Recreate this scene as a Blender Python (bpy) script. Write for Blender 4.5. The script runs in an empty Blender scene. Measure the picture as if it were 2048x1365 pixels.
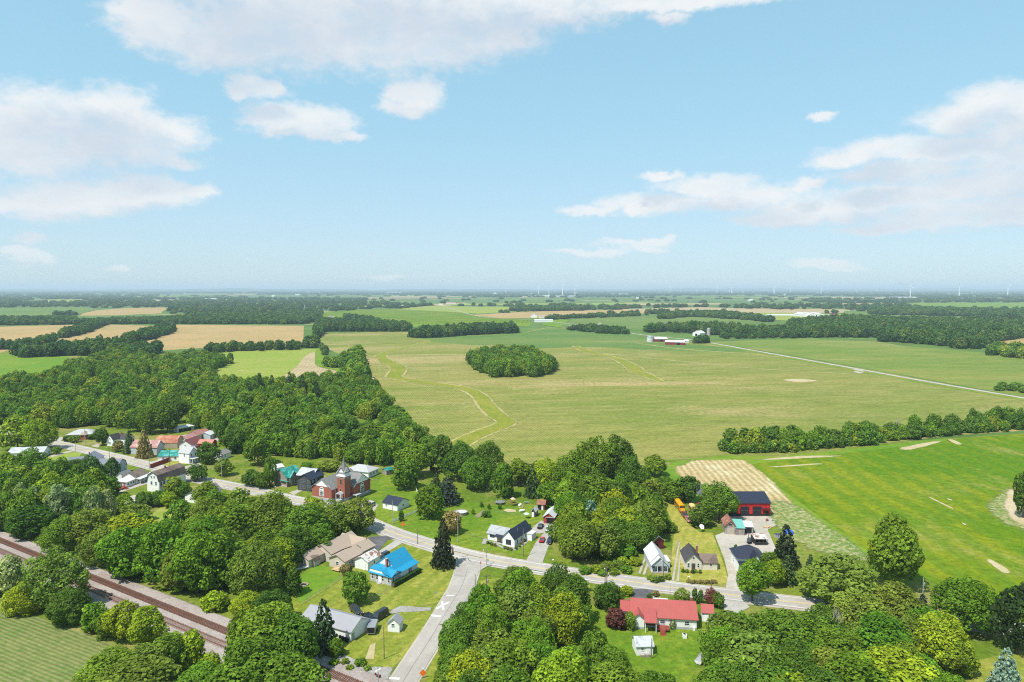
import bpy, bmesh, math, random
import numpy as np
from mathutils import Vector, Matrix

S = bpy.context.scene
COL = S.collection
R2 = math.radians

# ------------------------------------------------------------------ camera
CAM_H = 90.0
F_PX = 1365.0                       # 24 mm lens on a 36 mm sensor, 2048 px wide photograph
PITCH = math.atan(104.5 / F_PX)
CP, SP = math.cos(PITCH), math.sin(PITCH)
cam = bpy.data.cameras.new("camera")
cam.lens = 24.0
cam.sensor_width = 36.0
cam.clip_start = 0.5
cam.clip_end = 120000.0
camo = bpy.data.objects.new("camera", cam)
camo.location = (0, 0, CAM_H)
camo.rotation_euler = (math.pi / 2 - PITCH, 0, 0)
COL.objects.link(camo)
S.camera = camo

# ------------------------------------------------------------------ light
SUN = Vector((-0.42, -0.40, 1.0)).normalized()      # towards the sun
SUN_EL = math.asin(SUN.z)
SUN_AZ = math.atan2(SUN.x, SUN.y)                   # clockwise from +Y
sl = bpy.data.lights.new("sun", 'SUN')
sl.energy = 5.0
sl.angle = R2(0.53)
sl.color = (1.0, 0.955, 0.87)
so = bpy.data.objects.new("sun", sl)
so.rotation_euler = SUN.to_track_quat('Z', 'Y').to_euler()
so.location = (-400, -200, 900)
COL.objects.link(so)

S.view_settings.view_transform = 'Standard'
S.view_settings.look = 'None'
S.view_settings.gamma = 1.0
S.view_settings.use_curve_mapping = False
S.view_settings.exposure = EXPOSURE = 0.40
S.render.engine = 'CYCLES'
S.cycles.max_bounces = 5
S.cycles.diffuse_bounces = 3
S.cycles.glossy_bounces = 2
S.cycles.transmission_bounces = 3
S.cycles.transparent_max_bounces = 6
S.cycles.volume_bounces = 0
S.cycles.use_denoising = False
S.cycles.pixel_filter_type = 'BLACKMAN_HARRIS'
S.cycles.filter_width = 1.1
S.cycles.use_adaptive_sampling = True
S.cycles.adaptive_threshold = 0.012
S.render.use_persistent_data = False


# ------------------------------------------------------------------ node helper
class NT:
    def __init__(self, tree):
        self.t = tree
        self.n = tree.nodes
        self.l = tree.links

    def new(self, kind, **kw):
        nd = self.n.new(kind)
        for k, v in kw.items():
            setattr(nd, k, v)
        return nd

    def put(self, sock, v):
        if v is None:
            return
        if isinstance(v, bpy.types.NodeSocket):
            self.l.new(v, sock)
        elif isinstance(v, (tuple, list)) and sock.type == 'RGBA' and len(v) == 3:
            sock.default_value = (*v, 1)
        else:
            sock.default_value = v

    def math(self, op, a, b=None, c=None, clamp=False):
        nd = self.new('ShaderNodeMath', operation=op, use_clamp=clamp)
        for i, v in enumerate((a, b, c)):
            self.put(nd.inputs[i], v)
        return nd.outputs[0]

    def vec(self, op, a, b=None, scale=None):
        nd = self.new('ShaderNodeVectorMath', operation=op)
        self.put(nd.inputs[0], a)
        if b is not None:
            self.put(nd.inputs[1], b)
        if scale is not None:
            self.put(nd.inputs[3], scale)
        return nd.outputs['Value'] if op in ('LENGTH', 'DOT_PRODUCT', 'DISTANCE') else nd.outputs[0]

    def mix(self, f, a, b, blend='MIX'):
        nd = self.new('ShaderNodeMix', data_type='RGBA', blend_type=blend)
        self.put(nd.inputs[0], f)
        self.put(nd.inputs[6], a)
        self.put(nd.inputs[7], b)
        return nd.outputs[2]

    def ramp(self, f, lo, hi, a=0.0, b=1.0, smooth=True):
        nd = self.new('ShaderNodeMapRange', interpolation_type='SMOOTHSTEP' if smooth else 'LINEAR')
        for i, v in enumerate((f, lo, hi, a, b)):
            self.put(nd.inputs[i], v)
        return nd.outputs[0]

    def noise(self, vec, scale, detail=3.0, rough=0.55, dist=0.0, dim='3D'):
        nd = self.new('ShaderNodeTexNoise', noise_dimensions=dim)
        self.put(nd.inputs['Vector'], vec)
        nd.inputs['Scale'].default_value = scale
        nd.inputs['Detail'].default_value = detail
        nd.inputs['Roughness'].default_value = rough
        nd.inputs['Distortion'].default_value = dist
        return nd.outputs[0]

    def sepz(self, v):
        nd = self.new('ShaderNodeSeparateXYZ')
        self.put(nd.inputs[0], v)
        return nd.outputs

    def comb(self, x, y, z):
        nd = self.new('ShaderNodeCombineXYZ')
        for i, v in enumerate((x, y, z)):
            self.put(nd.inputs[i], v)
        return nd.outputs[0]


# ------------------------------------------------------------------ pixel helpers (photograph coordinates -> the flat ground)
def ray(px, py):
    c = (px - 1024.0) / F_PX
    u = (682.5 - py) / F_PX
    return Vector((c, CP + u * SP, -SP + u * CP))


def G(px, py, z=0.0):
    d = ray(px, py)
    t = (CAM_H - z) / -d.z
    return Vector((d.x * t, d.y * t, z))


def ppm(p):                                     # photograph pixels per metre at a point
    return F_PX / (p[1] * CP - (p[2] - CAM_H) * SP)


def top_z(p, py):                               # height over ground point p that shows at row py
    t = (682.5 - py) / F_PX
    return CAM_H + p[1] * (t * CP - SP) / (CP + t * SP)


# ------------------------------------------------------------------ sky and clouds
def azel(px, py):
    d = ray(px, py)
    return math.atan2(d.x, d.y), math.atan2(d.z, math.hypot(d.x, d.y))


CLOUDS = [  # cx, cy, rx, ry in the photograph, weight of the heap
    (330, 50, 130, 60), (440, 95, 150, 48), (560, 60, 200, 80), (720, 85, 220, 60), (860, 70, 200, 62), (1000, 62, 110, 45),
    (700, 0, 520, 60), (1060, 10, 330, 38), (1380, 0, 260, 18), (270, 20, 70, 36), (1340, 35, 40, 14),
    (100, 235, 140, 66), (230, 225, 110, 56), (60, 300, 190, 62), (230, 290, 160, 60), (330, 262, 100, 36), (310, 320, 110, 22), (-60, 250, 160, 80),
    (150, 395, 170, 36), (290, 385, 130, 34), (40, 410, 130, 32), (395, 385, 50, 14),
    (500, 172, 50, 24), (545, 180, 42, 18), (560, 235, 75, 30), (640, 238, 78, 32), (600, 262, 105, 18), (690, 270, 34, 12),
    (790, 185, 42, 30), (835, 188, 50, 34), (810, 210, 62, 18),
    (48, 478, 34, 13), (60, 510, 64, 17), (22, 500, 30, 10), (238, 545, 33, 8), (135, 573, 20, 5),
    (1635, 230, 40, 9), (1990, 195, 100, 36), (1930, 235, 110, 34), (2040, 240, 110, 60),
    (1760, 300, 130, 28), (1900, 300, 150, 36), (2040, 320, 160, 50), (1680, 318, 60, 16), (1800, 345, 150, 24), (1980, 370, 190, 34),
    (1780, 395, 170, 30), (1620, 365, 36, 17), (1330, 355, 44, 12), (1420, 375, 110, 26), (1500, 395, 140, 30),
    (1300, 410, 130, 20), (1180, 425, 70, 12), (1640, 420, 170, 32), (1900, 430, 190, 36), (2040, 420, 120, 40), (1560, 440, 120, 18), (1780, 455, 140, 14),
    (1325, 482, 42, 12), (1270, 490, 90, 10), (1180, 508, 88, 9), (1290, 500, 60, 8), (1665, 527, 62, 12), (1620, 530, 40, 9), (1690, 537, 60, 6),
    (770, 552, 50, 6)]
world = bpy.data.worlds.new("World")
S.world = world
world.use_nodes = True
W = NT(world.node_tree)
W.n.clear()
wout = W.new('ShaderNodeOutputWorld')
bg = W.new('ShaderNodeBackground')
bg.inputs[1].default_value = 0.0935
W.l.new(bg.outputs[0], wout.inputs[0])
sky = W.new('ShaderNodeTexSky', sky_type='NISHITA')
sky.sun_disc = False
sky.sun_elevation = SUN_EL
sky.sun_rotation = SUN_AZ
sky.altitude = 300
sky.air_density = 1.0
sky.dust_density = 0.6
sky.ozone_density = 1.6
tc = W.new('ShaderNodeTexCoord')
dx, dy, dz = W.sepz(tc.outputs['Generated'])
az = W.math('ARCTAN2', dx, dy)
el = W.math('ARCSINE', dz)
dirn = tc.outputs['Generated']
stretch = W.vec('MULTIPLY', dirn, (1, 1, 1.6))
n1 = W.noise(stretch, 7.0, 6.0, 0.6, 0.3)
n2 = W.noise(stretch, 22.0, 7.0, 0.62, 0.2)
n3 = W.noise(W.vec('ADD', stretch, (5.2, 1.3, 2.7)), 7.0, 6.0, 0.6, 0.3)
azw = W.math('ADD', az, W.math('MULTIPLY', W.math('SUBTRACT', n1, 0.5), 0.075))
azw = W.math('ADD', azw, W.math('MULTIPLY', W.math('SUBTRACT', n2, 0.5), 0.05))
elw = W.math('ADD', el, W.math('MULTIPLY', W.math('SUBTRACT', n3, 0.5), 0.025))
elw = W.math('ADD', elw, W.math('MULTIPLY', W.math('SUBTRACT', n2, 0.5), 0.034))
blobs = []
for cx, cy, rx, ry in CLOUDS:
    a, e = azel(cx, cy)
    sc = 1.0 / math.hypot(F_PX, cx - 1024) * F_PX / math.hypot(F_PX, cx - 1024)
    blobs.append((a, e, rx * sc, ry / math.hypot(F_PX, cx - 1024)))
rng = random.Random(11)
for i in range(20):                                   # the same kind of clouds goes on round the rest of the sky
    a = rng.uniform(0.85, 2 * math.pi - 0.85)
    e = rng.uniform(0.06, 0.75)
    for k in range(2):
        blobs.append((((a + rng.uniform(-.12, .12) + math.pi) % (2 * math.pi)) - math.pi, e + rng.uniform(-.01, .02), rng.uniform(.09, .2), rng.uniform(.02, .045)))


def field(ax, ey):
    acc = None
    p = W.comb(ax, ey, 0.0)
    for a, e, ra, re in blobs:
        v = W.vec('SUBTRACT', p, (a, e, 0))
        v = W.vec('MULTIPLY', v, (1 / ra, 1 / re, 0))
        ln = W.vec('LENGTH', v)
        acc = ln if acc is None else W.math('SMOOTH_MIN', acc, ln, 0.25)
    return W.math('SUBTRACT', 1.0, acc)


D0 = field(azw, elw)
D1 = field(azw, W.math('ADD', elw, 0.03))
n4 = W.noise(stretch, 60.0, 5.0, 0.6, 0.0)
D0 = W.math('ADD', D0, W.math('MULTIPLY', W.math('SUBTRACT', n4, 0.5), 0.8))
alpha = W.ramp(D0, -0.24, 0.55)
alpha = W.math('MULTIPLY', alpha, W.ramp(n2, 0.25, 0.62, 0.72, 1.0))
alpha = W.math('MULTIPLY', alpha, W.ramp(el, 0.0, 0.10, 0.45, 0.93))
thick = W.ramp(D1, -0.25, 0.6)                        # cloud above this point shades it
shade = W.math('MULTIPLY', thick, W.ramp(n1, 0.35, 0.65, 0.45, 1.0))
ccol = W.mix(shade, (7.4, 7.55, 7.6), (5.35, 5.95, 6.65))
gm = W.new('ShaderNodeGamma')
W.l.new(sky.outputs[0], gm.inputs[0])
gm.inputs[1].default_value = 0.35
skyc = W.mix(1.0, gm.outputs[0], (2.45, 3.75, 4.13), 'MULTIPLY')
skyc = W.mix(1.0, skyc, W.mix(W.ramp(el, 0.0, 0.32), (1.13, .92, .95), (1, 1, 1)), 'MULTIPLY')
final = W.mix(alpha, skyc, ccol)
W.l.new(final, bg.inputs[0])


# ------------------------------------------------------------------ object helpers
def link(o):
    COL.objects.link(o)
    return o


def tag(o, label=None, cat=None, group=None, kind=None):
    for k, v in (('label', label), ('category', cat), ('group', group), ('kind', kind)):
        if v:
            o[k] = v
    return o


def root(name, label, cat, loc=(0, 0, 0), rot=0.0, group=None):
    o = bpy.data.objects.new(name, None)
    o.empty_display_size = 0.5
    o.location = loc
    o.rotation_euler = (0, 0, rot)
    link(o)
    return tag(o, label, cat, group)


class MB:
    """collects boxes, prisms and tubes; make() links them as one mesh object"""

    def __init__(self):
        self.v, self.f = [], []

    def add(self, vs, fs):
        n = len(self.v)
        self.v += [tuple(p) for p in vs]
        self.f += [tuple(i + n for i in q) for q in fs]
        return self

    def box(self, x0, x1, y0, y1, z0, z1):
        v = [(x0, y0, z0), (x1, y0, z0), (x1, y1, z0), (x0, y1, z0), (x0, y0, z1), (x1, y0, z1), (x1, y1, z1), (x0, y1, z1)]
        return self.add(v, [(3, 2, 1, 0), (4, 5, 6, 7), (0, 1, 5, 4), (1, 2, 6, 5), (2, 3, 7, 6), (3, 0, 4, 7)])

    def frust(self, a, b, z0, z1):
        """a, b = (x0,x1,y0,y1) at bottom and top"""
        v = [(a[0], a[2], z0), (a[1], a[2], z0), (a[1], a[3], z0), (a[0], a[3], z0),
             (b[0], b[2], z1), (b[1], b[2], z1), (b[1], b[3], z1), (b[0], b[3], z1)]
        return self.add(v, [(3, 2, 1, 0), (4, 5, 6, 7), (0, 1, 5, 4), (1, 2, 6, 5), (2, 3, 7, 6), (3, 0, 4, 7)])

    def prism(self, ring, d):
        """closed ring of 3-D points pushed along d"""
        n = len(ring)
        d = Vector(d)
        v = [Vector(p) for p in ring] + [Vector(p) + d for p in ring]
        fs = [tuple(range(n))[::-1], tuple(range(n, 2 * n))] + [(i, (i + 1) % n, n + (i + 1) % n, n + i) for i in range(n)]
        return self.add(v, fs)

    def tube(self, p, q, r0, r1=None, n=7, caps=True):
        r1 = r0 if r1 is None else r1
        p, q = Vector(p), Vector(q)
        d = (q - p).normalized()
        a = d.orthogonal().normalized()
        b = d.cross(a)
        vs = []
        for c, r in ((p, r0), (q, r1)):
            for i in range(n):
                t = 2 * math.pi * i / n
                vs.append(c + (a * math.cos(t) + b * math.sin(t)) * r)
        fs = [(i, (i + 1) % n, n + (i + 1) % n, n + i) for i in range(n)]
        if caps:
            fs += [tuple(range(n))[::-1], tuple(range(n, 2 * n))]
        return self.add(vs, fs)

    def lathe(self, prof, n=16, c=(0, 0, 0)):
        vs = []
        for r, z in prof:
            for i in range(n):
                t = 2 * math.pi * i / n
                vs.append((c[0] + r * math.cos(t), c[1] + r * math.sin(t), c[2] + z))
        fs = []
        for k in range(len(prof) - 1):
            for i in range(n):
                j = (i + 1) % n
                fs.append((k * n + i, k * n + j, (k + 1) * n + j, (k + 1) * n + i))
        m = len(prof) - 1
        fs += [tuple(range(n))[::-1], tuple(m * n + i for i in range(n))]
        return self.add(vs, fs)

    def mesh(self, name, mat=None, smooth=False):
        me = bpy.data.meshes.new(name)
        me.from_pydata(self.v, [], self.f)
        bm = bmesh.new()
        bm.from_mesh(me)
        bmesh.ops.recalc_face_normals(bm, faces=bm.faces)
        bm.to_mesh(me)
        bm.free()
        if mat:
            me.materials.append(mat)
        if smooth:
            me.polygons.foreach_set('use_smooth', [True] * len(me.polygons))
        return me

    def make(self, name, mat, parent=None, loc=(0, 0, 0), rot=0.0, smooth=False, label=None):
        return put(name, self.mesh(name, mat, smooth), parent, loc, rot, label)


def put(name, me, parent=None, loc=(0, 0, 0), rot=0.0, label=None):
    o = bpy.data.objects.new(name, me)
    o.location = loc
    o.rotation_euler = (0, 0, rot)
    link(o)
    if parent:
        o.parent = parent
    if label:
        o['label'] = label
    return o


# ------------------------------------------------------------------ materials
MATS = {}


def bsdf_mat(name):
    m = bpy.data.materials.new(name)
    m.use_nodes = True
    n = NT(m.node_tree)
    b = n.n['Principled BSDF']
    return m, n, b


def M(name, col, rough=0.8, var=0.12, scale=1.5, lines=None, line_amt=0.25, spec=0.3, metal=0.0, col2=None, mixscale=0.4, mixlo=.45, mixhi=.6, coord='Object'):
    """plain painted or weathered surface: base colour, soft blotches, optional courses (lines = axis, period in metres)"""
    if name in MATS:
        return MATS[name]
    m, n, b = bsdf_mat(name)
    tc = n.new('ShaderNodeTexCoord')
    v = tc.outputs[coord]
    f = n.noise(v, scale, 5, 0.6)
    f2 = n.noise(v, scale * 9, 3, 0.6)
    k = n.math('ADD', n.math('MULTIPLY', f, 0.65), n.math('MULTIPLY', f2, 0.35))
    lo = tuple(c * (1 - var * 2) for c in col)
    hi = tuple(min(0.95, c * (1 + var * 2)) for c in col)
    c = n.mix(k, lo, hi)
    if col2:
        g = n.noise(v, mixscale, 5, 0.65, 0.4)
        c = n.mix(n.ramp(g, mixlo, mixhi), c, col2)
    h = k
    if lines:
        ax, per = lines
        s = n.sepz(v)[ax]
        fr = n.math('FRACT', n.math('DIVIDE', s, per))
        e = n.ramp(fr, 0.0, 0.16, 1.0, 0.0)
        c = n.mix(n.math('MULTIPLY', e, line_amt), c, tuple(x * 0.35 for x in col))
        h = n.math('SUBTRACT', h, e)
    bmp = n.new('ShaderNodeBump')
    bmp.inputs['Strength'].default_value = 0.35
    bmp.inputs['Distance'].default_value = 0.03
    n.put(bmp.inputs['Height'], h)
    n.l.new(bmp.outputs[0], b.inputs['Normal'])
    n.put(b.inputs['Base Color'], c)
    b.inputs['Roughness'].default_value = rough
    b.inputs['Metallic'].default_value = metal
    b.inputs['Specular IOR Level'].default_value = spec
    MATS[name] = m
    return m


WHITE = M('white siding', (.74, .75, .74), .6, .05, .8, (2, .2), .14)
WHITEP = M('white paint', (.78, .78, .77), .5, .04)
CREAM = M('cream siding', (.62, .55, .46), .7, .06, .8, (2, .2), .2)
GREYSID = M('grey siding', (.33, .34, .35), .7, .08, .8, (2, .2), .2)
DARKSID = M('dark slate siding', (.060, .062, .072), .7, .15, .8, (2, .2), .3)
BRICK = M('red brick', (.30, .095, .062), .85, .16, 1.2, (2, .08), .25)
REDWOOD = M('red painted boards', (.34, .018, .02), .6, .10, 1, (0, .3), .2)
BARNRED = M('barn red metal', (.50, .020, .024), .5, .06, 1, (0, .25), .2)
STONE = M('grey foundation block', (.36, .37, .38), .9, .12, 1, (2, .2), .3)
SHG_GREY = M('grey shingles', (0.180, 0.176, 0.171), .9, .14, 1.2, (1, .16), .25)
SHG_TAN = M('tan shingles', (0.331, 0.259, 0.202), .9, .10, 1.2, (1, .16), .18)
SHG_BROWN = M('brown shingles', (.17, .125, .10), .9, .14, 1.2, (1, .16), .25, col2=(.11, .08, .07))
SHG_DARK = M('charcoal shingles', (.055, .05, .052), .9, .2, 1.2, (1, .16), .3)
SHG_NAVY = M('navy black metal roofing', (.018, .021, .040), .45, .1, .6, (0, .4), .4, spec=.4)
MET_BLUE = M('sky blue metal roofing', (.011, .225, .40), .45, .10, .5, (0, .6), .34, spec=.4)
MET_RED = M('coral red metal roofing', (.335, .074, .064), .5, .10, .5, (0, .6), .34, spec=.4)
MET_TEAL = M('teal metal roofing', (0.008, 0.175, 0.140), .45, .08, .5, (0, .4), .2, spec=.4, col2=(.09, .33, .29))
MET_WHITE = M('white metal roofing', (0.527, 0.535, 0.535), .45, .05, .6, (0, .5), .25)
MET_GREY = M('galvanised roofing', (.42, .44, .46), .45, .08, .7, (0, .5), .25, col2=(.30, .31, .33))
MET_RUST = M('rusty white roofing', (.55, .53, .5), .7, .08, .7, (0, .6), .3, col2=(.24, .11, .06), mixscale=.55, mixlo=.46, mixhi=.56)
MET_PINK = M('faded red roofing', (.31, .15, .135), .6, .08, .5, (0, .5), .2, col2=(.42, .26, .23))
MET_MAROON = M('maroon shingles', (.16, .05, .05), .8, .1, .8, (1, .2), .25)
BROWNROOF = M('rust brown roofing', (.22, .085, .055), .7, .12, .6, (0, .5), .25, col2=(.33, .17, .13))
OLDWOOD = M('weathered boards', (.34, .30, .26), .9, .2, .9, (0, .22), .35, col2=(.22, .19, .17))
DARKWOOD = M('dark brown boards', (.075, .06, .05), .9, .2, 1.2, (0, .15), .4)
DECKRED = M('red stained deck', (.24, .055, .035), .8, .12, 1.2, (0, .14), .35)
LUMBER = M('raw lumber', (.50, .34, .18), .85, .1, 1)
GLASS = M('window glass', (.03, .04, .05), .12, .1, .6, spec=.6)
BLACK = M('dark opening', (.012, .012, .013), .9, .1)
CONCRETE = M('concrete', (0.285, 0.273, 0.254), .9, .1, .5, col2=(.38, .36, .34))
METAL = M('galvanised steel', (.40, .41, .42), .4, .06, metal=.6)
POLEWOOD = M('weathered pole wood', (.17, .135, .11), .9, .2, 2)
POLEGREY = M('silvered pole wood', (.36, .34, .31), .9, .15, 2)
RUBBER = M('tyre rubber', (.02, .02, .021), .85, .1)
CHROME = M('bright rim', (.55, .56, .57), .3, .05, metal=.8)
BARK = M('bark', (.13, .10, .075), .95, .25, 2.5)
DEADWOOD = M('bare grey wood', (.30, .27, .23), .95, .2, 2)
LAMPGLASS = M('headlight glass', (.7, .7, .68), .15, .03, spec=.6)
LAMPRED = M('tail lamp red', (.4, .01, .01), .2, .05)
ORANGE = M('orange sign sheeting', (.75, .16, .02), .5, .04)
SIGNRED = M('stop sign red', (.5, .012, .015), .45, .04)
YELLOWP = M('school bus yellow', (0.558, 0.270, 0.007), .45, .05)
YELLOWF = M('faded bus yellow', (.55, .33, .09), .6, .08, col2=(.6, .45, .25))
# ------------------------------------------------------------------ ground materials
def ground_mat(name, c1, c2, c3=None, patch=(0.02, .52, .66), big=0.008, fine=0.35, speck=0.5, rows=None, row_amt=0.3, row_col=None, streak=None, rough=0.95, k=1.0):
    """c1/c2 grow in large drifts, c3 in dry or bare patches, speckle at plant scale, rows = (direction angle, period)"""
    if k != 1.0:
        c1, c2, c3, row_col = (tuple(x * k for x in c) if c else None for c in (c1, c2, c3, row_col))
    m, n, b = bsdf_mat(name)
    tc = n.new('ShaderNodeTexCoord')
    p = tc.outputs['Object']
    if streak:                                    # drifts stretched along a working direction
        a, s = streak
        rot = n.new('ShaderNodeVectorRotate', rotation_type='Z_AXIS')
        n.put(rot.inputs['Vector'], p)
        rot.inputs['Angle'].default_value = -a
        q = n.vec('MULTIPLY', rot.outputs[0], (1.0 / s, 1, 1))
    else:
        q = p
    nb = n.noise(q, big, 6, 0.62, 0.3)
    nm = n.noise(q, big * 7, 5, 0.6)
    nf = n.noise(p, fine, 4, 0.7)
    ns = n.noise(p, fine * 5, 3, 0.7)
    f = n.math('ADD', n.math('MULTIPLY', nb, 0.6), n.math('MULTIPLY', nm, 0.4))
    c = n.mix(n.ramp(f, .42, .58), c1, c2)
    if c3:
        g = n.noise(n.vec('ADD', q, (37, 11, 0)), patch[0], 7, 0.65, 0.5)
        g = n.math('ADD', g, n.math('MULTIPLY', n.math('SUBTRACT', nf, .5), .18))
        c = n.mix(n.ramp(g, patch[1], patch[2]), c, c3)
    if rows:
        a, per = rows
        d = n.vec('DOT_PRODUCT', p, (-math.sin(a), math.cos(a), 0))
        d = n.math('ADD', d, n.math('MULTIPLY', n.math('SUBTRACT', nb, .5), per * 1.6))
        fr = n.math('ABSOLUTE', n.math('SUBTRACT', n.math('FRACT', n.math('DIVIDE', d, per)), .5))
        e = n.ramp(fr, 0.12, 0.36)
        e = n.math('MULTIPLY', e, n.ramp(nm, .3, .6, .6, 1.0))
        c = n.mix(n.math('MULTIPLY', e, row_amt), c, row_col or tuple(x * .4 for x in c1))
    nh = n.noise(q, big * 28, 3, .6)
    k = n.math('ADD', n.math('ADD', n.math('MULTIPLY', nf, .45), n.math('MULTIPLY', ns, .3)), n.math('MULTIPLY', nh, .25))
    v = n.ramp(k, .34, .66, 1 - speck, 1 + speck, smooth=False)
    c = n.mix(1.0, c, n.comb(v, v, v), 'MULTIPLY')
    n.put(b.inputs['Base Color'], c)
    b.inputs['Roughness'].default_value = rough
    b.inputs['Specular IOR Level'].default_value = 0.08
    bmp = n.new('ShaderNodeBump')
    bmp.inputs['Strength'].default_value = 0.5
    bmp.inputs['Distance'].default_value = 0.25
    n.put(bmp.inputs['Height'], k)
    n.l.new(bmp.outputs[0], b.inputs['Normal'])
    return m


SOFT = {}


def soft(mat):
    """the same ground thinning out towards the edge of its sheet"""
    if mat.name not in SOFT:
        m = mat.copy()
        m.name = mat.name + ' thinning at the edge'
        n = NT(m.node_tree)
        b = n.n['Principled BSDF']
        at = n.new('ShaderNodeAttribute', attribute_name='edge')
        tc = n.new('ShaderNodeTexCoord')
        g = n.math('ADD', n.noise(tc.outputs['Object'], .12, 6, .7), n.math('MULTIPLY', n.noise(tc.outputs['Object'], .7, 4, .7), .6))
        a = n.math('ADD', n.math('MULTIPLY', at.outputs['Fac'], 1.35), n.math('MULTIPLY', n.math('SUBTRACT', g, .8), 1.9))
        n.put(b.inputs['Alpha'], n.ramp(a, .22, .68))
        SOFT[mat.name] = m
    return SOFT[mat.name]


def dirang(p, q):
    a, b = G(*p), G(*q)
    return math.atan2(b.y - a.y, b.x - a.x)


LAWN = ground_mat('village grass', (.092, .150, .012), (.150, .188, .022), (.24, .21, .07), (.035, .46, .66), big=.02, fine=.5, speck=.42, k=0.92)
FARLAND = ground_mat('far farmland', (.07, .13, .03), (.10, .16, .035), (.30, .24, .10), (.0011, .58, .62), big=.0006, fine=.01, speck=.25)
BEANS = ground_mat('young bean field', (.120, .162, .018), (.182, .184, .034), (.32, .245, .11), (.009, .50, .68), big=.0045, fine=.30, speck=.42,
                   rows=(dirang((850, 850), (735, 700)), 1.9), row_amt=.45, row_col=(.28, .23, .11), streak=(R2(8), 3.5))
BEANS_FAR = ground_mat('bean field beyond the lane', (.115, .170, .028), (.180, .192, .042), (.30, .25, .115), (.008, .52, .70), big=.004, fine=.2, speck=.25, streak=(R2(0), 3.5))
BEANS_GREEN = ground_mat('greener bean field', (.082, .150, .032), (.120, .168, .038), (.2, .2, .07), (.01, .55, .75), big=.004, fine=.2, speck=.25, streak=(0, 4))
WATERWAY = ground_mat('grassed waterway', (.155, .185, .020), (.21, .205, .032), None, big=.03, fine=.3, speck=.35)
WATERWAY_EDGE = ground_mat('waterway dry edge', (.33, .28, .12), (.20, .20, .06), None, big=.02, fine=.3, speck=.35)
WHEAT = ground_mat('ripe wheat field', (.43, .29, .13), (.35, .26, .11), (.24, .24, .07), (.008, .64, .72), big=.006, fine=.15, speck=.18, rows=(dirang((420, 690), (560, 655)), 9.0), row_amt=.25, row_col=(.30, .23, .09), k=0.84)
HAY = ground_mat('hay meadow', (.10, .19, .014), (.145, .205, .02), None, big=.01, fine=.3, speck=.25)
HAY_Y = ground_mat('cut hay meadow', (.17, .24, .025), (.22, .25, .045), (.33, .29, .11), (.02, .60, .72), big=.01, fine=.3, speck=.25, rows=(dirang((440, 748), (600, 705)), 7.0), row_amt=.35, row_col=(.26, .25, .08))
STUBBLE = ground_mat('pale stubble', (.45, .35, .21), (.38, .30, .16), None, big=.02, fine=.3, speck=.2, rows=(dirang((600, 745), (640, 705)), 4.0), row_amt=.3, k=0.85)
GREENCROP = ground_mat('bright alfalfa field', (.094, .168, .003), (.168, .204, .007), (.24, .23, .05), (.018, .52, .74), big=.010, fine=.45, speck=.42,
                       rows=(dirang((1570, 960), (1760, 1110)), 11.0), row_amt=.42, row_col=(.045, .15, .008), k=0.9)
STRAW = ground_mat('straw covered plot', (.56, .43, .24), (.48, .36, .18), (.64, .55, .36), (.04, .5, .7), big=.05, fine=.4, speck=.25,
                   rows=(dirang((1480, 930), (1560, 1000)), 3.0), row_amt=.62, row_col=(.24, .215, .08), k=0.80)
BARE = ground_mat('half bare ground', (.09, .165, .025), (.13, .18, .03), (.34, .29, .17), (.55, .40, .68), big=.04, fine=.5, speck=.3)
PALEDIRT = ground_mat('pale bare soil', (.52, .43, .28), (.45, .37, .2), (.28, .27, .09), (.1, .60, .68), big=.05, fine=.5, speck=.25, k=0.80)
CORN = ground_mat('striped young crop', (.085, .135, .026), (.120, .150, .034), (.22, .19, .08), (.035, .60, .75), big=.03, fine=.7, speck=.30,
                  rows=(dirang((0, 1260), (185, 1330)), 1.15), row_amt=.62, row_col=(.23, .21, .10))
MOWN = ground_mat('mown lawn', (.160, .188, .020), (.230, .230, .042), (.32, .27, .08), (.03, .55, .75), big=.03, fine=.6, speck=.42,
                  rows=(dirang((600, 1215), (690, 1150)), 5.0), row_amt=.50, row_col=(.105, .155, .014))
DRYLAWN = ground_mat('dry lawn', (.29, .26, .055), (.22, .225, .035), (.36, .30, .10), (.06, .52, .7), big=.04, fine=.6, speck=.42,
                     rows=(dirang((1400, 1060), (1350, 1170)), 3.0), row_amt=.25, row_col=(.14, .18, .02))
FRESHLAWN = ground_mat('fresh lawn', (.090, .162, .010), (.150, .195, .018), (.19, .23, .03), (.05, .56, .72), big=.03, fine=.6, speck=.42,
                       rows=(dirang((1250, 1300), (1330, 1270)), 4.0), row_amt=.34, row_col=(.065, .14, .01))
GRAVEL = ground_mat('gravel yard', (.47, .42, .35), (.55, .50, .43), (.36, .33, .27), (.05, .56, .75), big=.06, fine=.9, speck=.16, k=0.70)
STONES = ground_mat('crushed stone', (.40, .37, .34), (.48, .45, .42), (.28, .26, .23), (.3, .55, .7), big=.2, fine=2.5, speck=.38, k=0.62)
BALLAST = ground_mat('railway ballast', (.33, .275, .25), (.41, .355, .325), (.28, .18, .13), (.08, .58, .74), big=.08, fine=2.2, speck=.38, k=0.78)
ROADM = ground_mat('worn road concrete', (.42, .38, .34), (.49, .45, .405), (.33, .31, .29), (.12, .56, .75), big=.03, fine=.8, speck=.10, rows=(dirang((1100, 1137), (1300, 1168)), 3.6), row_amt=.12, row_col=(.30, .28, .26), k=0.74)
ROADSIDE = ground_mat('worn side road', (.42, .38, .34), (.48, .44, .395), (.33, .31, .29), (.12, .56, .75), big=.03, fine=.8, speck=.10, rows=(dirang((820, 1330), (900, 1215)), 2.8), row_amt=.12, row_col=(.30, .28, .26), k=0.74)
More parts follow.
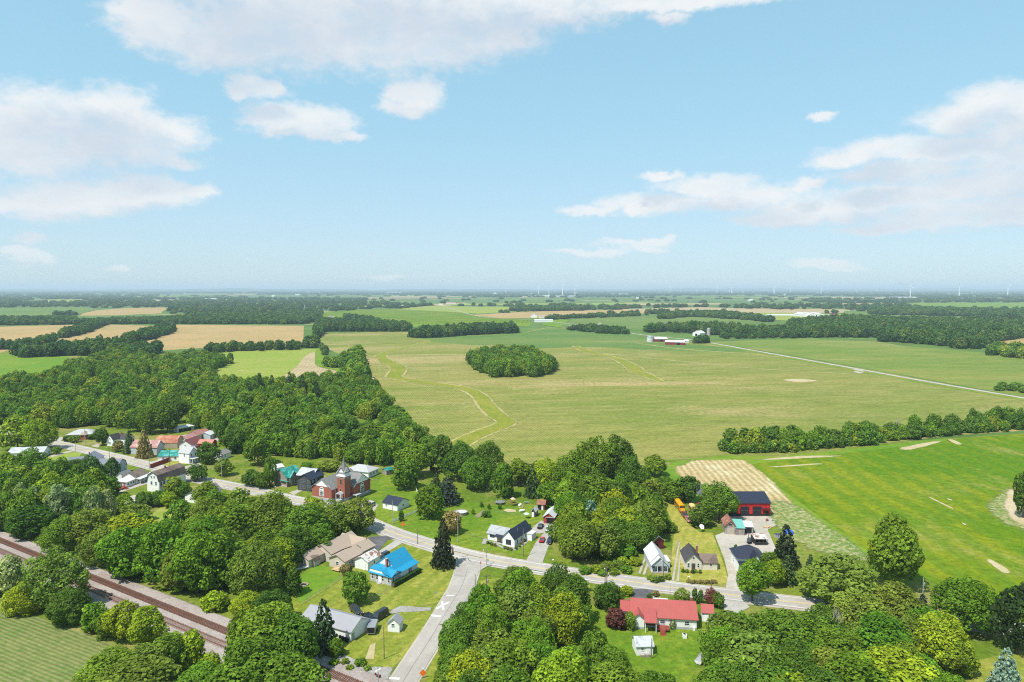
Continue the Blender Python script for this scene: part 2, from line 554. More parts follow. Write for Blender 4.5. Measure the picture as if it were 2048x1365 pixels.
ASPHALT = ground_mat('dark asphalt', (.085, .085, .09), (.12, .12, .125), None, big=.05, fine=.8, speck=.25)
DRIVE = ground_mat('concrete driveway', (.44, .41, .37), (.50, .47, .43), (.36, .34, .30), (.15, .55, .7), big=.05, fine=.9, speck=.14, k=0.70)
SOILBED = ground_mat('garden soil', (.34, .25, .17), (.28, .21, .14), None, big=.1, fine=1.0, speck=.3, k=0.8)
MARKW = M('white road paint', (.72, .72, .70), .7, .1, 1.0)
MARKY = M('yellow road paint', (.62, .47, .12), .7, .1, 1.0)
CRACK = M('crack sealant', (.05, .05, .05), .8, .1)
JOINT = M('road joint', (.17, .16, .15), .9, .1)


# ------------------------------------------------------------------ sheets of ground
def smooth_ring(pts, k=4, closed=True):
    out = []
    n = len(pts)
    rng_ = range(n) if closed else range(n - 1)
    for i in rng_:
        p0, p1, p2, p3 = (pts[(i + j) % n] if closed else pts[min(max(i + j, 0), n - 1)] for j in (-1, 0, 1, 2))
        for s in range(k):
            t = s / k
            out.append(0.5 * ((2 * p1) + (p2 - p0) * t + (2 * p0 - 5 * p1 + 4 * p2 - p3) * t * t + (3 * p1 - p0 - 3 * p2 + p3) * t ** 3))
    if not closed:
        out.append(pts[-1])
    return out


def sheet(name, px, z, mat, smooth=0, kind='structure', label=None, skirt=0.0, parent=None, edge=False, inner=.55):
    pts = [G(*p) for p in px]
    if smooth:
        pts = smooth_ring(pts, smooth)
    bm = bmesh.new()
    vs = [bm.verts.new((p.x, p.y, z)) for p in pts]
    f = bm.faces.new(vs)
    f.normal_update()
    if f.normal.z < 0:
        f.normal_flip()
    bmesh.ops.triangulate(bm, faces=bm.faces[:])
    for f in bm.faces:
        f.normal_update()
        if f.normal.z < 0:
            f.normal_flip()
    if skirt:
        n = len(vs)
        lo = [bm.verts.new((p.x, p.y, z - skirt)) for p in pts]
        for i in range(n):
            bm.faces.new((vs[i], vs[(i + 1) % n], lo[(i + 1) % n], lo[i]))
    me = bpy.data.meshes.new(name)
    bm.to_mesh(me)
    bm.free()
    if edge:
        c = sum((p for p in pts), Vector()) / len(pts)
        n = len(pts)
        me = bpy.data.meshes.new(name)
        v = [(p.x, p.y, z) for p in pts] + [(c.x + (p.x - c.x) * inner, c.y + (p.y - c.y) * inner, z) for p in pts] + [(c.x, c.y, z)]
        f = [(i, (i + 1) % n, n + (i + 1) % n, n + i) for i in range(n)] + [(n + i, n + (i + 1) % n, 2 * n) for i in range(n)]
        me.from_pydata(v, [], f)
        a = me.attributes.new('edge', 'FLOAT', 'POINT')
        a.data.foreach_set('value', [0.0] * n + [1.0] * (n + 1))
        mat = soft(mat)
    me.materials.append(mat)
    o = put(name, me, parent)
    return tag(o, label, kind=kind)


def strip_pts(line, widths, smooth=6):
    pts = smooth_ring([p.copy() for p in line], smooth, False) if smooth > 1 else line
    n = len(pts)
    L, Rr = [], []
    for i, p in enumerate(pts):
        a, b = pts[max(i - 1, 0)], pts[min(i + 1, n - 1)]
        d = (b - a).normalized()
        nr = Vector((-d.y, d.x, 0))
        t = i / (n - 1) * (len(widths) - 1)
        k = min(int(t), len(widths) - 2) if len(widths) > 1 else 0
        w = widths[0] if len(widths) == 1 else widths[k] * (1 - (t - k)) + widths[k + 1] * (t - k)
        L.append(p + nr * w / 2)
        Rr.append(p - nr * w / 2)
    return L, Rr


def strip(name, line, widths, z, mat, smooth=6, kind='structure', label=None, drop=0.0, parent=None, off=0.0, edge=False):
    if not isinstance(line[0], Vector):
        line = [G(*p) for p in line]
    if not isinstance(widths, (list, tuple)):
        widths = [widths]
    L, Rr = strip_pts(line, widths, smooth)
    if off:
        L = [a + (a - b).normalized() * off for a, b in zip(L, Rr)]
        Rr = [b + (a - b).normalized() * (widths[0]) for a, b in zip(L, Rr)] if False else [a - (a - b).normalized() * widths[0] for a, b in zip(L, Rr)]
    v, f = [], []
    n = len(L)
    for a, b in zip(L, Rr):
        v += [(a.x, a.y, z), (b.x, b.y, z)]
        if drop:
            d = (a - b).normalized() * drop * 2.0
            v += [(a.x + d.x, a.y + d.y, z - drop), (b.x - d.x, b.y - d.y, z - drop)]
    s = 4 if drop else 2
    for i in range(n - 1):
        a, b = i * s, (i + 1) * s
        f.append((a, a + 1, b + 1, b))
        if drop:
            f.append((a + 2, a, b, b + 2))
            f.append((a + 1, a + 3, b + 3, b + 1))
    if edge:
        v, f = [], []
        for a, b in zip(L, Rr):
            for t in (0, .3, .7, 1):
                v.append((a.x + (b.x - a.x) * t, a.y + (b.y - a.y) * t, z))
        for i in range(n - 1):
            for j in range(3):
                f.append((i * 4 + j, i * 4 + j + 1, i * 4 + j + 5, i * 4 + j + 4))
    me = bpy.data.meshes.new(name)
    me.from_pydata(v, [], f)
    if edge:
        at = me.attributes.new('edge', 'FLOAT', 'POINT')
        at.data.foreach_set('value', [0.15, 1.7, 1.7, 0.15] * n)
        mat = soft(mat)
    bm = bmesh.new()
    bm.from_mesh(me)
    for q in bm.faces:
        q.normal_update()
        if q.normal.z < 0:
            q.normal_flip()
    bm.to_mesh(me)
    bm.free()
    me.materials.append(mat)
    o = put(name, me, parent)
    return tag(o, label, kind=kind) if kind else o


# the ground itself, out to the horizon
def ground():
    xs = np.concatenate([-np.geomspace(60000, 300, 14), np.geomspace(300, 60000, 14)])
    ys = np.concatenate([[-3000, -600], np.linspace(0, 2000, 9), np.geomspace(2600, 60000, 12)])
    v = [(x, y, 0) for y in ys for x in xs]
    w = len(xs)
    f = [(j * w + i, j * w + i + 1, (j + 1) * w + i + 1, (j + 1) * w + i) for j in range(len(ys) - 1) for i in range(w - 1)]
    me = bpy.data.meshes.new('ground')
    me.from_pydata(v, [], f)
    me.materials.append(FARLAND)
    tag(put('ground', me), 'flat green farmland running out to the horizon', kind='structure')


ground()
sheet('village_lawn', [(-900, 700), (300, 700), (700, 760), (880, 890), (1340, 915), (2300, 850), (2900, 1100), (2900, 3500), (-900, 3500)], .03, LAWN, label='village grass round the houses')

# big fields
sheet('bean_field', [(640, 668), (815, 662), (835, 674), (1035, 668), (1100, 654), (1180, 652), (1250, 668), (1290, 680), (1400, 684), (1600, 716), (1800, 751), (2048, 797), (2500, 880),
                     (2300, 900), (2048, 862), (1900, 872), (1700, 895), (1560, 912), (1440, 915), (1330, 921), (1240, 940), (1100, 955), (980, 960), (880, 930), (845, 880), (800, 830), (745, 765), (690, 715), (640, 690)], .06, BEANS, label='wide olive bean field with dry tan drifts')
sheet('bean_field', [(1415, 684), (1600, 678), (1760, 684), (1800, 692), (1950, 704), (2100, 722), (2400, 760), (2500, 868), (2048, 795), (1800, 749), (1600, 714)], .06, BEANS_FAR, label='green bean field beyond the farm lane')
sheet('bean_field', [(1030, 668), (1110, 654), (1180, 652), (1260, 670), (1300, 682), (1400, 690), (1500, 703), (1330, 702), (1180, 694), (1080, 697), (1000, 690), (930, 690), (840, 676)], .10, BEANS_GREEN, 4, label='greener far end of the bean field')
# winding grassed waterways
ww = [(838, 678), (855, 682), (845, 687), (800, 698), (768, 708), (762, 715), (780, 727), (797, 736), (792, 748), (790, 755), (830, 763), (880, 770), (930, 778), (958, 792), (972, 810), (992, 830), (1012, 843), (1000, 853), (960, 868), (925, 885), (905, 905)]
wl = [G(*p) for p in ww]
strip('waterway_margin', wl, [7, 14, 21, 23, 21, 18, 18, 17, 17], .14, WATERWAY_EDGE, 8, edge=True, label='dry pale margin of the winding waterway')
strip('grass_waterway', wl, [5, 9, 15, 17, 15, 12, 13, 13, 13], .18, WATERWAY, 8, edge=True, label='winding yellow green grass waterway in the bean field')
w2 = [G(*p) for p in [(1150, 692), (1165, 699), (1185, 706), (1230, 717), (1262, 732), (1275, 744), (1295, 752), (1325, 765)]]
strip('waterway_margin', w2, [12, 24, 16, 24, 22, 8], .14, WATERWAY_EDGE, 6, edge=True, label='dry margin of the short waterway in mid field')
strip('grass_waterway', w2, [8, 16, 10, 17, 15, 4], .18, WATERWAY, 6, edge=True, label='short yellow green waterway ending in mid field')
strip('grass_waterway', [(1185, 706), (1250, 712), (1350, 722), (1450, 732), (1560, 741), (1700, 748)], [8, 6, 6, 5, 4], .12, WATERWAY_EDGE, 6, edge=True, label='faint dry swale running to the farm lane')
strip('grass_waterway', [(1270, 686), (1340, 696), (1420, 703), (1520, 710), (1620, 724)], [5, 8, 5, 4], .12, WATERWAY_EDGE, 6, edge=True, label='faint dry swale below the far farmstead')
for pts, lab in (([(1560, 760), (1600, 758), (1640, 762), (1600, 766)], 'pale bare patch near the farm lane'), 
                 ([(700, 725), (730, 735), (765, 780), (740, 768)], 'bare strip along the wood edge'), ([(1705, 738), (1727, 740), (1727, 747), (1712, 747)], 'white gravel turnout on the farm lane')):
    sheet('bare_patch', pts, .13, GRAVEL if 'white' in lab else WATERWAY_EDGE if 'waterway' in lab else PALEDIRT, 3, label=lab, edge=True)

# fields to the north-west
sheet('wheat_field', [(-400, 655), (0, 654), (150, 650), (115, 674), (60, 690), (0, 706), (-400, 730)], .06, WHEAT, label='ripe wheat field at the edge of the photo')
sheet('wheat_field', [(200, 649), (300, 652), (345, 650), (608, 652), (606, 694), (500, 696), (400, 697), (310, 702), (240, 690), (170, 688), (110, 682), (150, 664)], .06, WHEAT, label='ripe wheat field round the small copse')
sheet('wheat_field', [(158, 632), (176, 622), (250, 617), (332, 617), (322, 627), (240, 631)], .10, WHEAT, label='small distant wheat field above the hedges')
sheet('meadow', [(-300, 706), (0, 708), (140, 712), (122, 745), (95, 772), (0, 766), (-300, 775)], .07, HAY, label='bright green meadow beside the old shed')
sheet('meadow', [(440, 702), (500, 698), (632, 698), (640, 720), (600, 748), (520, 762), (430, 768), (418, 746), (460, 725)], .07, HAY_Y, label='striped cut meadow below the wheat')
sheet('stubble_field', [(630, 705), (629, 725), (640, 735), (668, 741), (692, 753), (686, 772), (640, 778), (570, 756), (592, 735), (612, 712)], .10, STUBBLE, 3, label='pale stubble ridge between the meadows')
sheet('meadow', [(633, 697), (652, 697), (650, 720), (655, 735), (700, 738), (712, 756), (690, 758), (692, 752), (668, 740), (640, 734), (630, 724)], .13, HAY, 2, label='bright grass strip along the stubble')
# far fields
FARF = [([(640, 626), (720, 620), (820, 618), (880, 620), (980, 630), (1060, 640), (1060, 648), (850, 648), (720, 644), (640, 640)], GREENCROP, 'dark far soybean field'),
        ([(720, 646), (850, 648), (1060, 647), (1060, 653), (900, 656), (760, 654)], HAY, 'bright far strip of grass'),
        ([(790, 619), (860, 612), (960, 614), (1060, 614), (1060, 622), (960, 628), (860, 622)], HAY_Y, 'pale hay field by far farm'),
        ([(940, 631), (1050, 624), (1180, 621), (1330, 619), (1330, 626), (1200, 631), (1080, 637), (1000, 637)], WHEAT, 'long tan far field'),
        ([(1230, 619), (1400, 615), (1560, 620), (1700, 620), (1700, 626), (1500, 628), (1330, 626)], STUBBLE, 'pale straw field below the turbines'),
        ([(1120, 652), (1150, 638), (1300, 632), (1440, 634), (1540, 641), (1480, 652), (1390, 660), (1290, 662)], BEANS_GREEN, 'green far field behind the silo farm'),
        ([(1430, 628), (1560, 626), (1740, 630), (1640, 646), (1540, 640)], HAY_Y, 'pale field with long white sheds'),
        ([(1690, 622), (1800, 628), (2048, 638), (2300, 645), (2300, 650), (2048, 644), (1800, 637), (1680, 632)], BEANS_GREEN, 'narrow far green field'),
        ([(1795, 606), (2048, 606), (2300, 612), (2300, 624), (2048, 620), (1840, 618)], HAY, 'light green field under the turbines'),
        ([(1940, 672), (2048, 668), (2400, 668), (2400, 700), (2048, 692), (1965, 690)], WHEAT, 'tan field behind the hedgerow'),
        ([(-300, 618), (0, 617), (185, 614), (190, 622), (150, 630), (0, 634), (-300, 640)], BEANS_GREEN, 'far green field at the photo edge'),
        ([(66, 600), (170, 599), (175, 604), (66, 606)], HAY_Y, 'thin far pale field'),
        ([(1080, 650), (1110, 640), (1140, 640), (1120, 656)], HAY, 'far grass by white farmstead'),
        ([(860, 609), (930, 606), (940, 610), (880, 613)], STUBBLE, 'thin far pale strip'),
        ([(1500, 657), (1590, 662), (1600, 670), (1480, 672)], HAY, 'grass behind the silo'),
        ([(1180, 607), (1300, 605), (1310, 609), (1190, 611)], HAY_Y, 'thin far field below the ridge'),
        ([(1640, 594), (1830, 596), (1830, 599), (1650, 598)], STUBBLE, 'thin pale field by turbines'),
        ([(300, 600), (350, 600), (352, 603), (305, 603)], STUBBLE, 'tiny far pale field'),
        ([(1780, 635), (1880, 640), (1900, 646), (1800, 645)], HAY, 'small far field'),
        ([(2060, 640), (2300, 645), (2300, 655), (2060, 648)], HAY_Y, 'edge far field')]
frg = random.Random(21)
for i in range(34):                                   # thin slivers of open land between the far woods
    y_ = frg.choice((583.2, 584.5, 586, 588, 590, 593, 596, 600, 604, 608))
    x_, w_, h_ = frg.uniform(-100, 2100), frg.uniform(50, 190) * (.5 + (y_ - 580) / 25), .35 + (y_ - 580) * .11 * frg.uniform(.6, 1.2)
    FARF.append(([(x_, y_), (x_ + w_, y_ - h_ * .2), (x_ + w_ * 1.04, y_ + h_ * .6), (x_ + w_ * .1, y_ + h_)], frg.choice((HAY_Y, STUBBLE, HAY, WHEAT, HAY_Y)), 'thin far strip of open farmland between the woods'))
for i, (px, m, lab) in enumerate(FARF):
    sheet('far_field', px, .25 + .03 * i, m, label=lab)

# fields on the east side
sheet('alfalfa_field', [(1482, 932), (1600, 915), (1760, 898), (1890, 881), (1960, 874), (2048, 868), (2600, 850), (2900, 1300), (2300, 1320), (2048, 1252), (1985, 1218), (1905, 1180), (1830, 1150), (1740, 1105), (1660, 1050), (1570, 985), (1520, 950)], .07, GREENCROP, label='vivid green alfalfa field')
sheet('field_track', [(1345, 925), (1450, 912), (1560, 914), (1900, 876), (1890, 884), (1600, 918), (1490, 931), (1540, 962), (1660, 1050), (1740, 1105), (1735, 1112), (1640, 1048), (1530, 968), (1470, 928), (1395, 922), (1352, 934), (1362, 960), (1420, 1000), (1390, 1010), (1320, 950)], .11, HAY, 0, label='mown green track round the straw plot')
sheet('straw_plot', [(1343, 938), (1362, 929), (1390, 919), (1440, 919), (1490, 920), (1516, 938), (1550, 965), (1582, 1000), (1606, 1030), (1585, 1048), (1550, 1040), (1500, 1015), (1440, 990), (1400, 970), (1360, 955)], .15, STRAW, 2, edge=True, inner=.84, label='straw covered garden plot')
sheet('bare_ground', [(1530, 1000), (1580, 1000), (1650, 1045), (1715, 1090), (1760, 1130), (1700, 1130), (1610, 1100), (1545, 1060)], .16, BARE, 3, edge=True, label='half bare seeded ground behind the barn')
sheet('bare_patch', [(2004, 976), (2023, 970), (2035, 990), (2048, 1010), (2120, 1060), (2120, 1085), (2048, 1068), (2000, 1050), (1968, 1020), (1972, 1000)], .13, BARE, 4, edge=True, label='speckled thin crop round the pale spot')
sheet('bare_patch', [(2010, 978), (2024, 974), (2034, 996), (2060, 1018), (2120, 1050), (2120, 1070), (2050, 1056), (2018, 1040), (2004, 1010)], .17, PALEDIRT, 4, edge=True, label='pale bare spot in the alfalfa')
for pts, lab in (([(1795, 897), (1872, 882), (1886, 884), (1812, 903)], 'tan bare rectangle below the hedgerow'), ([(1496, 922), (1600, 912), (1700, 912), (1600, 918)], 'tan strip along the hedgerow'),
                 ([(1540, 934), (1640, 927), (1648, 929), (1545, 936)], 'thin pale line in alfalfa'), ([(1858, 996), (1862, 996), (1908, 1018), (1904, 1019)], 'pale skip row in alfalfa'),
                 ([(1893, 997), (1903, 1000), (1905, 1003), (1896, 1000)], 'short pale skip in alfalfa'), ([(1922, 1045), (1934, 1050), (1928, 1051)], 'small pale spot in alfalfa'),
                 ([(1970, 1120), (1984, 1120), (2022, 1144), (2008, 1149)], 'bare rectangle low in the alfalfa'), ([(1894, 880), (1904, 879), (1926, 889), (1916, 891)], 'pale loop at the hedgerow foot')):
    sheet('bare_patch', pts, .13, PALEDIRT, 2, label=lab, edge=True)
# crop south of the railway
sheet('crop_field', [(-500, 1100), (-100, 1150), (0, 1196), (60, 1228), (150, 1262), (200, 1278), (255, 1302), (230, 1330), (190, 1365), (120, 1420), (-100, 1700), (-900, 1700)], .06, CORN, label='striped young crop south of the railway')

# lawns of single lots
sheet('lawn', [(585, 1165), (640, 1128), (690, 1150), (745, 1110), (830, 1080), (925, 1118), (912, 1160), (885, 1205), (840, 1212), (760, 1222), (700, 1240), (640, 1260), (580, 1215)], .06, MOWN, label='striped mown lawn round the blue roofed house')
sheet('lawn', [(640, 1250), (700, 1270), (800, 1222), (866, 1222), (820, 1300), (786, 1338), (700, 1320), (650, 1300)], .065, MOWN, label='mown lawn round the grey garage')
sheet('lawn', [(578, 1170), (630, 1130), (660, 1135), (688, 1152), (600, 1208)], .10, HAY, label='fenced green back yard with the fire ring')
sheet('lawn', [(1330, 1010), (1350, 985), (1378, 1050), (1400, 1065), (1425, 1066), (1448, 1130), (1458, 1168), (1400, 1168), (1340, 1165), (1345, 1090), (1350, 1060)], .065, DRYLAWN, label='dry yellow lawn round the small white house')
sheet('lawn', [(1180, 1210), (1250, 1200), (1400, 1245), (1410, 1300), (1380, 1365), (1270, 1420), (1200, 1330)], .065, FRESHLAWN, label='fresh lawn behind the red roofed house')
sheet('lawn', [(700, 1000), (770, 950), (830, 980), (960, 1010), (1080, 1010), (1090, 1060), (1050, 1110), (950, 1100), (830, 1075), (760, 1040)], .06, FRESHLAWN, label='open lawn between the church and the garden')
sheet('lawn', [(840, 1395), (870, 1300), (940, 1210), (960, 1160), (1090, 1150), (1180, 1170), (1180, 1200), (900, 1420)], .06, MOWN, label='corner lawn below the junction')
sheet('lawn', [(1880, 1380), (1940, 1325), (2048, 1300), (2200, 1330), (2200, 1450), (1900, 1450)], .06, MOWN, label='striped lawn at the lower corner')
sheet('lawn', [(300, 935), (345, 912), (395, 925), (345, 932), (330, 940)], .06, DRYLAWN, label='yellowed lawn before the teal roofed house')
sheet('lawn', [(90, 915), (160, 900), (165, 905), (150, 925), (105, 935)], .06, HAY_Y, label='cut yard beside the village road')
sheet('lawn', [(280, 1050), (330, 1008), (390, 1015), (380, 1035), (310, 1060)], .06, HAY_Y, label='back lawn inside the dark fence')

# ------------------------------------------------------------------ roads
MAIN = [(-260, 815), (-120, 838), (0, 862), (60, 874), (105, 885), (150, 896), (225, 913), (300, 932), (350, 946), (400, 960), (450, 970), (520, 985), (580, 999), (640, 1012), (700, 1030), (745, 1050), (790, 1068), (850, 1087), (930, 1110), (1020, 1128), (1120, 1144), (1220, 1159), (1320, 1173), (1420, 1186), (1520, 1198), (1640, 1212), (1800, 1231), (2000, 1255), (2400, 1305)]
mainl = [G(*p) for p in MAIN]
strip('road_shoulder', mainl, [9.6], .09, GRAVEL, 4, label='pale gravel edge of the village road')
main_road = strip('road', mainl, [7.2], .17, ROADM, 4, label='pale two lane village road')
SIDE = [(940, 1112), (935, 1140), (925, 1170), (908, 1200), (885, 1238), (858, 1283), (826, 1333), (790, 1390), (730, 1480)]
sidel = [G(*p) for p in SIDE]
strip('road_shoulder', sidel, [9.0, 7.4, 7.2], .09, GRAVEL, 5, label='gravel edge of the side road')
side_road = strip('road', sidel, [8.0, 6.6, 6.3, 6.3], .165, ROADSIDE, 5, label='pale side road leading to the railway crossing')
sheet('road_apron', [(905, 1100), (926, 1116), (922, 1160), (938, 1172), (952, 1148), (975, 1133), (1010, 1130), (960, 1112)], .175, ROADSIDE, 0, label='flared mouth of the side road')
strip('lane_marking', mainl, [.16], .185, MARKY, 4, None, parent=main_road, off=.28)
strip('lane_marking', mainl, [.16], .185, MARKY, 4, None, parent=main_road, off=-.12)
strip('edge_marking', mainl, [.14], .185, MARKW, 4, None, parent=main_road, off=3.3)
strip('edge_marking', mainl, [.14], .185, MARKW, 4, None, parent=main_road, off=-3.15)
strip('joint_line', sidel[1:], [.12], .185, JOINT, 5, None, parent=side_road)
for px in ([(893, 1191.5), (907, 1191.5), (908, 1193.2), (893.5, 1193.2)], [(863, 1231), (882.5, 1232.5), (882, 1235.5), (862, 1234)], [(779, 1356.5), (800.5, 1357.5), (799, 1361), (778, 1360)],
           [(871, 1218), (874, 1220), (899, 1207), (896.5, 1205)], [(882.5, 1204.5), (886, 1204), (889, 1220.5), (884.5, 1221)]):
    sheet('road_marking', px, .195 if px[0][0] != 871 else .199, MARKW, 0, None, parent=side_road)
for pts in ([(905, 1103), (925, 1108), (945, 1113), (968, 1118)], [(921, 1116), (932, 1113), (940, 1111)], [(935, 1116), (938, 1121), (942, 1125)], [(1026, 1132), (1060, 1140), (1100, 1148), (1140, 1153)]):
    strip('sealed_crack', [G(*p) for p in pts], [.22 if len(pts) < 4 else .35], .19, CRACK, 3, None, parent=side_road)
strip('farm_lane', [(1240, 663), (1290, 671), (1400, 682), (1420, 686), (1560, 711), (1700, 736), (1850, 763), (1960, 782), (2060, 799), (2400, 858)], [6.5, 6.5, 6.5, 5.5], .20, GRAVEL, 4, label='straight pale farm lane across the bean fields')
strip('lane_verge', [(1420, 688), (1560, 714), (1700, 740), (1850, 767), (1960, 786), (2060, 803), (2400, 862)], [5], .16, HAY, 4, label='green verge along the farm lane')
strip('far_road', [(1255, 665), (1180, 655), (1115, 646), (1060, 641), (960, 634), (905, 619), (880, 612)], [6], .9, GRAVEL, 4, label='far country road past the white farmstead')

# drives, yards and paths
DRV = [('driveway', [(1090, 1064), (1108, 1064), (1098, 1090), (1085, 1126), (1050, 1126), (1072, 1085)], DRIVE, 'concrete drive with four cars'),
       ('driveway', [(1066, 1055), (1082, 1042), (1116, 1052), (1108, 1066), (1090, 1066), (1078, 1068), (1062, 1064)], DRIVE, 'parking court before the red garage'),
       ('gravel_yard', [(1430, 1072), (1455, 1062), (1445, 1035), (1465, 1030), (1540, 1032), (1565, 1045), (1535, 1060), (1548, 1090), (1560, 1120), (1500, 1110), (1478, 1118), (1482, 1180), (1450, 1188), (1456, 1150), (1448, 1118)], GRAVEL, 'white gravel yard round the barn'),
       ('gravel_yard', [(725, 1000), (745, 1000), (760, 1010), (748, 1030), (745, 1048), (725, 1040), (700, 1026), (640, 1014), (655, 1008), (690, 1012), (710, 1004)], GRAVEL, 'gravel parking beside the church'),
       ('driveway', [(700, 1095), (742, 1074), (800, 1072), (812, 1078), (776, 1080), (752, 1108), (745, 1112), (720, 1116)], ASPHALT, 'shaded asphalt drive by the beige house'),
       ('driveway', [(752, 1107), (790, 1082), (808, 1078), (806, 1086), (770, 1108), (757, 1116)], DRIVE, 'concrete drive of the beige house'),
       ('driveway', [(1262, 1198), (1268, 1178), (1318, 1180), (1312, 1192), (1305, 1205), (1262, 1205)], ASPHALT, 'dark asphalt drive of the red roofed house'),
       ('driveway', [(1446, 1195), (1480, 1198), (1500, 1215), (1470, 1230), (1448, 1222)], DRIVE, 'gravel drive by the small red roofed shed'),
       ('driveway', [(230, 976), (290, 962), (296, 968), (240, 986), (226, 984)], GRAVEL, 'gravel lane to the gambrel house'),
       ('gravel_yard', [(245, 1000), (270, 990), (280, 1000), (266, 1012), (244, 1010)], GRAVEL, 'gravel turning spot behind gambrel house'),
       ('driveway', [(300, 925), (342, 912), (346, 918), (318, 930)], GRAVEL, 'gravel drive by the red fence'),
       ('driveway', [(182, 893), (194, 888), (202, 890), (196, 896)], GRAVEL, 'gravel drive to the white cottage'),
       ('driveway', [(104, 882), (112, 877), (124, 874), (128, 878), (114, 886)], GRAVEL, 'pale drive of the hip roofed ranch'),
       ('driveway', [(98, 912), (140, 902), (146, 904), (104, 915)], GRAVEL, 'pale drive of the grey ranch'),
       ('driveway', [(355, 938), (398, 926), (403, 930), (366, 946)], GRAVEL, 'pale drive beside the porch house'),
       ('gravel_yard', [(374, 898), (430, 872), (440, 880), (400, 905)], GRAVEL, 'gravel court behind the red fence'),
       ('driveway', [(578, 986), (607, 976), (611, 979), (588, 991)], GRAVEL, 'driveway beside the dark house'),
       ('path', [(642, 1008), (672, 996), (694, 988), (699, 992), (690, 999), (662, 1010)], CONCRETE, 'concrete walk to the church steps'),
       ('path', [(836, 1215), (800, 1212), (780, 1222), (776, 1230), (800, 1226), (842, 1224), (864, 1222), (868, 1216)], STONES, 'crushed stone track to the grey garage'),
       ('path', [(730, 1320), (740, 1290), (752, 1285), (748, 1320)], PALEDIRT, 'worn dirt track by trailer'),
       ('path', [(1285, 1150), (1296, 1118), (1298, 1100), (1301, 1104), (1298, 1125), (1290, 1151)], GRAVEL, 'wheel track beside the grey porch house'),
       ('path', [(1276, 1148), (1288, 1118), (1290, 1104), (1293, 1104), (1291, 1120), (1281, 1149)], GRAVEL, 'second wheel track beside the grey porch house'),
       ('path', [(1343, 1162), (1349, 1130), (1357, 1085), (1360, 1085), (1353, 1130), (1348, 1163)], DRIVE, 'wheel track beside the small white house'),
       ('path', [(1353, 1163), (1357, 1130), (1362, 1095), (1364, 1095), (1360, 1130), (1358, 1163)], DRIVE, 'second wheel track beside the small white house'),
       ('gravel_patch', [(928, 1205), (942, 1172), (950, 1160), (955, 1162), (950, 1185), (935, 1206)], STONES, 'loose gravel beside the side road'),
       ('path', [(963, 1090), (968, 1076), (990, 1090), (1010, 1100), (1030, 1102), (1050, 1090), (1075, 1068), (1065, 1064), (1045, 1082), (1030, 1094), (1005, 1094), (985, 1084), (974, 1088)], STONES, 'stone bed round the white house'),
       ('asphalt_strip', [(1385, 955), (1392, 955), (1412, 985), (1398, 996), (1380, 965)], ASPHALT, 'black tarp strip beside the straw plot'),
       ('garden_bed', [(948, 1034), (966, 1021), (974, 1021), (958, 1037)], SOILBED, 'bare garden bed near the pool'),
       ('sand_patch', [(1006, 1022), (1014, 1018), (1032, 1020), (1033, 1025), (1016, 1026)], PALEDIRT, 'sandy play patch by the swing tower'),
       ('stone_spread', [(640, 1325), (660, 1300), (700, 1315), (740, 1335), (790, 1335), (780, 1375), (700, 1375)], STONES, 'crushed stone by the crossing')]
for i, (nm, px, m, lab) in enumerate(DRV):
    sheet(nm, px, .104 + .0014 * i, m, 0, label=lab, edge=nm in ('sand_patch', 'stone_spread', 'garden_bed') or 'track to' in lab or 'dirt track' in lab or 'gravel parking' in lab, inner=.8)

# ------------------------------------------------------------------ railway
def on_line(a, b, x):
    return a[1] + (b[1] - a[1]) * (x - a[0]) / (b[0] - a[0])


T1 = ((0, 1083), (700, 1366))
T2 = ((0, 1108), (616, 1360))
a1, b1 = G(*T1[0]), G(*T1[1])
d1 = (b1 - a1).normalized()
pa, pb = a1 - d1 * 300, a1 + d1 * 420
nrm = Vector((-d1.y, d1.x, 0))
off2 = (G(300, on_line(*T2, 300)) - a1).dot(nrm)
mid = nrm * (off2 / 2)
strip('ballast_bed', [pa + mid, (pa + pb) / 2 + mid, pb + mid], [abs(off2) + 9.5], .42, BALLAST, 1, drop=.33, label='pinkish grey railway ballast bed')
RUST = M('rusty rail', (.16, .075, .045), .7, .15, 2)
RAILTOP = M('worn rail', (.25, .17, .13), .45, .1, 2, metal=.5)
TIE = M('rust stained sleepers', (.17, .075, .05), .9, .2, 1.2, col2=(.12, .07, .055))
TIE2 = M('grey brown sleepers', (.24, .15, .12), .9, .2, 1.2, col2=(.18, .12, .1))
for k, (o, tie, lab, tz) in enumerate(((0.0, TIE, 'rust brown main railway track', .56), (off2, TIE2, 'paler second railway track beside the crop', .50))):
    r = root('railway_track', lab, 'railway track', tuple(a1 + nrm * o), math.atan2(d1.y, d1.x), 'pair of railway tracks')
    tm = MB()
    rg = random.Random(5 + k)
    for i in range(int(560 / .56)):
        x = -280 + i * .56 + rg.uniform(-.03, .03)
        w = 1.3 + rg.uniform(-.04, .04)
        tm.box(x - .13, x + .13, -w, w, .30, tz + rg.uniform(-.015, .015))
    t = tm.make('sleepers', tie, r)
    t['kind'] = 'stuff'
    for s in (-1, 1):
        mb = MB()
        mb.box(-300, 420, s * .75 - .08, s * .75 + .08, tz, tz + .02)
        mb.box(-300, 420, s * .75 - .035, s * .75 + .035, tz + .02, tz + .17)
        rl = mb.make('rail', RUST, r)
        MB().box(-300, 420, s * .75 - .038, s * .75 + .038, tz + .172, tz + .20).make('rail_head', RAILTOP, rl)
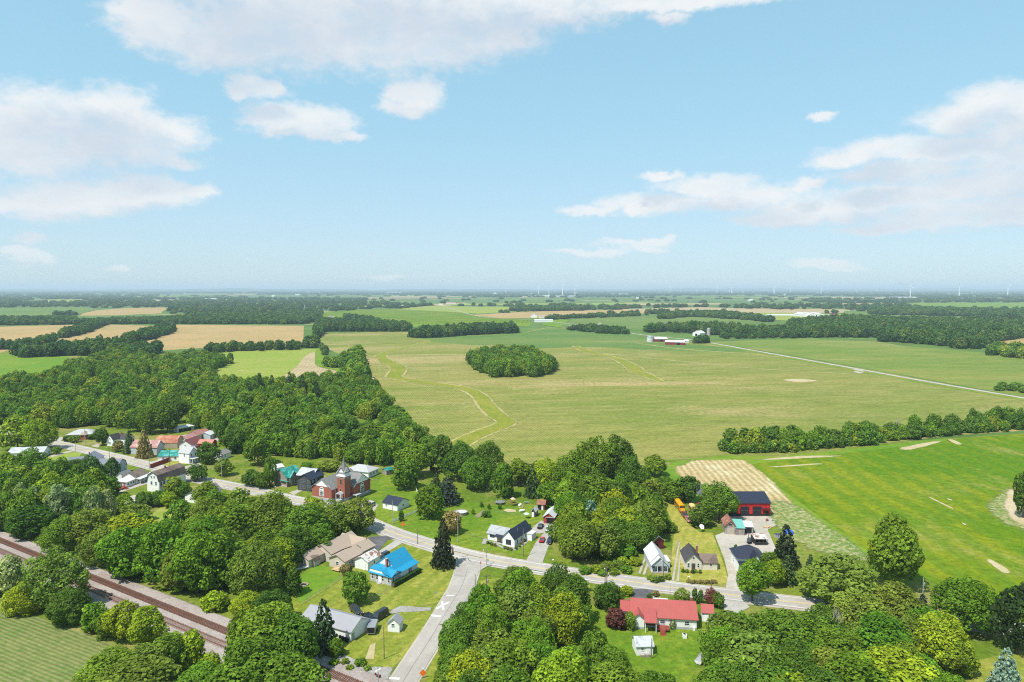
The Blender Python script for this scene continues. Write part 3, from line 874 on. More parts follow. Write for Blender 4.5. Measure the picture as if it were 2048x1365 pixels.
# ------------------------------------------------------------------ trees
def leaf_mat(name, trans=0.36):
    m = bpy.data.materials.new(name)
    m.use_nodes = True
    n = NT(m.node_tree)
    n.n.clear()
    out = n.new('ShaderNodeOutputMaterial')
    oi = n.new('ShaderNodeObjectInfo')
    at = n.new('ShaderNodeAttribute', attribute_name='tint')
    t = at.outputs['Fac']
    f = n.ramp(t, 0, 1, .42, 1.75, smooth=False)
    c = n.mix(1.0, oi.outputs['Color'], n.comb(f, f, f), 'MULTIPLY')
    r = oi.outputs['Random']
    warm = n.mix(n.ramp(r, 0, 1, 0.0, 1.0, smooth=False), (1.12, 1.02, .92), (.92, .99, 1.04))
    c = n.mix(1.0, c, warm, 'MULTIPLY')
    g = n.ramp(t, .45, 1.0, 0, .32)
    c = n.mix(g, c, n.mix(1.0, c, (1.55, 1.18, .6), 'MULTIPLY'))
    d = n.new('ShaderNodeBsdfDiffuse')
    tr = n.new('ShaderNodeBsdfTranslucent')
    n.put(d.inputs[0], c)
    n.put(tr.inputs[0], n.mix(1.0, c, (1.1, 1.15, .6), 'MULTIPLY'))
    mx = n.new('ShaderNodeMixShader')
    mx.inputs[0].default_value = trans
    n.l.new(d.outputs[0], mx.inputs[1])
    n.l.new(tr.outputs[0], mx.inputs[2])
    n.l.new(mx.outputs[0], out.inputs[0])
    return m


LEAF = leaf_mat('leaves')
NEEDLE = leaf_mat('needles', .12)


def wood_mat():
    m = leaf_mat('wood leaves', .3)
    n = NT(m.node_tree)
    oi = [x for x in n.n if x.type == 'OBJECT_INFO'][0]
    rp = n.new('ShaderNodeValToRGB')
    rp.color_ramp.interpolation = 'CONSTANT'
    cols = [(0.090, 0.175, 0.027), (0.139, 0.244, 0.029), (0.112, 0.212, 0.028), (0.185, 0.284, 0.031), (0.099, 0.192, 0.028), (0.139, 0.271, 0.027), (0.231, 0.298, 0.037), (0.122, 0.227, 0.035)]
    e = rp.color_ramp.elements
    e[0].position, e[0].color = 0, (*cols[0], 1)
    e[1].position, e[1].color = 1 / 8, (*cols[1], 1)
    for i in range(2, 8):
        q = e.new(i / 8)
        q.color = (*cols[i], 1)
    r = n.math('FRACT', n.math('MULTIPLY', oi.outputs['Random'], 7.37))
    n.put(rp.inputs[0], r)
    for l in list(n.l):
        if l.from_socket == oi.outputs['Color']:
            to = l.to_socket
            n.l.remove(l)
            n.l.new(rp.outputs[0], to)
    return m


WOODLEAF = wood_mat()
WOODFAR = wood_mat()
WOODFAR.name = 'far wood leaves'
for e_ in [x for x in WOODFAR.node_tree.nodes if x.type == 'VALTORGB'][0].color_ramp.elements:      # same leaf colours made darker and bluer for woods far out
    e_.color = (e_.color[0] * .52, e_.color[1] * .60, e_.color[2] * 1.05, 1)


def leaf_mesh(name, pos, nor, size, tint, mat, rs):
    """one four-sided leaf spray per point"""
    n = len(pos)
    a = np.cross(nor, rs.normal(size=(n, 3)))
    a /= np.linalg.norm(a, axis=1, keepdims=True) + 1e-9
    b = np.cross(nor, a)
    s = size[:, None]
    asp = rs.uniform(.55, 1.0, (n, 1))
    v = np.empty((n, 4, 3))
    v[:, 0] = pos - a * s
    v[:, 1] = pos - b * s * asp + nor * s * .15
    v[:, 2] = pos + a * s
    v[:, 3] = pos + b * s * asp + nor * s * .15
    me = bpy.data.meshes.new(name)
    me.vertices.add(n * 4)
    me.vertices.foreach_set('co', v.reshape(-1))
    me.loops.add(n * 4)
    me.loops.foreach_set('vertex_index', np.arange(n * 4, dtype=np.int32))
    me.polygons.add(n)
    me.polygons.foreach_set('loop_start', np.arange(0, n * 4, 4, dtype=np.int32))
    me.update(calc_edges=True)
    at = me.attributes.new('tint', 'FLOAT', 'FACE')
    at.data.foreach_set('value', np.clip(tint, 0, 1).astype(np.float32))
    me.materials.append(mat)
    return me


def crown_mesh(name, seed, nclump, total, leaf, kind='round'):
    """crown in a box 1 wide and 1 tall (z 0..1): overlapping leaf clumps on an uneven outline"""
    rs = np.random.RandomState(seed)
    C, Rr = [], []
    if kind == 'spruce':
        lev = 18
        for k in range(lev):
            z = .05 + .93 * (k / lev)
            rad = .5 * (1 - z) ** .72 + .012
            m = max(3, int(13 * (1 - z)) + 1)
            for j in range(m):
                t = 2 * math.pi * (j + rs.uniform(-.3, .3)) / m + k * 1.3
                for q in (.45, .8, 1.0):
                    rr = rad * q * rs.uniform(.82, 1.12)
                    C.append((rr * math.cos(t), rr * math.sin(t), z - .05 * q + rs.uniform(-.01, .01)))
                    Rr.append((.032 + .05 * (1 - z)) * (1.15 - .3 * q))
    else:
        zc, hz, hr = {'ball': (.5, .5, .5), 'round': (.52, .48, .5), 'tall': (.5, .5, .5), 'spread': (.45, .55, .5), 'column': (.5, .5, .5), 'bush': (.42, .55, .5)}[kind]
        g = math.pi * (3 - math.sqrt(5))
        lob = rs.normal(size=(5, 3))
        lob /= np.linalg.norm(lob, axis=1, keepdims=True)
        subs = [(np.zeros(3), 1.0)]
        if kind in ('round', 'tall', 'spread'):       # several domes leaning together make the crown
            ns = 4 if kind == 'round' else 5
            a0 = rs.uniform(0, 6.28)
            subs = [(np.array((0, 0, rs.uniform(.12, .3))), rs.uniform(.52, .64))]
            for k in range(ns):
                a = a0 + 6.283 * k / ns + rs.uniform(-.45, .45)
                q = rs.uniform(.36, .56)
                subs.append((np.array((q * math.cos(a), q * math.sin(a), rs.uniform(-.45, .12))), rs.uniform(.42, .62)))
        for si, (sc_, sr) in enumerate(subs):
            m = max(7, int(nclump * 1.5 * sr * sr / sum(x[1] ** 2 for x in subs)))
            for i in range(m):
                z = 1 - 2 * (i + .5) / m
                if z < -.72:
                    continue
                t = g * i + rs.uniform(-.3, .3)
                r = math.sqrt(max(0, 1 - z * z))
                d = np.array((r * math.cos(t), r * math.sin(t), z))
                bump = .80 + .16 * max(0, (lob @ d).max()) ** 2 + rs.uniform(-.18, .14)
                cr = rs.uniform(.09, .18) * (50 / nclump) ** .35
                q = sc_ + d * sr * bump
                if any(np.linalg.norm((q - c2)) < r2 * .72 for j, (c2, r2) in enumerate(subs) if j != si):
                    continue
                p = q * np.array((hr, hr, hz)) * (1 - cr * .6)
                if kind == 'tall':
                    p[:2] *= (1.0 - .38 * max(0, q[2]) ** 1.5)
                C.append((p[0], p[1], zc + p[2]))
                Rr.append(cr)
        for i in range(nclump // 3):
            d = rs.normal(size=3)
            d /= np.linalg.norm(d)
            q = rs.uniform(.2, .6)
            C.append((d[0] * hr * q, d[1] * hr * q, zc + d[2] * hz * q))
            Rr.append(.2 * (50 / nclump) ** .35)
    C, Rr = np.array(C), np.array(Rr)
    w = Rr ** (2 if kind != 'spruce' else 1.2)
    cnt = np.maximum(3, (total * 1.5 * w / w.sum())).astype(int)
    idx = np.repeat(np.arange(len(C)), cnt)
    d = rs.normal(size=(len(idx), 3))
    d /= np.linalg.norm(d, axis=1, keepdims=True)
    out = C[idx] - np.array((0, 0, .45 if kind != 'spruce' else 0))
    if kind == 'spruce':
        out[:, 2] = .05
    out /= np.linalg.norm(out, axis=1, keepdims=True) + 1e-9
    keep = (d * out).sum(1) > -.25
    idx, d = idx[keep], d[keep]
    rad = Rr[idx] * (1 - .35 * rs.uniform(size=len(idx)) ** 2)
    flat = np.array((1, 1, .8 if kind != 'spruce' else .45))
    p = C[idx] + d * rad[:, None] * flat
    # leaves buried in other clumps cannot be seen: leave them out
    hid = np.zeros(len(p), bool)
    for j in range(len(C)):
        m = (np.sum(((p - C[j]) / flat) ** 2, 1) < (Rr[j] * .62) ** 2) & (idx != j)
        hid |= m
    p, d, idx = p[~hid], d[~hid], idx[~hid]
    rr = np.percentile(np.hypot(p[:, 0], p[:, 1]), 97)
    p[:, :2] *= .5 / rr
    z0_, z1_ = np.percentile(p[:, 2], (1.0, 99.5))
    p[:, 2] = (p[:, 2] - z0_) / (z1_ - z0_)
    nor = d + .42 * rs.normal(size=d.shape) + np.array((0, 0, .25))
    nor /= np.linalg.norm(nor, axis=1, keepdims=True)
    ct = rs.uniform(-.17, .17, len(C))
    tint = .42 + ct[idx] + rs.normal(0, .15, len(p))
    size = leaf * rs.uniform(.6, 1.3, len(p))
    return leaf_mesh(name, p, nor, size, tint, NEEDLE if kind == 'spruce' else LEAF, rs)


def trunk_mesh(name, seed, limbs=5, lo=.0, bare=False):
    """unit tree: height 1; tapered trunk and limbs reaching into the crown"""
    rg = random.Random(seed)
    mb = MB()
    mb.tube((0, 0, 0), (rg.uniform(-.01, .01), 0, .3), .030, .022, 7)
    mb.tube((0, 0, .29), (rg.uniform(-.04, .04), rg.uniform(-.04, .04), .8), .022, .006, 6)
    for i in range(limbs):
        t = 2 * math.pi * i / limbs + rg.uniform(-.4, .4)
        z = rg.uniform(.18, .45)
        r = rg.uniform(.16, .3)
        e = (r * math.cos(t), r * math.sin(t), z + rg.uniform(.2, .34))
        mb.tube((0, 0, z), e, .013, .004, 5)
        if bare:
            for k in range(4):
                u = rg.uniform(.35, .9)
                b = [e[j] * u + (0, 0, z)[j] * (1 - u) for j in range(3)]
                mb.tube(b, (b[0] + rg.uniform(-.13, .13), b[1] + rg.uniform(-.13, .13), b[2] + rg.uniform(.06, .2)), .006, .0015, 4)
    return mb.mesh(name, DEADWOOD if bare else BARK)


CROWN = {}
for kind, nc in (('ball', 60), ('round', 58), ('tall', 54), ('spread', 66), ('bush', 40), ('column', 40)):
    big = kind in ('round', 'tall', 'spread')
    CROWN[kind, 'near'] = [crown_mesh(kind + '_crown', 10 + i, int(nc * (1.25, 1, .8, 1)[i]), int(9500 / (.62, 1, 1.3, .8)[i]), .027 * (.78, 1, 1.14, .9)[i], kind) for i in range(4 if big else 1)]
    CROWN[kind, 'mid'] = [crown_mesh(kind + '_crown', 30 + i, int(nc * .75), int(3200 / (.62, 1, 1.3, .8)[i]), .043 * (.78, 1, 1.14, .9)[i], kind) for i in range(4 if big else 2)]
    CROWN[kind, 'far'] = [crown_mesh(kind + '_crown', 50 + i, int(nc * .42), 700, .085, kind) for i in range(4 if big else 1)]
CROWN['spruce', 'near'] = [crown_mesh('spruce_crown', 71 + i, 0, 8000, .024, 'spruce') for i in range(2)]
CROWN['spruce', 'mid'] = [crown_mesh('spruce_crown', 74, 0, 2600, .042, 'spruce')]
CROWN['spruce', 'far'] = CROWN['spruce', 'mid']
TRUNK = [trunk_mesh('trunk', 90 + i) for i in range(4)]
DEADTREE = trunk_mesh('bare_branches', 97, 9, bare=True)

PAL = {'D': (0.083, 0.159, 0.024), 'M': (0.124, 0.218, 0.026), 'G': (0.127, 0.250, 0.024), 'Y': (.255, .345, .026), 'O': (.176, .250, .040), 'S': (0.283, 0.354, 0.153),
       'P': (0.171, 0.059, 0.050), 'B': (0.177, 0.295, 0.236), 'C': (0.065, 0.118, 0.040), 'W': (0.171, 0.260, 0.028), 'K': (0.236, 0.206, 0.077)}
SIZEW = {'tree': 1}
trng = random.Random(4)
TREE_COUNT = [0]


def plant(name, label, cat, p, w, h, kind='round', col='M', group=None, lift=None, ppx=None, depth=None):
    """a tree or shrub: crown w wide, total height h, on ground point p"""
    px = w * ppm(p)
    lod = 'near' if px > 62 else 'mid' if px > 24 else 'far'
    r = root(name, label, cat, (p.x, p.y, 0), trng.uniform(0, 6.28), group)
    if lift is None:
        lift = {'ball': .12, 'round': .14, 'tall': .10, 'spread': .12, 'bush': 0.0, 'column': .02, 'spruce': .04}[kind]
    me = trng.choice(CROWN[kind, lod])
    c = put('crown' if kind != 'bush' else 'foliage', me, r, (0, 0, h * lift))
    c.scale = (w, w * (depth or trng.uniform(.88, 1.08)), h * (1 - lift))
    base = PAL[col] if isinstance(col, str) else col
    k = trng.uniform(.88, 1.12)
    c.color = (base[0] * k * trng.uniform(.92, 1.08), base[1] * k, base[2] * k, 1)
    t = put('trunk' if kind != 'bush' else 'stem', TRUNK[TREE_COUNT[0] % 4], r)
    t.scale = (max(h * .75, w), max(h * .75, w), h)
    TREE_COUNT[0] += 1
    return r


def tree(x, yb, w, yt, label, kind='round', col='M', name='tree', cat='tree', group=None, **k):
    """pixel measures from the photograph: foot (x, yb), crown width w, top row yt"""
    p = G(x, yb)
    wm = w / ppm((p.x, p.y, 5))
    if name not in ('bush', 'plant'):            # yb is where the near edge of the crown meets the ground in the photograph
        p = p + Vector((p.x, p.y, 0)).normalized() * wm * .30
    h = max(1.0, top_z(p, yt))
    return plant(name, label, cat, p, wm, h, kind, col, group, **k)


T = tree
# -- by the railway and the crop
T(116, 1228, 112, 1098, 'grey green half bare tree between the crop and the railway', 'spread', 'O')
T(22, 1196, 60, 1112, 'silvery thin tree beside the tracks at the photo edge', 'tall', 'S')
T(-30, 1200, 70, 1130, 'green tree cut by the photo edge beside the tracks', 'round', 'M')
T(48, 1225, 74, 1168, 'yellow green bush at the crop edge below the silvery tree', 'bush', 'Y', 'bush', 'bush')
T(140, 1245, 80, 1180, 'dark bush below the half bare tree', 'bush', 'D', 'bush', 'bush')
T(190, 1262, 60, 1208, 'bright green shrub between tracks and crop corner', 'bush', 'G', 'bush', 'bush')
T(215, 1275, 50, 1225, 'dark green low shrub leaning over the crop', 'bush', 'M', 'bush', 'bush')
T(246, 1290, 76, 1206, 'yellow green tree beside the tracks, smaller of the yellow pair', 'round', 'Y')
T(297, 1305, 78, 1212, 'bright yellow green tree beside the tracks, taller of the yellow pair', 'round', 'Y')
T(385, 1345, 56, 1262, 'slim yellow green tree alone beside the second track', 'tall', 'Y')
T(340, 1358, 84, 1268, 'green tree between the two yellow green trees by the track', 'round', 'W')
T(300, 1385, 110, 1290, 'olive tree at the crop end of the railway thicket', 'round', 'O')
T(225, 1392, 130, 1305, 'olive bush tree standing in the striped crop corner', 'spread', 'W')
T(270, 1440, 170, 1330, 'broad olive tree at the bottom edge by the striped crop', 'spread', 'O')
T(422, 1350, 44, 1308, 'small yellow shrub on the ballast edge', 'bush', 'Y', 'bush', 'bush')
T(400, 1395, 100, 1335, 'bright low shrub below the yellow shrub on the ballast', 'bush', 'G', 'bush', 'bush')
T(488, 1340, 80, 1222, 'narrow green tree leaning over the main track', 'tall', 'M')
T(535, 1355, 150, 1212, 'tall bright tree hiding the middle of the railway', 'round', 'W')
T(590, 1365, 120, 1232, 'broad mid green tree beside the dark spruce', 'round', 'M')
T(500, 1420, 150, 1285, 'large green tree at the bottom edge over the tracks', 'spread', 'W')
T(590, 1440, 130, 1315, 'dark green tree at the bottom edge by the ballast', 'round', 'M')
T(648, 1312, 62, 1202, 'tall dark spruce beside the grey garage', 'spruce', 'C', 'spruce_tree', 'tree')
T(672, 1312, 34, 1280, 'leafy shrub at the foot of the spruce', 'bush', 'M', 'bush', 'bush')
T(492, 1245, 76, 1186, 'yellow green bushy tree at the ballast edge', 'round', 'Y')
T(548, 1245, 80, 1182, 'dark olive bush behind the yellow green bushy tree', 'bush', 'D', 'bush', 'bush')
T(432, 1220, 55, 1185, 'small yellow bush at the wood foot by the ballast', 'bush', 'Y', 'bush', 'bush')
T(520, 1205, 122, 1092, 'big round maple at the end of the railway wood', 'ball', 'O')
T(585, 1195, 40, 1140, 'dark narrow tree by the wooden fence', 'tall', 'D')
for i, (x, yb, w, yt, kd, c, lab) in enumerate([
        (250, 1166, 100, 1058, 'spread', 'G', 'vivid green tree over the bend of the tracks'), (205, 1138, 80, 1058, 'tall', 'O', 'yellowish tree at the rail side of the vivid green trees'),
        (330, 1178, 112, 1046, 'spread', 'G', 'vivid green tallest tree of the railway wood'), (395, 1200, 104, 1070, 'spread', 'G', 'vivid green tree at the foot of railway wood'),
        (350, 1192, 60, 1104, 'tall', 'O', 'olive slender tree between vivid green trees'), (445, 1190, 110, 1060, 'spread', 'M', 'dark green tree beside the big round maple'),
        (130, 1112, 90, 1034, 'round', 'M', 'green tree beside the tracks below the silver trees'), (60, 1080, 100, 1010, 'round', 'D', 'dark tree close to the tracks at the photo edge'),
        (0, 1062, 110, 990, 'round', 'M', 'green tree at the photo edge above the tracks'), (180, 1105, 100, 1020, 'round', 'O', 'olive tree in the lane of railway trees'),
        (265, 1105, 100, 1030, 'round', 'Y', 'yellow green maple before the dark fence'), (420, 1150, 110, 1035, 'round', 'G', 'bright green tree midway in the railway wood'),
        (480, 1110, 120, 1012, 'round', 'W', 'round green tree behind the round maple'), (545, 1100, 110, 985, 'round', 'O', 'tall olive tree by the bend of the road'),
        (615, 1105, 110, 1012, 'round', 'M', 'dark green tree beside the beige house drive'), (660, 1085, 90, 1005, 'round', 'O', 'olive tree over the road opposite the church'),
        (712, 1074, 82, 1000, 'round', 'O', 'last tree of the road wood opposite the church'), (585, 1135, 90, 1055, 'round', 'D', 'dark tree behind the beige house fence'),
        (640, 1115, 80, 1050, 'round', 'M', 'green tree shading the asphalt drive'), (470, 1035, 64, 985, 'round', 'Y', 'yellow green tree beside the road below the grey roofed house'),
        (415, 1070, 80, 1000, 'round', 'O', 'olive tree below the grey roofed house'), (360, 1075, 70, 1040, 'round', 'G', 'green tree behind the dark fence corner'),
        (310, 1100, 90, 1062, 'bush', 'G', 'green bushy tree below dark fence')]):
    T(x, yb, w, yt, lab, kd, c)
for i, x in enumerate((42, 70, 95, 118, 140, 165, 190, 212)):
    T(x, 1058 - (i % 3) * 8, 44, 968 + (i * 7) % 18, ('first', 'second', 'third', 'fourth', 'fifth', 'sixth', 'seventh', 'last')[i] + ' silvery poplar from the left in the stand below the red deck', 'tall', 'S', group='stand of silvery poplars')
# -- round the blue roofed house and the junction
T(712, 1214, 60, 1146, 'perfectly round dark tree on the mown lawn', 'ball', 'M', lift=.10)
T(886, 1140, 50, 1040, 'tall dark spruce standing at the junction', 'spruce', (.040, .055, .026), 'spruce_tree', 'tree', lift=.03)
T(903, 1072, 44, 1024, 'brownish round tree behind the junction spruce', 'round', 'K')
T(693, 1150, 26, 1128, 'brownish shrub at the yard fence', 'bush', 'K', 'bush', 'bush')
T(860, 1042, 58, 972, 'round dark maple by the white fence', 'ball', 'M', lift=.12)
T(809, 984, 60, 920, 'rounded tree on the church lawn edge', 'round', 'M')
T(893, 1012, 62, 958, 'silvery spruce behind the pool', 'spruce', (.05, .075, .055), 'spruce_tree', 'tree')
T(872, 985, 30, 948, 'small dark spruce beside the silvery spruce', 'spruce', 'C', 'spruce_tree', 'tree')
T(1006, 1000, 46, 926, 'slim green tree over the trampoline', 'tall', 'M')
T(1066, 998, 36, 940, 'dark narrow spruce behind the swing tower', 'spruce', 'C', 'spruce_tree', 'tree')
T(803, 1043, 11, 1022, 'clipped cone shrub at the white fence', 'column', 'D', 'bush', 'bush')
for x, yb, c in ((963, 1016, 'M'), (978, 1020, 'M'), (1000, 1020, 'D'), (946, 1030, 'W')):
    T(x, yb, 8, yb - 12, {963: 'green', 978: 'second green', 1000: 'dark', 946: 'light green'}[x] + ' young fruit tree in the garden by the pool', 'round', c, 'young_tree', 'tree', 'young garden trees')
T(972, 1034, 20, 1022, 'row of leafy vegetables beside the bare garden bed', 'bush', 'D', 'plant', 'plant')
# wood in the middle
for i, (x, yb, w, yt, kd, c, lab) in enumerate([
        (830, 960, 76, 885, 'round', 'W', 'yellow tinted tree by the teal roofed shed'), (885, 945, 60, 872, 'tall', 'D', 'tall dark tree at the head of the field corner'),
        (925, 968, 84, 885, 'round', 'D', 'dark tree behind the silvery spruce'), (975, 965, 84, 884, 'round', 'D', 'broad dark tree at the edge of the bean field'),
        (950, 985, 70, 915, 'round', 'M', 'round green tree shading the lawn edge'), (1040, 975, 60, 920, 'round', 'W', 'light green tree between slim tree and spruce'),
        (1092, 985, 66, 920, 'round', 'Y', 'yellow green tree at the bean field border'), (1075, 965, 50, 925, 'round', 'D', 'dark small tree behind the yellow green tree'),
        (1110, 1015, 70, 965, 'round', 'G', 'bright green tree over the small red shed'), (1140, 1000, 70, 905, 'tall', 'M', 'left shoulder tree of the great clump behind red garage'),
        (1185, 1000, 95, 876, 'spread', 'M', 'tallest broad tree of the great clump behind the red garage'), (1232, 990, 95, 872, 'spread', 'D', 'tallest dark tree of the great clump'),
        (1262, 1010, 70, 915, 'tall', 'D', 'dark tree at the lane side of great clump'), (1190, 1045, 80, 950, 'round', 'M', 'green tree before the great clump'),
        (1240, 1050, 80, 960, 'round', 'D', 'dark tree before the great clump'), (1140, 1045, 66, 985, 'round', 'G', 'bright tree beside red garage'),
        (1182, 1080, 50, 1003, 'spruce', 'B', 'pale blue spruce in the clump behind the driveway'), (1125, 1088, 60, 1035, 'round', 'W', 'round tree beside the driveway cars'),
        (1165, 1130, 80, 1045, 'round', 'O', 'olive tree above the road verge'), (1210, 1125, 76, 1050, 'round', 'O', 'reddish olive tree over the road verge'),
        (1250, 1090, 80, 1020, 'round', 'Y', 'yellow topped tree in the roadside clump'), (1295, 1085, 76, 1004, 'round', 'O', 'round olive tree beside the mown lane'),
        (1275, 1110, 70, 1045, 'round', 'M', 'green tree behind the red lean to shed'), (1150, 1110, 60, 1060, 'round', 'M', 'dark round tree over the drive edge'),
        (1310, 955, 50, 912, 'round', 'W', 'small tree at the field gap beside the lane'), (1330, 985, 40, 955, 'bush', 'M', 'bush at the lane gap'),
        (1225, 1115, 50, 1082, 'bush', 'G', 'bright bush in the rough verge'), (1255, 1115, 40, 1090, 'bush', 'G', 'low bright bush near wheel tracks'),
        (1345, 1010, 46, 962, 'round', 'M', 'tree behind the yellow bus'), (1372, 1008, 56, 952, 'round', 'D', 'dark rounded tree above the yellow bus'),
        (1340, 1065, 26, 1045, 'bush', 'M', 'dark bush beside the mown lane')]):
    T(x, yb, w, yt, lab, kd, c, *(('bush', 'bush') if kd == 'bush' else ('spruce_tree', 'tree') if kd == 'spruce' else ('tree', 'tree')))
# barn yard
T(1438, 1048, 76, 966, 'large tree in front of the red barn', 'spread', 'M', lift=.25)
T(1402, 1058, 50, 1010, 'small round tree beside the faded bus', 'round', 'D')
T(1570, 1140, 52, 1052, 'tall dark spruce beside the house with the navy roof', 'spruce', (.035, .055, .030), 'spruce_tree', 'tree')
T(1574, 1172, 40, 1112, 'lower spruce at the drive mouth', 'spruce', 'C', 'spruce_tree', 'tree')
T(1471, 1112, 10, 1090, 'clipped cone shrub beside the navy roofed house', 'column', 'D', 'bush', 'bush')
T(1504, 1212, 70, 1118, 'bright tree hiding the navy roofed house', 'round', 'G', lift=.22)
T(1548, 1178, 44, 1118, 'yellow green tree beside the lower spruce', 'round', 'Y')
T(1535, 1155, 40, 1105, 'slim tree before the navy roofed house', 'tall', 'M')
# red roofed house
T(1232, 1262, 45, 1218, 'round purple leaved tree at the red roofed house', 'round', 'P', lift=.06)
T(1258, 1258, 30, 1225, 'green bush between purple tree and white wall', 'bush', 'M', 'bush', 'bush')
T(1215, 1214, 62, 1168, 'wide dark bush at the asphalt drive', 'bush', 'D', 'bush', 'bush')
T(1153, 1190, 50, 1150, 'light green tree on the corner lawn', 'round', 'G')
T(1135, 1200, 36, 1175, 'bush below the light green lawn tree', 'bush', 'G', 'bush', 'bush')
T(1254, 1190, 26, 1172, 'yellow green shrub beside the asphalt drive', 'bush', 'Y', 'bush', 'bush')
T(1300, 1200, 14, 1188, 'small dark shrub at the front of the red roofed house', 'bush', 'D', 'bush', 'bush')
T(1312, 1192, 16, 1182, 'reddish shrub on the front lawn strip', 'bush', 'K', 'bush', 'bush')
T(1363, 1206, 32, 1178, 'round olive shrub behind the red roof', 'bush', 'O', 'bush', 'bush')
T(1389, 1208, 13, 1177, 'taller dark column shrub of the pair behind red roof', 'column', 'D', 'bush', 'bush')
T(1401, 1208, 11, 1180, 'shorter dark column shrub of the pair behind red roof', 'column', 'D', 'bush', 'bush')
T(1422, 1213, 30, 1178, 'reddish tree behind the small red roofed shed', 'round', 'P')
T(1434, 1218, 32, 1186, 'green tree behind the small red roofed shed', 'round', 'M')
T(1345, 1258, 14, 1238, 'pale leafy plant against the white wall', 'bush', 'S', 'bush', 'bush')
# trees along the bottom middle
for i, (x, yb, w, yt, kd, c, lab) in enumerate([
        (1035, 1225, 100, 1135, 'round', 'O', 'olive tree at the tip of the clump below the junction'), (935, 1275, 70, 1205, 'tall', 'D', 'dark tree beside the side road'),
        (985, 1270, 100, 1200, 'round', 'O', 'olive round tree in the roadside clump'), (1060, 1275, 120, 1185, 'spread', 'M', 'broad green tree in the heart of the lower clump'),
        (1130, 1285, 110, 1180, 'round', 'M', 'dark edged tree beside the lawn of the red roofed house'), (910, 1330, 80, 1240, 'tall', 'M', 'green tree close to the side road'),
        (980, 1345, 120, 1245, 'spread', 'O', 'olive large tree of the lower clump'), (1060, 1340, 110, 1250, 'round', 'G', 'bright tree of the lower clump'),
        (915, 1400, 90, 1290, 'tall', 'M', 'tall green tree at the bottom beside the side road'), (985, 1415, 130, 1300, 'spread', 'O', 'olive tree at the bottom edge of the clump'),
        (1075, 1400, 120, 1290, 'round', 'G', 'bright green tree at the bottom edge of the clump'), (1140, 1400, 100, 1300, 'round', 'G', 'bright rounded tree at the bottom edge by the gap'),
        (1190, 1330, 60, 1262, 'bush', 'M', 'leafy thicket beside the lawn'), (1225, 1365, 80, 1300, 'bush', 'M', 'leafy thicket below the grey shed'),
        (1220, 1430, 120, 1330, 'round', 'W', 'green tree at the bottom edge below the grey shed'), (1310, 1440, 90, 1345, 'round', 'M', 'green tree top at the bottom edge of the lawn')]):
    T(x, yb, w, yt, lab, kd, c, *(('bush', 'bush') if kd == 'bush' else ('tree', 'tree')))
# lower right
for i, (x, yb, w, yt, kd, c, lab) in enumerate([
        (1787, 1186, 110, 1036, 'round', 'W', 'large lone tree in front of the alfalfa field'), (1680, 1235, 170, 1118, 'spread', 'O', 'wide olive tree over the road end'),
        (1790, 1265, 110, 1165, 'round', 'O', 'olive tree below the lone tree'), (1725, 1285, 130, 1190, 'spread', 'O', 'pale olive tree over a bare trunk'),
        (1925, 1275, 130, 1160, 'ball', 'G', 'vivid dense green tree beside the alfalfa'), (1645, 1295, 86, 1226, 'round', 'M', 'green tree at the road end'),
        (1462, 1325, 120, 1232, 'spread', 'O', 'big sparse tree beside the red roofed house'), (1560, 1320, 130, 1224, 'spread', 'M', 'broad tree over the white sheds'),
        (1500, 1390, 150, 1275, 'spread', 'O', 'large sparse tree at the lawn edge over parked trailer'), (1590, 1380, 120, 1290, 'round', 'D', 'dark tree low beside the sparse tree'),
        (1660, 1350, 120, 1265, 'round', 'W', 'green tree below the bare trunk'), (1760, 1345, 120, 1235, 'spread', 'G', 'bright green tree under the pale olive tree'),
        (1880, 1350, 110, 1232, 'round', 'Y', 'yellow tinted tree beside the striped lawn'), (1700, 1410, 120, 1310, 'round', 'G', 'bright tree at the bottom edge'),
        (1800, 1410, 130, 1305, 'round', 'Y', 'yellow green tree at the bottom edge'), (1440, 1440, 110, 1340, 'round', 'M', 'dark tree at the bottom edge by the lawn'),
        (1550, 1430, 120, 1335, 'round', 'M', 'mid green tree at the bottom edge'), (1640, 1440, 110, 1340, 'round', 'D', 'dark green tree at the bottom edge near the trailer'),
        (1900, 1430, 90, 1350, 'bush', 'G', 'low bright thicket at the bottom of the striped lawn'), (1450, 1395, 60, 1330, 'bush', 'M', 'thicket beside the covered boat')]):
    T(x, yb, w, yt, lab, kd, c, *(('bush', 'bush') if kd == 'bush' else ('tree', 'tree')))
T(2032, 1318, 90, 1170, 'tall dark pine at the photo edge', 'tall', (.050, .088, .030))
T(2010, 1385, 56, 1298, 'pale blue spruce on the striped lawn', 'spruce', 'B', 'spruce_tree', 'tree', lift=.02)
T(1843, 1235, 36, 1190, 'small blue green spruce below the silvered pole', 'spruce', (.04, .075, .05), 'spruce_tree', 'tree')
T(1620, 1140, 20, 1110, 'slim dark spruce at the alfalfa corner', 'spruce', 'C', 'spruce_tree', 'tree')
T(2046, 1040, 40, 945, 'dark tree at the photo edge by the pale spot', 'round', 'D')
T(2070, 1010, 50, 935, 'tree at the photo edge above the pale spot', 'round', 'M')
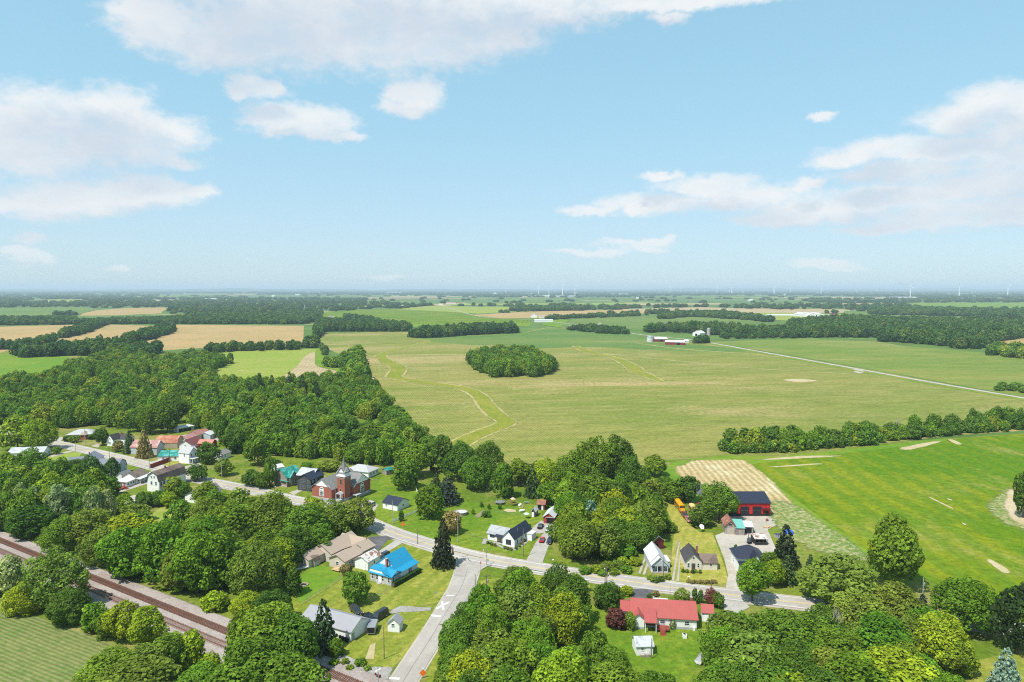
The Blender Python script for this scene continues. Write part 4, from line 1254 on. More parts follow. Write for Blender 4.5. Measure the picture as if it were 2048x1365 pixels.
# village trees
for i, (x, yb, w, yt, kd, c, lab) in enumerate([
        (36, 902, 60, 834, 'round', 'W', 'light tree at the head of the village street'), (78, 905, 66, 840, 'round', 'Y', 'bright spreading tree behind the grey ranch'),
        (60, 962, 64, 898, 'round', 'M', 'dark tree before the grey ranch'), (18, 960, 50, 905, 'round', 'W', 'light tree at the photo edge beside grey ranch'),
        (103, 965, 40, 940, 'bush', 'O', 'greyish thicket below the dark tree'), (110, 970, 50, 935, 'round', 'M', 'green tree beside the dark roofed shed'),
        (185, 975, 50, 912, 'tall', 'D', 'dark layered tree before the blue grey houses'), (224, 960, 32, 916, 'tall', 'D', 'dark egg shaped tree between the blue grey houses'),
        (145, 945, 40, 920, 'round', 'D', 'dark tree behind the pale roofed shed'), (114, 910, 16, 894, 'round', 'M', 'small round tree on the ranch corner'),
        (205, 893, 28, 856, 'round', 'D', 'tree before the white cottage'), (237, 905, 24, 882, 'round', 'K', 'brownish small tree at the white cottage'),
        (136, 884, 20, 872, 'round', 'D', 'small tree in front of the hip roofed ranch'), (150, 886, 22, 872, 'round', 'O', 'olive small tree before the hip roofed ranch'),
        (186, 880, 20, 868, 'round', 'D', 'dark small tree at the end of hip roofed ranch'), (260, 908, 26, 862, 'spruce', 'C', 'dark spruce by the street opposite blue grey houses'),
        (290, 918, 32, 862, 'spruce', 'K', 'brownish spruce before the pink roofed barn'), (300, 870, 50, 812, 'round', 'M', 'large tree behind the pink roofed barn'),
        (275, 865, 44, 818, 'round', 'D', 'dark tree behind the brownish spruce'), (335, 868, 50, 812, 'round', 'D', 'dark round tree behind the long pink roof'),
        (358, 848, 44, 798, 'round', 'D', 'lone dark tree by the pale low shed'), (416, 930, 46, 886, 'round', 'D', 'dark round tree beside white porch house'),
        (448, 955, 40, 918, 'round', 'O', 'olive tree at the street pole'), (412, 1012, 54, 965, 'round', 'W', 'yellow green tree by the grey roofed house'),
        (395, 965, 40, 930, 'round', 'D', 'dark tree behind the gambrel house'), (350, 1000, 46, 955, 'round', 'W', 'round tree beside the gambrel house wall'),
        (318, 1012, 34, 982, 'bush', 'M', 'dark bush below the gambrel house'), (288, 1015, 36, 985, 'bush', 'D', 'dark bush at gravel turning spot'),
        (338, 1018, 38, 985, 'round', 'Y', 'bright round bush tree on the back lawn'), (370, 1000, 30, 965, 'round', 'M', 'tree between gambrel house and grey roof'),
        (465, 910, 50, 862, 'round', 'D', 'dark tree behind white garage'), (516, 935, 60, 868, 'round', 'M', 'big tree at the cut of the village lawn'),
        (540, 975, 30, 912, 'tall', 'M', 'slim bright tree before the green roofed house'), (505, 975, 46, 940, 'round', 'D', 'dark tree beside the street before the green roof'),
        (525, 980, 36, 945, 'round', 'M', 'round tree left of the green roofed house gable'), (665, 945, 46, 920, 'round', 'O', 'olive tree behind the church spire'),
        (615, 940, 30, 925, 'bush', 'G', 'green bush behind the dark house'), (640, 942, 34, 928, 'bush', 'W', 'light bush behind the dark house'),
        (270, 1048, 60, 1008, 'round', 'O', 'olive tree below the gravel turning spot'), (245, 1030, 50, 990, 'round', 'W', 'light green tree beside the gravel lane'),
        (210, 1000, 60, 955, 'round', 'G', 'green tree behind the red deck'), (165, 995, 60, 955, 'round', 'M', 'green tree below the pale roofed shed'),
        (130, 1000, 60, 955, 'round', 'W', 'yellowish green tree above the poplars'), (75, 1000, 50, 955, 'round', 'D', 'dark tree over the grey thicket'),
        (30, 1010, 70, 960, 'round', 'M', 'green tree at the photo edge above the poplars')]):
    T(x, yb, w, yt, lab, kd, c, *(('bush', 'bush') if kd == 'bush' else ('spruce_tree', 'tree') if kd == 'spruce' else ('tree', 'tree')))
for i, (x, yb, w, yt) in enumerate(((520, 800, 24, 748), (545, 796, 22, 752), (580, 790, 24, 745), (605, 792, 22, 750), (500, 806, 22, 765), (635, 805, 20, 766), (375, 815, 22, 775), (420, 832, 24, 790))):
    T(x, yb, w, yt, ('first', 'second', 'third', 'fourth', 'fifth', 'sixth', 'seventh', 'last')[i] + ' dark pine pointing out of the village wood below the meadow', 'spruce', 'C', 'pine_tree', 'tree', 'pines in the village wood')
# a bare tree in the hedgerow and one by the tracks
for x, yb, yt, lab in ((1792, 872, 832, 'bare dead tree standing in the hedgerow'), (128, 1215, 1100, 'bare grey branches beside the railway'), (1664, 1290, 1205, 'bare forked trunk under the pale olive tree')):
    p = G(x, yb)
    r = root('dead_tree', lab, 'tree', tuple(p), 0.5)
    h = top_z(p, yt)
    o = put('branches', DEADTREE, r)
    o.scale = (h * .9, h * .9, h * 1.15)


# ---- woods: the largest trees as things of their own, the rest of each wood as one mass
def inside(pt, poly):
    x, y = pt
    r = False
    j = len(poly) - 1
    for i in range(len(poly)):
        xi, yi = poly[i]
        xj, yj = poly[j]
        if (yi > y) != (yj > y) and x < (xj - xi) * (y - yi) / (yj - yi) + xi:
            r = not r
        j = i
    return r


def fill(px, space, seed, jitter=.42):
    poly = [tuple(G(*p))[:2] for p in px]
    rg = random.Random(seed)
    xs = [p[0] for p in poly]
    ys = [p[1] for p in poly]
    out = []
    y, row = min(ys), 0
    while y < max(ys):
        x = min(xs) + (row % 2) * space / 2
        while x < max(xs):
            q = (x + rg.uniform(-jitter, jitter) * space, y + rg.uniform(-jitter, jitter) * space)
            if inside(q, poly):
                out.append(q)
            x += space
        y += space * .87
        row += 1
    return out


def scatter_mass(name, label, pts, sizes, protos, seed, leaf=None):
    """one mass of trees: crowns instanced on points by geometry nodes"""
    me = bpy.data.meshes.new(name)
    me.from_pydata([(p[0], p[1], 0) for p in pts], [], [])
    at = me.attributes.new('size', 'FLOAT_VECTOR', 'POINT')
    at.data.foreach_set('vector', np.array(sizes, dtype=np.float32).reshape(-1))
    o = put(name, me)
    tag(o, label, kind='stuff')
    ng = bpy.data.node_groups.new(name + '_nodes', 'GeometryNodeTree')
    ng.interface.new_socket('Geometry', in_out='INPUT', socket_type='NodeSocketGeometry')
    ng.interface.new_socket('Geometry', in_out='OUTPUT', socket_type='NodeSocketGeometry')
    n = ng.nodes
    gi, go = n.new('NodeGroupInput'), n.new('NodeGroupOutput')
    m2p = n.new('GeometryNodeMeshToPoints')
    iop = n.new('GeometryNodeInstanceOnPoints')
    jn = n.new('GeometryNodeGeometryToInstance')
    for pr in protos:
        oi = n.new('GeometryNodeObjectInfo')
        oi.inputs[0].default_value = pr
        oi.inputs['As Instance'].default_value = True
        ng.links.new(oi.outputs['Geometry'], jn.inputs[0])
    jg = n.new('GeometryNodeJoinGeometry')
    for lk in list(ng.links):
        if lk.to_node == jn:
            ng.links.new(lk.from_socket, jg.inputs[0])
    ng.nodes.remove(jn)
    ng.links.new(gi.outputs[0], m2p.inputs[0])
    ng.links.new(m2p.outputs[0], iop.inputs['Points'])
    ng.links.new(jg.outputs[0], iop.inputs['Instance'])
    iop.inputs['Pick Instance'].default_value = True
    ri = n.new('FunctionNodeRandomValue')
    ri.data_type = 'INT'
    for s in ri.inputs:
        if s.name == 'Min' and s.type == 'INT':
            s.default_value = 0
        if s.name == 'Max' and s.type == 'INT':
            s.default_value = len(protos) - 1
        if s.name == 'Seed':
            s.default_value = seed
    ng.links.new([s for s in ri.outputs if s.type == 'INT'][0], iop.inputs['Instance Index'])
    rr = n.new('FunctionNodeRandomValue')
    rr.data_type = 'FLOAT_VECTOR'
    vi = [s for s in rr.inputs if s.type == 'VECTOR']
    vi[0].default_value = (0, 0, 0)
    vi[1].default_value = (0, 0, 6.28)
    e2r = n.new('FunctionNodeEulerToRotation')
    ng.links.new([s for s in rr.outputs if s.type == 'VECTOR'][0], e2r.inputs[0])
    ng.links.new(e2r.outputs[0], iop.inputs['Rotation'])
    na = n.new('GeometryNodeInputNamedAttribute')
    na.data_type = 'FLOAT_VECTOR'
    na.inputs['Name'].default_value = 'size'
    ng.links.new([s for s in na.outputs if s.type == 'VECTOR'][0], iop.inputs['Scale'])
    sm = n.new('GeometryNodeSetMaterial')
    sm.inputs['Material'].default_value = leaf or WOODLEAF
    ng.links.new(iop.outputs[0], sm.inputs[0])
    ng.links.new(sm.outputs[0], go.inputs[0])
    md = o.modifiers.new('trees', 'NODES')
    md.node_group = ng
    return o


# wood outlines (feet of the trees, photograph pixels), spacing in metres, crown width range, height range, name, label of single trees, label of the rest
WOODS = [
    ([(-60, 768), (90, 772), (135, 745), (235, 712), (330, 722), (400, 712), (470, 722), (415, 752), (440, 768), (560, 770), (690, 764), (742, 775), (800, 835), (850, 880), (862, 905), (800, 925), (760, 940),
      (700, 930), (640, 922), (560, 918), (520, 920), (470, 905), (440, 880), (390, 860), (340, 850), (250, 862), (200, 850), (120, 862), (30, 850), (-60, 850)], 9.2, (7, 15), (6.5, 15.5), 'village_wood',
     ['dark green tree in the wood behind the village street', 'yellow green tree in the wood behind the village street', 'mid green tree in the wood behind the village street'], 'the village wood', 'trees of the wood behind the village'),
    ([(1462, 908), (1700, 893), (1810, 880), (2048, 862), (2400, 842), (2400, 828), (2048, 848), (1800, 866), (1700, 878), (1462, 895)], 8.5, (7, 13), (5.5, 13.5), 'hedgerow',
     ['dark green tree in the hedgerow above the alfalfa', 'bright green tree in the hedgerow above the alfalfa', 'mid green tree in the hedgerow above the alfalfa'], 'the hedgerow', 'hedgerow trees'),
    ([(-40, 985), (30, 965), (120, 980), (225, 1005), (235, 1040), (190, 1060), (60, 1050), (100, 1075), (130, 1090), (30, 1065), (-60, 1045)], 9.0, (9, 13), (9, 15), 'village_wood',
     ['dark green tree in the thicket above the tracks', 'olive tree in the thicket above the tracks', 'mid green tree in the thicket above the tracks'], 'the thicket', 'trees of the thicket above the tracks'),
    ([(395, 1035), (480, 1020), (560, 1035), (660, 1045), (715, 1062), (680, 1080), (590, 1120), (550, 1165), (470, 1185), (380, 1170), (260, 1140), (190, 1120), (260, 1095), (330, 1075)], 9.5, (9, 13), (9, 13), 'railway_wood',
     ['dark green tree in the wood between road and railway', 'olive tree in the wood between road and railway', 'mid green tree in the wood between road and railway'], 'the railway wood', 'trees of the wood between road and railway'),
    ([(1420, 1300), (1500, 1280), (1640, 1270), (1760, 1255), (1850, 1270), (1920, 1320), (1880, 1390), (1700, 1420), (1430, 1430)], 9.0, (8, 12), (7, 11), 'corner_wood',
     ['dark green tree in the corner wood', 'olive tree in the corner wood', 'bright green tree in the corner wood'], 'the corner wood', 'trees of the corner wood'),
    ([(1120, 985), (1290, 985), (1320, 1040), (1300, 1105), (1180, 1130), (1125, 1110), (1135, 1040)], 9.0, (9, 13), (9, 15), 'garden_wood',
     ['dark green tree in the clump beside the mown lane', 'olive tree in the clump beside the mown lane', 'green tree in the clump beside the mown lane'], 'the lane clump', 'trees of the clump beside the mown lane'),
    ([(905, 1300), (990, 1210), (1130, 1210), (1160, 1290), (1100, 1320), (1190, 1400), (1190, 1460), (880, 1460)], 9.0, (9, 13), (10, 14), 'roadside_wood',
     ['dark green tree in the clump below the junction', 'olive tree in the clump below the junction', 'bright green tree in the clump below the junction'], 'the junction clump', 'trees of the clump below the junction'),
]
cand, wrng = [], random.Random(8)
for wi, (px, sp, wr, hr, nm, labs, rest, grp) in enumerate(WOODS):
    for q in fill(px, sp, 20 + wi):
        gap = math.sin(q[0] * .047 + 1.1 * wi) * math.sin(q[1] * .031 + .7) + .5 * math.sin(q[0] * .11 + q[1] * .07)
        if wi == 0 and gap > .78:                     # small clearings
            continue
        d = math.hypot(*q)
        cw = wrng.uniform(*wr)
        ch = hr[0] + (hr[1] - hr[0]) * min(1, max(0, .5 + .35 * math.sin(q[0] * .02 + wi) * math.sin(q[1] * .017) + wrng.uniform(-.42, .42)))
        t = q[0] / max(q[1], 1)
        vis = abs(t) < .80 and q[1] > 118
        cand.append((cw / d if vis else 0, wi, q, cw, ch))
cand.sort(reverse=True)
N_SINGLE = 150
COLN = {'D': 'dark green', 'M': 'mid green', 'G': 'bright green', 'W': 'light green', 'O': 'olive', 'Y': 'yellow green'}
KINDN = {'round': 'round', 'tall': 'tall', 'spread': 'spreading'}
MARKS = [((690, 990), 'church'), ((370, 960), 'gambrel house'), ((720, 1120), 'beige house'), ((790, 1150), 'blue roof'), ((1320, 1240), 'red roof'), ((1090, 1040), 'red garage'), ((1500, 1020), 'red barn'), ((590, 960), 'green roof'),
         ((1320, 1130), 'narrow house'), ((410, 990), 'grey roof'), ((100, 1130), 'railway bend'), ((300, 1200), 'railway'), ((960, 1140), 'stop sign'), ((860, 1290), 'side road'), ((1790, 1170), 'lone tree'), ((2010, 1360), 'blue spruce'),
         ((395, 880), 'red compound'), ((160, 870), 'ranch house'), ((1490, 905), 'hedge end'), ((1792, 868), 'dead tree'), ((1990, 860), 'east edge'), ((640, 700), 'wheat corner'), ((150, 745), 'farm shed'), ((860, 890), 'field corner')]
LABELLED = []


def beside(q):
    best = min(MARKS, key=lambda m: (G(*m[0]) - Vector((q[0], q[1], 0))).length)
    d = Vector((q[0], q[1], 0)) - G(*best[0])
    return ' ' + ('west of' if d.x < -abs(d.y) else 'east of' if d.x > abs(d.y) else 'beyond' if d.y > 0 else 'before') + ' ' + best[1]


def tell_apart(obs):
    by = {}
    for o in obs:
        by.setdefault(o['label'], []).append(o)
    orders = ['first', 'second', 'third', 'fourth', 'fifth', 'sixth', 'seventh', 'eighth', 'ninth', 'tenth', 'eleventh', 'twelfth', 'thirteenth', 'fourteenth', 'fifteenth', 'sixteenth', 'seventeenth', 'eighteenth', 'nineteenth', 'twentieth']
    for lab, os_ in by.items():
        if len(os_) > 1:
            os_.sort(key=lambda o: o.location.x / max(1, o.location.y))
            for i, o in enumerate(os_):
                o['label'] = lab + ', ' + ('leftmost' if i == 0 else 'rightmost' if i == len(os_) - 1 else orders[min(i, 19)] + ' from left')


single, rest = cand[:N_SINGLE], cand[N_SINGLE:]
crowns = []
for s, wi, q, cw, ch in single:
    c = wrng.choice('DMMMWWGOY' if wi != 1 else 'DDMMGW')
    kd = wrng.choice(('round', 'round', 'tall', 'spread'))
    lab = COLN[c] + ' ' + KINDN[kd] + ' tree in ' + WOODS[wi][6].replace('the ', '') + beside(q)
    r = plant('tree', lab, 'tree', Vector((q[0], q[1], 0)), cw, ch, kd, c, WOODS[wi][7], lift=.08)
    LABELLED.append(r)
tell_apart(LABELLED)
PROTO = []
for i, (k, lod, c) in enumerate((('round', 'mid', 'D'), ('round', 'mid', 'M'), ('spread', 'mid', 'G'), ('tall', 'mid', 'D'), ('round', 'mid', 'W'), ('spread', 'mid', 'M'))):
    p = G(560 + 22 * i, 905 - 5 * i)
    r = plant('tree', ('first', 'second', 'third', 'fourth', 'fifth', 'sixth')[i] + ' tree from the left in the row at the wood edge beyond the church', 'tree', p, 12, 14, k, c, 'trees at the wood edge behind the church', lift=.02)
    cr = [ch for ch in r.children if ch.name.startswith('crown')][0]
    cr.data = CROWN[k, lod][i % len(CROWN[k, lod])]
    PROTO.append(cr)
PROTO_FAR = []
for i, (k, c) in enumerate((('round', 'D'), ('spread', 'M'), ('round', 'M'), ('tall', 'D'), ('bush', 'D'))):
    p = G(1462 + 30 * i, 893 - 2 * i)
    r = plant('tree', ('first', 'second', 'third', 'fourth', 'fifth')[i] + ' tree from the left at the west end of the hedgerow', 'tree', p, 10, 10, k, c, 'trees at the west end of the hedgerow', lift=.02)
    cr = [ch for ch in r.children if ch.name[:5] in ('crown', 'folia')][0]
    cr.data = CROWN[k, 'far'][i % len(CROWN[k, 'far'])]
    PROTO_FAR.append(cr)
hp = [G(x_, y_) for x_, y_ in ((1458, 908), (1560, 905), (1700, 892), (1810, 879), (1930, 868), (2060, 858), (2400, 836))]
hb_, hs_ = [], []
for a, b in zip(hp[:-1], hp[1:]):
    n_ = int((b - a).length / 2.2)
    for i in range(n_):
        q = a + (b - a) * ((i + trng.random()) / n_)
        w_ = trng.uniform(4, 7)
        hb_.append((q.x + trng.uniform(-2, 3), q.y + trng.uniform(-1, 7)))
        hs_.append((w_, w_, trng.uniform(3.5, 7.5)))
scatter_mass('undergrowth', 'dense leafy undergrowth along the foot of the hedgerow', hb_, hs_, PROTO_FAR[-1:], 91)
for wi, w in enumerate(WOODS):
    pts = [c for c in rest if c[1] == wi and (c[0] > 0 or wi == 0)]
    if len(pts) > 3:
        scatter_mass(w[4], 'closed canopy of ' + w[6] + ' where single trees blur together', [c[2] for c in pts], [(c[3], c[3], c[4]) for c in pts], PROTO, 3 + wi)

# woods further out: one mass each
FARW = [
    ([(935, 728), (1000, 712), (1060, 716), (1108, 742), (1110, 752), (1060, 755), (985, 755), (945, 738)], 11, (12, 17), (13, 19), 'round copse standing in the middle of the bean field', 'copse'),
    ([(818, 676), (850, 668), (940, 662), (1030, 660), (1036, 667), (940, 671), (860, 677)], 12, (13, 18), (14, 20), 'dense strip of wood at the back of the bean field', 'wood'),
    ([(610, 690), (630, 690), (632, 660), (640, 646), (820, 656), (815, 664), (700, 664), (650, 664), (634, 680), (632, 696), (612, 697)], 12, (12, 17), (12, 18), 'tree belt along the corner of wheat and beans', 'tree_belt'),
    ([(240, 685), (300, 668), (345, 655), (350, 664), (320, 675), (255, 690)], 11, (12, 16), (11, 17), 'small dark copse in the wheat', 'copse'),
    ([(120, 672), (160, 660), (195, 648), (215, 650), (170, 668), (125, 678)], 11, (12, 16), (10, 16), 'hedge running between the wheat fields', 'hedge'),
    ([(-200, 690), (40, 694), (110, 678), (112, 684), (60, 700), (-200, 700)], 12, (10, 15), (8, 14), 'hedge at the foot of the wheat', 'hedge'),
    ([(22, 712), (130, 704), (200, 692), (270, 700), (320, 705), (300, 715), (160, 712), (40, 716)], 11, (12, 17), (11, 18), 'tree belt above the bright meadow', 'tree_belt'),
    ([(395, 704), (430, 698), (600, 694), (602, 700), (440, 706)], 14, (10, 14), (9, 13), 'row of trees under the wheat field', 'tree_row'),
    ([(650, 732), (685, 728), (700, 735), (655, 738)], 12, (11, 15), (9, 12), 'few trees on the bright strip', 'tree_row'),
    ([(686, 725), (718, 706), (722, 720), (730, 750), (745, 772), (700, 766), (690, 748)], 10, (11, 15), (11, 16), 'belt of trees at the west edge of the beans', 'tree_belt'),
    ([(640, 695), (650, 695), (656, 715), (648, 715)], 12, (8, 11), (7, 10), 'two trees alone on the bright strip', 'tree_row'),
    ([(-300, 655), (200, 649), (610, 649), (640, 642), (640, 630), (420, 632), (335, 640), (150, 646), (-300, 648)], 17, (15, 22), (10, 15), 'long wood behind the wheat', 'wood'),
    ([(-300, 640), (140, 637), (150, 641), (-300, 646)], 18, (15, 22), (8, 12), 'hedge line far beyond the wheat', 'wood'),
    ([(1290, 668), (1330, 664), (1440, 672), (1560, 676), (1600, 672), (1590, 662), (1500, 664), (1430, 655), (1300, 660)], 16, (14, 20), (12, 18), 'wood beside the silo farm', 'wood'),
    ([(1130, 660), (1180, 656), (1250, 664), (1258, 670), (1200, 668)], 13, (10, 15), (8, 13), 'farm trees beside the long shed', 'tree_row'),
    ([(1590, 676), (1760, 676), (1760, 684), (1860, 690), (1930, 700), (1970, 697), (1960, 690), (2100, 668), (2400, 672), (2400, 650), (2048, 648), (1800, 645), (1690, 640), (1580, 650), (1575, 668)], 15, (14, 20), (13, 20), 'large wood beyond the far bean field', 'wood'),
    ([(1980, 712), (2048, 718), (2300, 745), (2300, 730), (2048, 706), (1990, 704)], 12, (12, 16), (11, 16), 'trees at the edge of the far bean field', 'wood'),
    ([(1995, 782), (2060, 788), (2200, 800), (2200, 792), (2060, 780), (2005, 776)], 8, (7, 10), (4, 7), 'dark bushes beside the farm lane', 'thicket'),
    ([(1390, 688), (1412, 688), (1414, 684), (1395, 684)], 9, (11, 14), (10, 14), 'dark tree group by the red farm sheds', 'tree_row'),
    ([(1430, 678), (1560, 678), (1640, 676), (1640, 672), (1440, 674)], 17, (11, 15), (7, 12), 'row of round trees past the silo', 'tree_row'),
    ([(1320, 640), (1380, 634), (1480, 640), (1545, 646), (1550, 641), (1460, 630), (1380, 628), (1320, 632)], 22, (20, 28), (12, 17), 'curving hedge behind the silo farm', 'tree_belt'),
    ([(1090, 641), (1180, 637), (1280, 633), (1280, 630), (1180, 633), (1100, 636)], 30, (18, 26), (9, 14), 'broken hedge at the white farmstead', 'tree_row'),
    ([(1024, 623), (1170, 622), (1170, 616), (1024, 617)], 30, (26, 36), (12, 18), 'dark hedge beyond the tan field', 'wood'),
    ([(1740, 630), (1850, 632), (2300, 646), (2300, 634), (1850, 620), (1740, 622)], 26, (20, 30), (13, 18), 'wood strip below the turbines', 'wood'),
    ([(690, 634), (740, 640), (790, 654), (780, 656), (720, 643), (690, 638)], 18, (14, 20), (9, 14), 'hedge crossing the dark soybeans', 'tree_row'),
]
for i, (px, sp, wr, hr, lab, nm) in enumerate(FARW):
    rg = random.Random(60 + i)
    pts = fill(px, sp, 100 + i)
    sz = []
    for q in pts:
        a = rg.uniform(*wr)
        sz.append((a, a, rg.uniform(*hr)))
    if pts:
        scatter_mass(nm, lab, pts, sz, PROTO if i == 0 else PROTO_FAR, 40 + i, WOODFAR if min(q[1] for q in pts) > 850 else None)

# the wooded plain out to the horizon: clumps grow with distance, gaps left for fields
rs = np.random.RandomState(3)


def clear(x, y):
    """open land: the far fields"""
    return any(inside((x, y), pl) for pl in FIELDPOLY)


FIELDPOLY = [[tuple(G(*p))[:2] for p in px] for px, m, l in FARF[:20]] + [[tuple(G(*p))[:2] for p in px] for px, m, l in FARF[20:]] + [[tuple(G(*p))[:2] for p in px] for px in (
    [(-400, 655), (0, 652), (330, 628), (640, 655), (640, 700), (0, 720), (-400, 730)], [(145, 642), (158, 618), (338, 615), (345, 642)], [(600, 660), (815, 655), (2048, 700), (2600, 900), (500, 900)])]
plain, psz = [], []
while len(plain) < 7600:
    d = math.exp(rs.uniform(math.log(2300), math.log(26000)))
    t = rs.uniform(-.86, .86)
    x, y = t * d, d
    band = math.sin(x * .0011 + 1.3) * math.sin(y * .0009 + .4) + .6 * math.sin(x * .0004 + y * .0007)
    if d < 12000 and band < -.08 and rs.uniform() < .94:
        continue
    if clear(x, y):
        continue
    w = max(16, d / 170) * rs.uniform(.8, 1.6)
    plain.append((x, y))
    psz.append((w * 1.3, w, rs.uniform(10, 17) + d / 1900))
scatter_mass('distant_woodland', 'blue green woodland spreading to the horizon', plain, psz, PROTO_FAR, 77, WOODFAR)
# low ridges on the horizon
HILL = ground_mat('distant wooded ridge', (.035, .07, .025), (.05, .085, .03), None, big=.0008, fine=.004, speck=.35)
for k, (y0, x0, x1, h, lab) in enumerate(((24000, -22000, 4000, 112, 'low blue ridge on the horizon'), (27000, -2000, 25000, 128, 'far blue ridge behind the turbines'))):
    v, f = [], []
    nx = 90
    rg = random.Random(k)
    ph = [rg.uniform(0, 6) for _ in range(4)]
    for i in range(nx + 1):
        x = x0 + (x1 - x0) * i / nx
        e = math.sin(math.pi * i / nx) ** .4
        hh = h * e * (.75 + .12 * math.sin(i * .21 + ph[0]) + .08 * math.sin(i * .53 + ph[1]) + .05 * math.sin(i * 1.3 + ph[2]))
        v += [(x, y0 - 1800, -.5), (x, y0 - 600, hh * .7), (x, y0, hh), (x, y0 + 1500, -.5)]
    for i in range(nx):
        for j in range(3):
            f.append((i * 4 + j, i * 4 + 4 + j, i * 4 + 5 + j, i * 4 + 1 + j))
    me = bpy.data.meshes.new('hills')
    me.from_pydata(v, [], f)
    me.materials.append(HILL)
    tag(put('hills', me), lab, kind='structure')
# ------------------------------------------------------------------ buildings
class House:
    """M = nearest ground corner, R = the corner along the wall that runs to the right of it (photograph pixels);
    local x runs M->R, local y runs back from it, so walls are F (y=0), R (x=w), L (x=0), B"""

    def __init__(self, name, label, M_, R_, L_=None, depth=None, cat=None, group=None, w=None):
        a, b = G(*M_), G(*R_)
        self.rot = math.atan2(b.y - a.y, b.x - a.x)
        self.w = w or (b - a).length
        yv = Vector((-math.sin(self.rot), math.cos(self.rot), 0))
        self.d = depth if depth else max(2.0, (G(*L_) - a).dot(yv))
        self.o = root(name, label, cat or name.split('_')[-1], (a.x, a.y, 0), self.rot, group)

    def wing(self, x0, x1, y0, y1, h, rise, axis='x', wall=WHITE, roof=SHG_GREY, over=.4, z0=0.0, th=.14, base=None, kind='gable', gable=None):
        m = MB()
        if kind == 'flat':
            m.box(x0, x1, y0, y1, z0, h)
        elif kind == 'shed':                        # falls from the back (y1) to the front (y0)
            m.add([(x0, y0, z0), (x1, y0, z0), (x1, y1, z0), (x0, y1, z0), (x0, y0, h), (x1, y0, h), (x1, y1, h + rise), (x0, y1, h + rise)],
                  [(3, 2, 1, 0), (4, 5, 6, 7), (0, 1, 5, 4), (1, 2, 6, 5), (2, 3, 7, 6), (3, 0, 4, 7)])
        elif kind == 'hip':
            m.box(x0, x1, y0, y1, z0, h)
        elif kind == 'gambrel':
            k = [(0, z0), (0, h), (.13, h + rise * .62), (.5, h + rise), (.87, h + rise * .62), (1, h), (1, z0)]
            if axis == 'y':
                m.prism([(x0 + t * (x1 - x0), y0, z) for t, z in k], (0, y1 - y0, 0))
            else:
                m.prism([(x0, y0 + t * (y1 - y0), z) for t, z in k], (x1 - x0, 0, 0))
        else:
            if axis == 'y':
                m.prism([(x0, y0, z0), (x0, y0, h), ((x0 + x1) / 2, y0, h + rise), (x1, y0, h), (x1, y0, z0)], (0, y1 - y0, 0))
            else:
                m.prism([(x0, y0, z0), (x0, y0, h), (x0, (y0 + y1) / 2, h + rise), (x0, y1, h), (x0, y1, z0)], (x1 - x0, 0, 0))
        m.make('wall', wall, self.o)
        if base:
            MB().box(x0 - .03, x1 + .03, y0 - .03, y1 + .03, 0, base).make('foundation', STONE, self.o)
        r = MB()
        u = th
        if kind == 'flat':
            r.box(x0 - over, x1 + over, y0 - over, y1 + over, h + .003, h + u)
        elif kind == 'shed':
            s = rise / (y1 - y0)
            r.add([(x0 - over, y0 - over, h - s * over + .01), (x1 + over, y0 - over, h - s * over + .01), (x1 + over, y1 + over, h + rise + s * over + .01), (x0 - over, y1 + over, h + rise + s * over + .01),
                   (x0 - over, y0 - over, h - s * over + u), (x1 + over, y0 - over, h - s * over + u), (x1 + over, y1 + over, h + rise + s * over + u), (x0 - over, y1 + over, h + rise + s * over + u)],
                  [(3, 2, 1, 0), (4, 5, 6, 7), (0, 1, 5, 4), (1, 2, 6, 5), (2, 3, 7, 6), (3, 0, 4, 7)])
        elif kind == 'hip':
            a, b, c, d = x0 - over, x1 + over, y0 - over, y1 + over
            if (b - a) > (d - c):
                q = (d - c) / 2
                p1, p2 = (a + q, (c + d) / 2, h + rise), (b - q, (c + d) / 2, h + rise)
                fs = [(0, 1, 5, 4), (1, 2, 5), (2, 3, 4, 5), (3, 0, 4), (3, 2, 1, 0)]
            else:
                q = (b - a) / 2
                p1, p2 = ((a + b) / 2, c + q, h + rise), ((a + b) / 2, d - q, h + rise)
                fs = [(0, 1, 4), (1, 2, 5, 4), (2, 3, 5), (3, 0, 4, 5), (3, 2, 1, 0)]
            r.add([(a, c, h + .01), (b, c, h + .01), (b, d, h + .01), (a, d, h + .01), p1, p2], fs)
        else:
            prof = [(0, h), (.5, h + rise), (1, h)] if kind == 'gable' else [(0, h), (.13, h + rise * .62), (.5, h + rise), (.87, h + rise * .62), (1, h)]
            A0, A1 = (x0, x1) if axis == 'y' else (y0, y1)
            pts = [(A0 + t * (A1 - A0), z) for t, z in prof]

            def ext(p, q):
                dx, dz = p[0] - q[0], p[1] - q[1]
                ln = math.hypot(dx, dz)
                return (p[0] + dx / ln * over, p[1] + dz / ln * over)
            lo = [ext(pts[0], pts[1])] + pts[1:-1] + [ext(pts[-1], pts[-2])]
            lo = [(a, z + .012) for a, z in lo]
            hi = [(a, z + u * (1.15 if 0 < i < len(lo) - 1 else 1)) for i, (a, z) in enumerate(lo)]
            ring = lo + hi[::-1]
            if axis == 'y':
                r.prism([(a, y0 - over, z) for a, z in ring], (0, y1 - y0 + 2 * over, 0))
            else:
                r.prism([(x0 - over, a, z) for a, z in ring], (x1 - x0 + 2 * over, 0, 0))
        return r.make('roof', roof, self.o)

    def _face(self, f, t, z, box=None):
        x0, x1, y0, y1 = box or (0, self.w, 0, self.d)
        return {'F': ((t, y0, z), 0), 'B': ((t, y1, z), math.pi), 'R': ((x1, t, z), math.pi / 2), 'L': ((x0, t, z), -math.pi / 2)}[f]

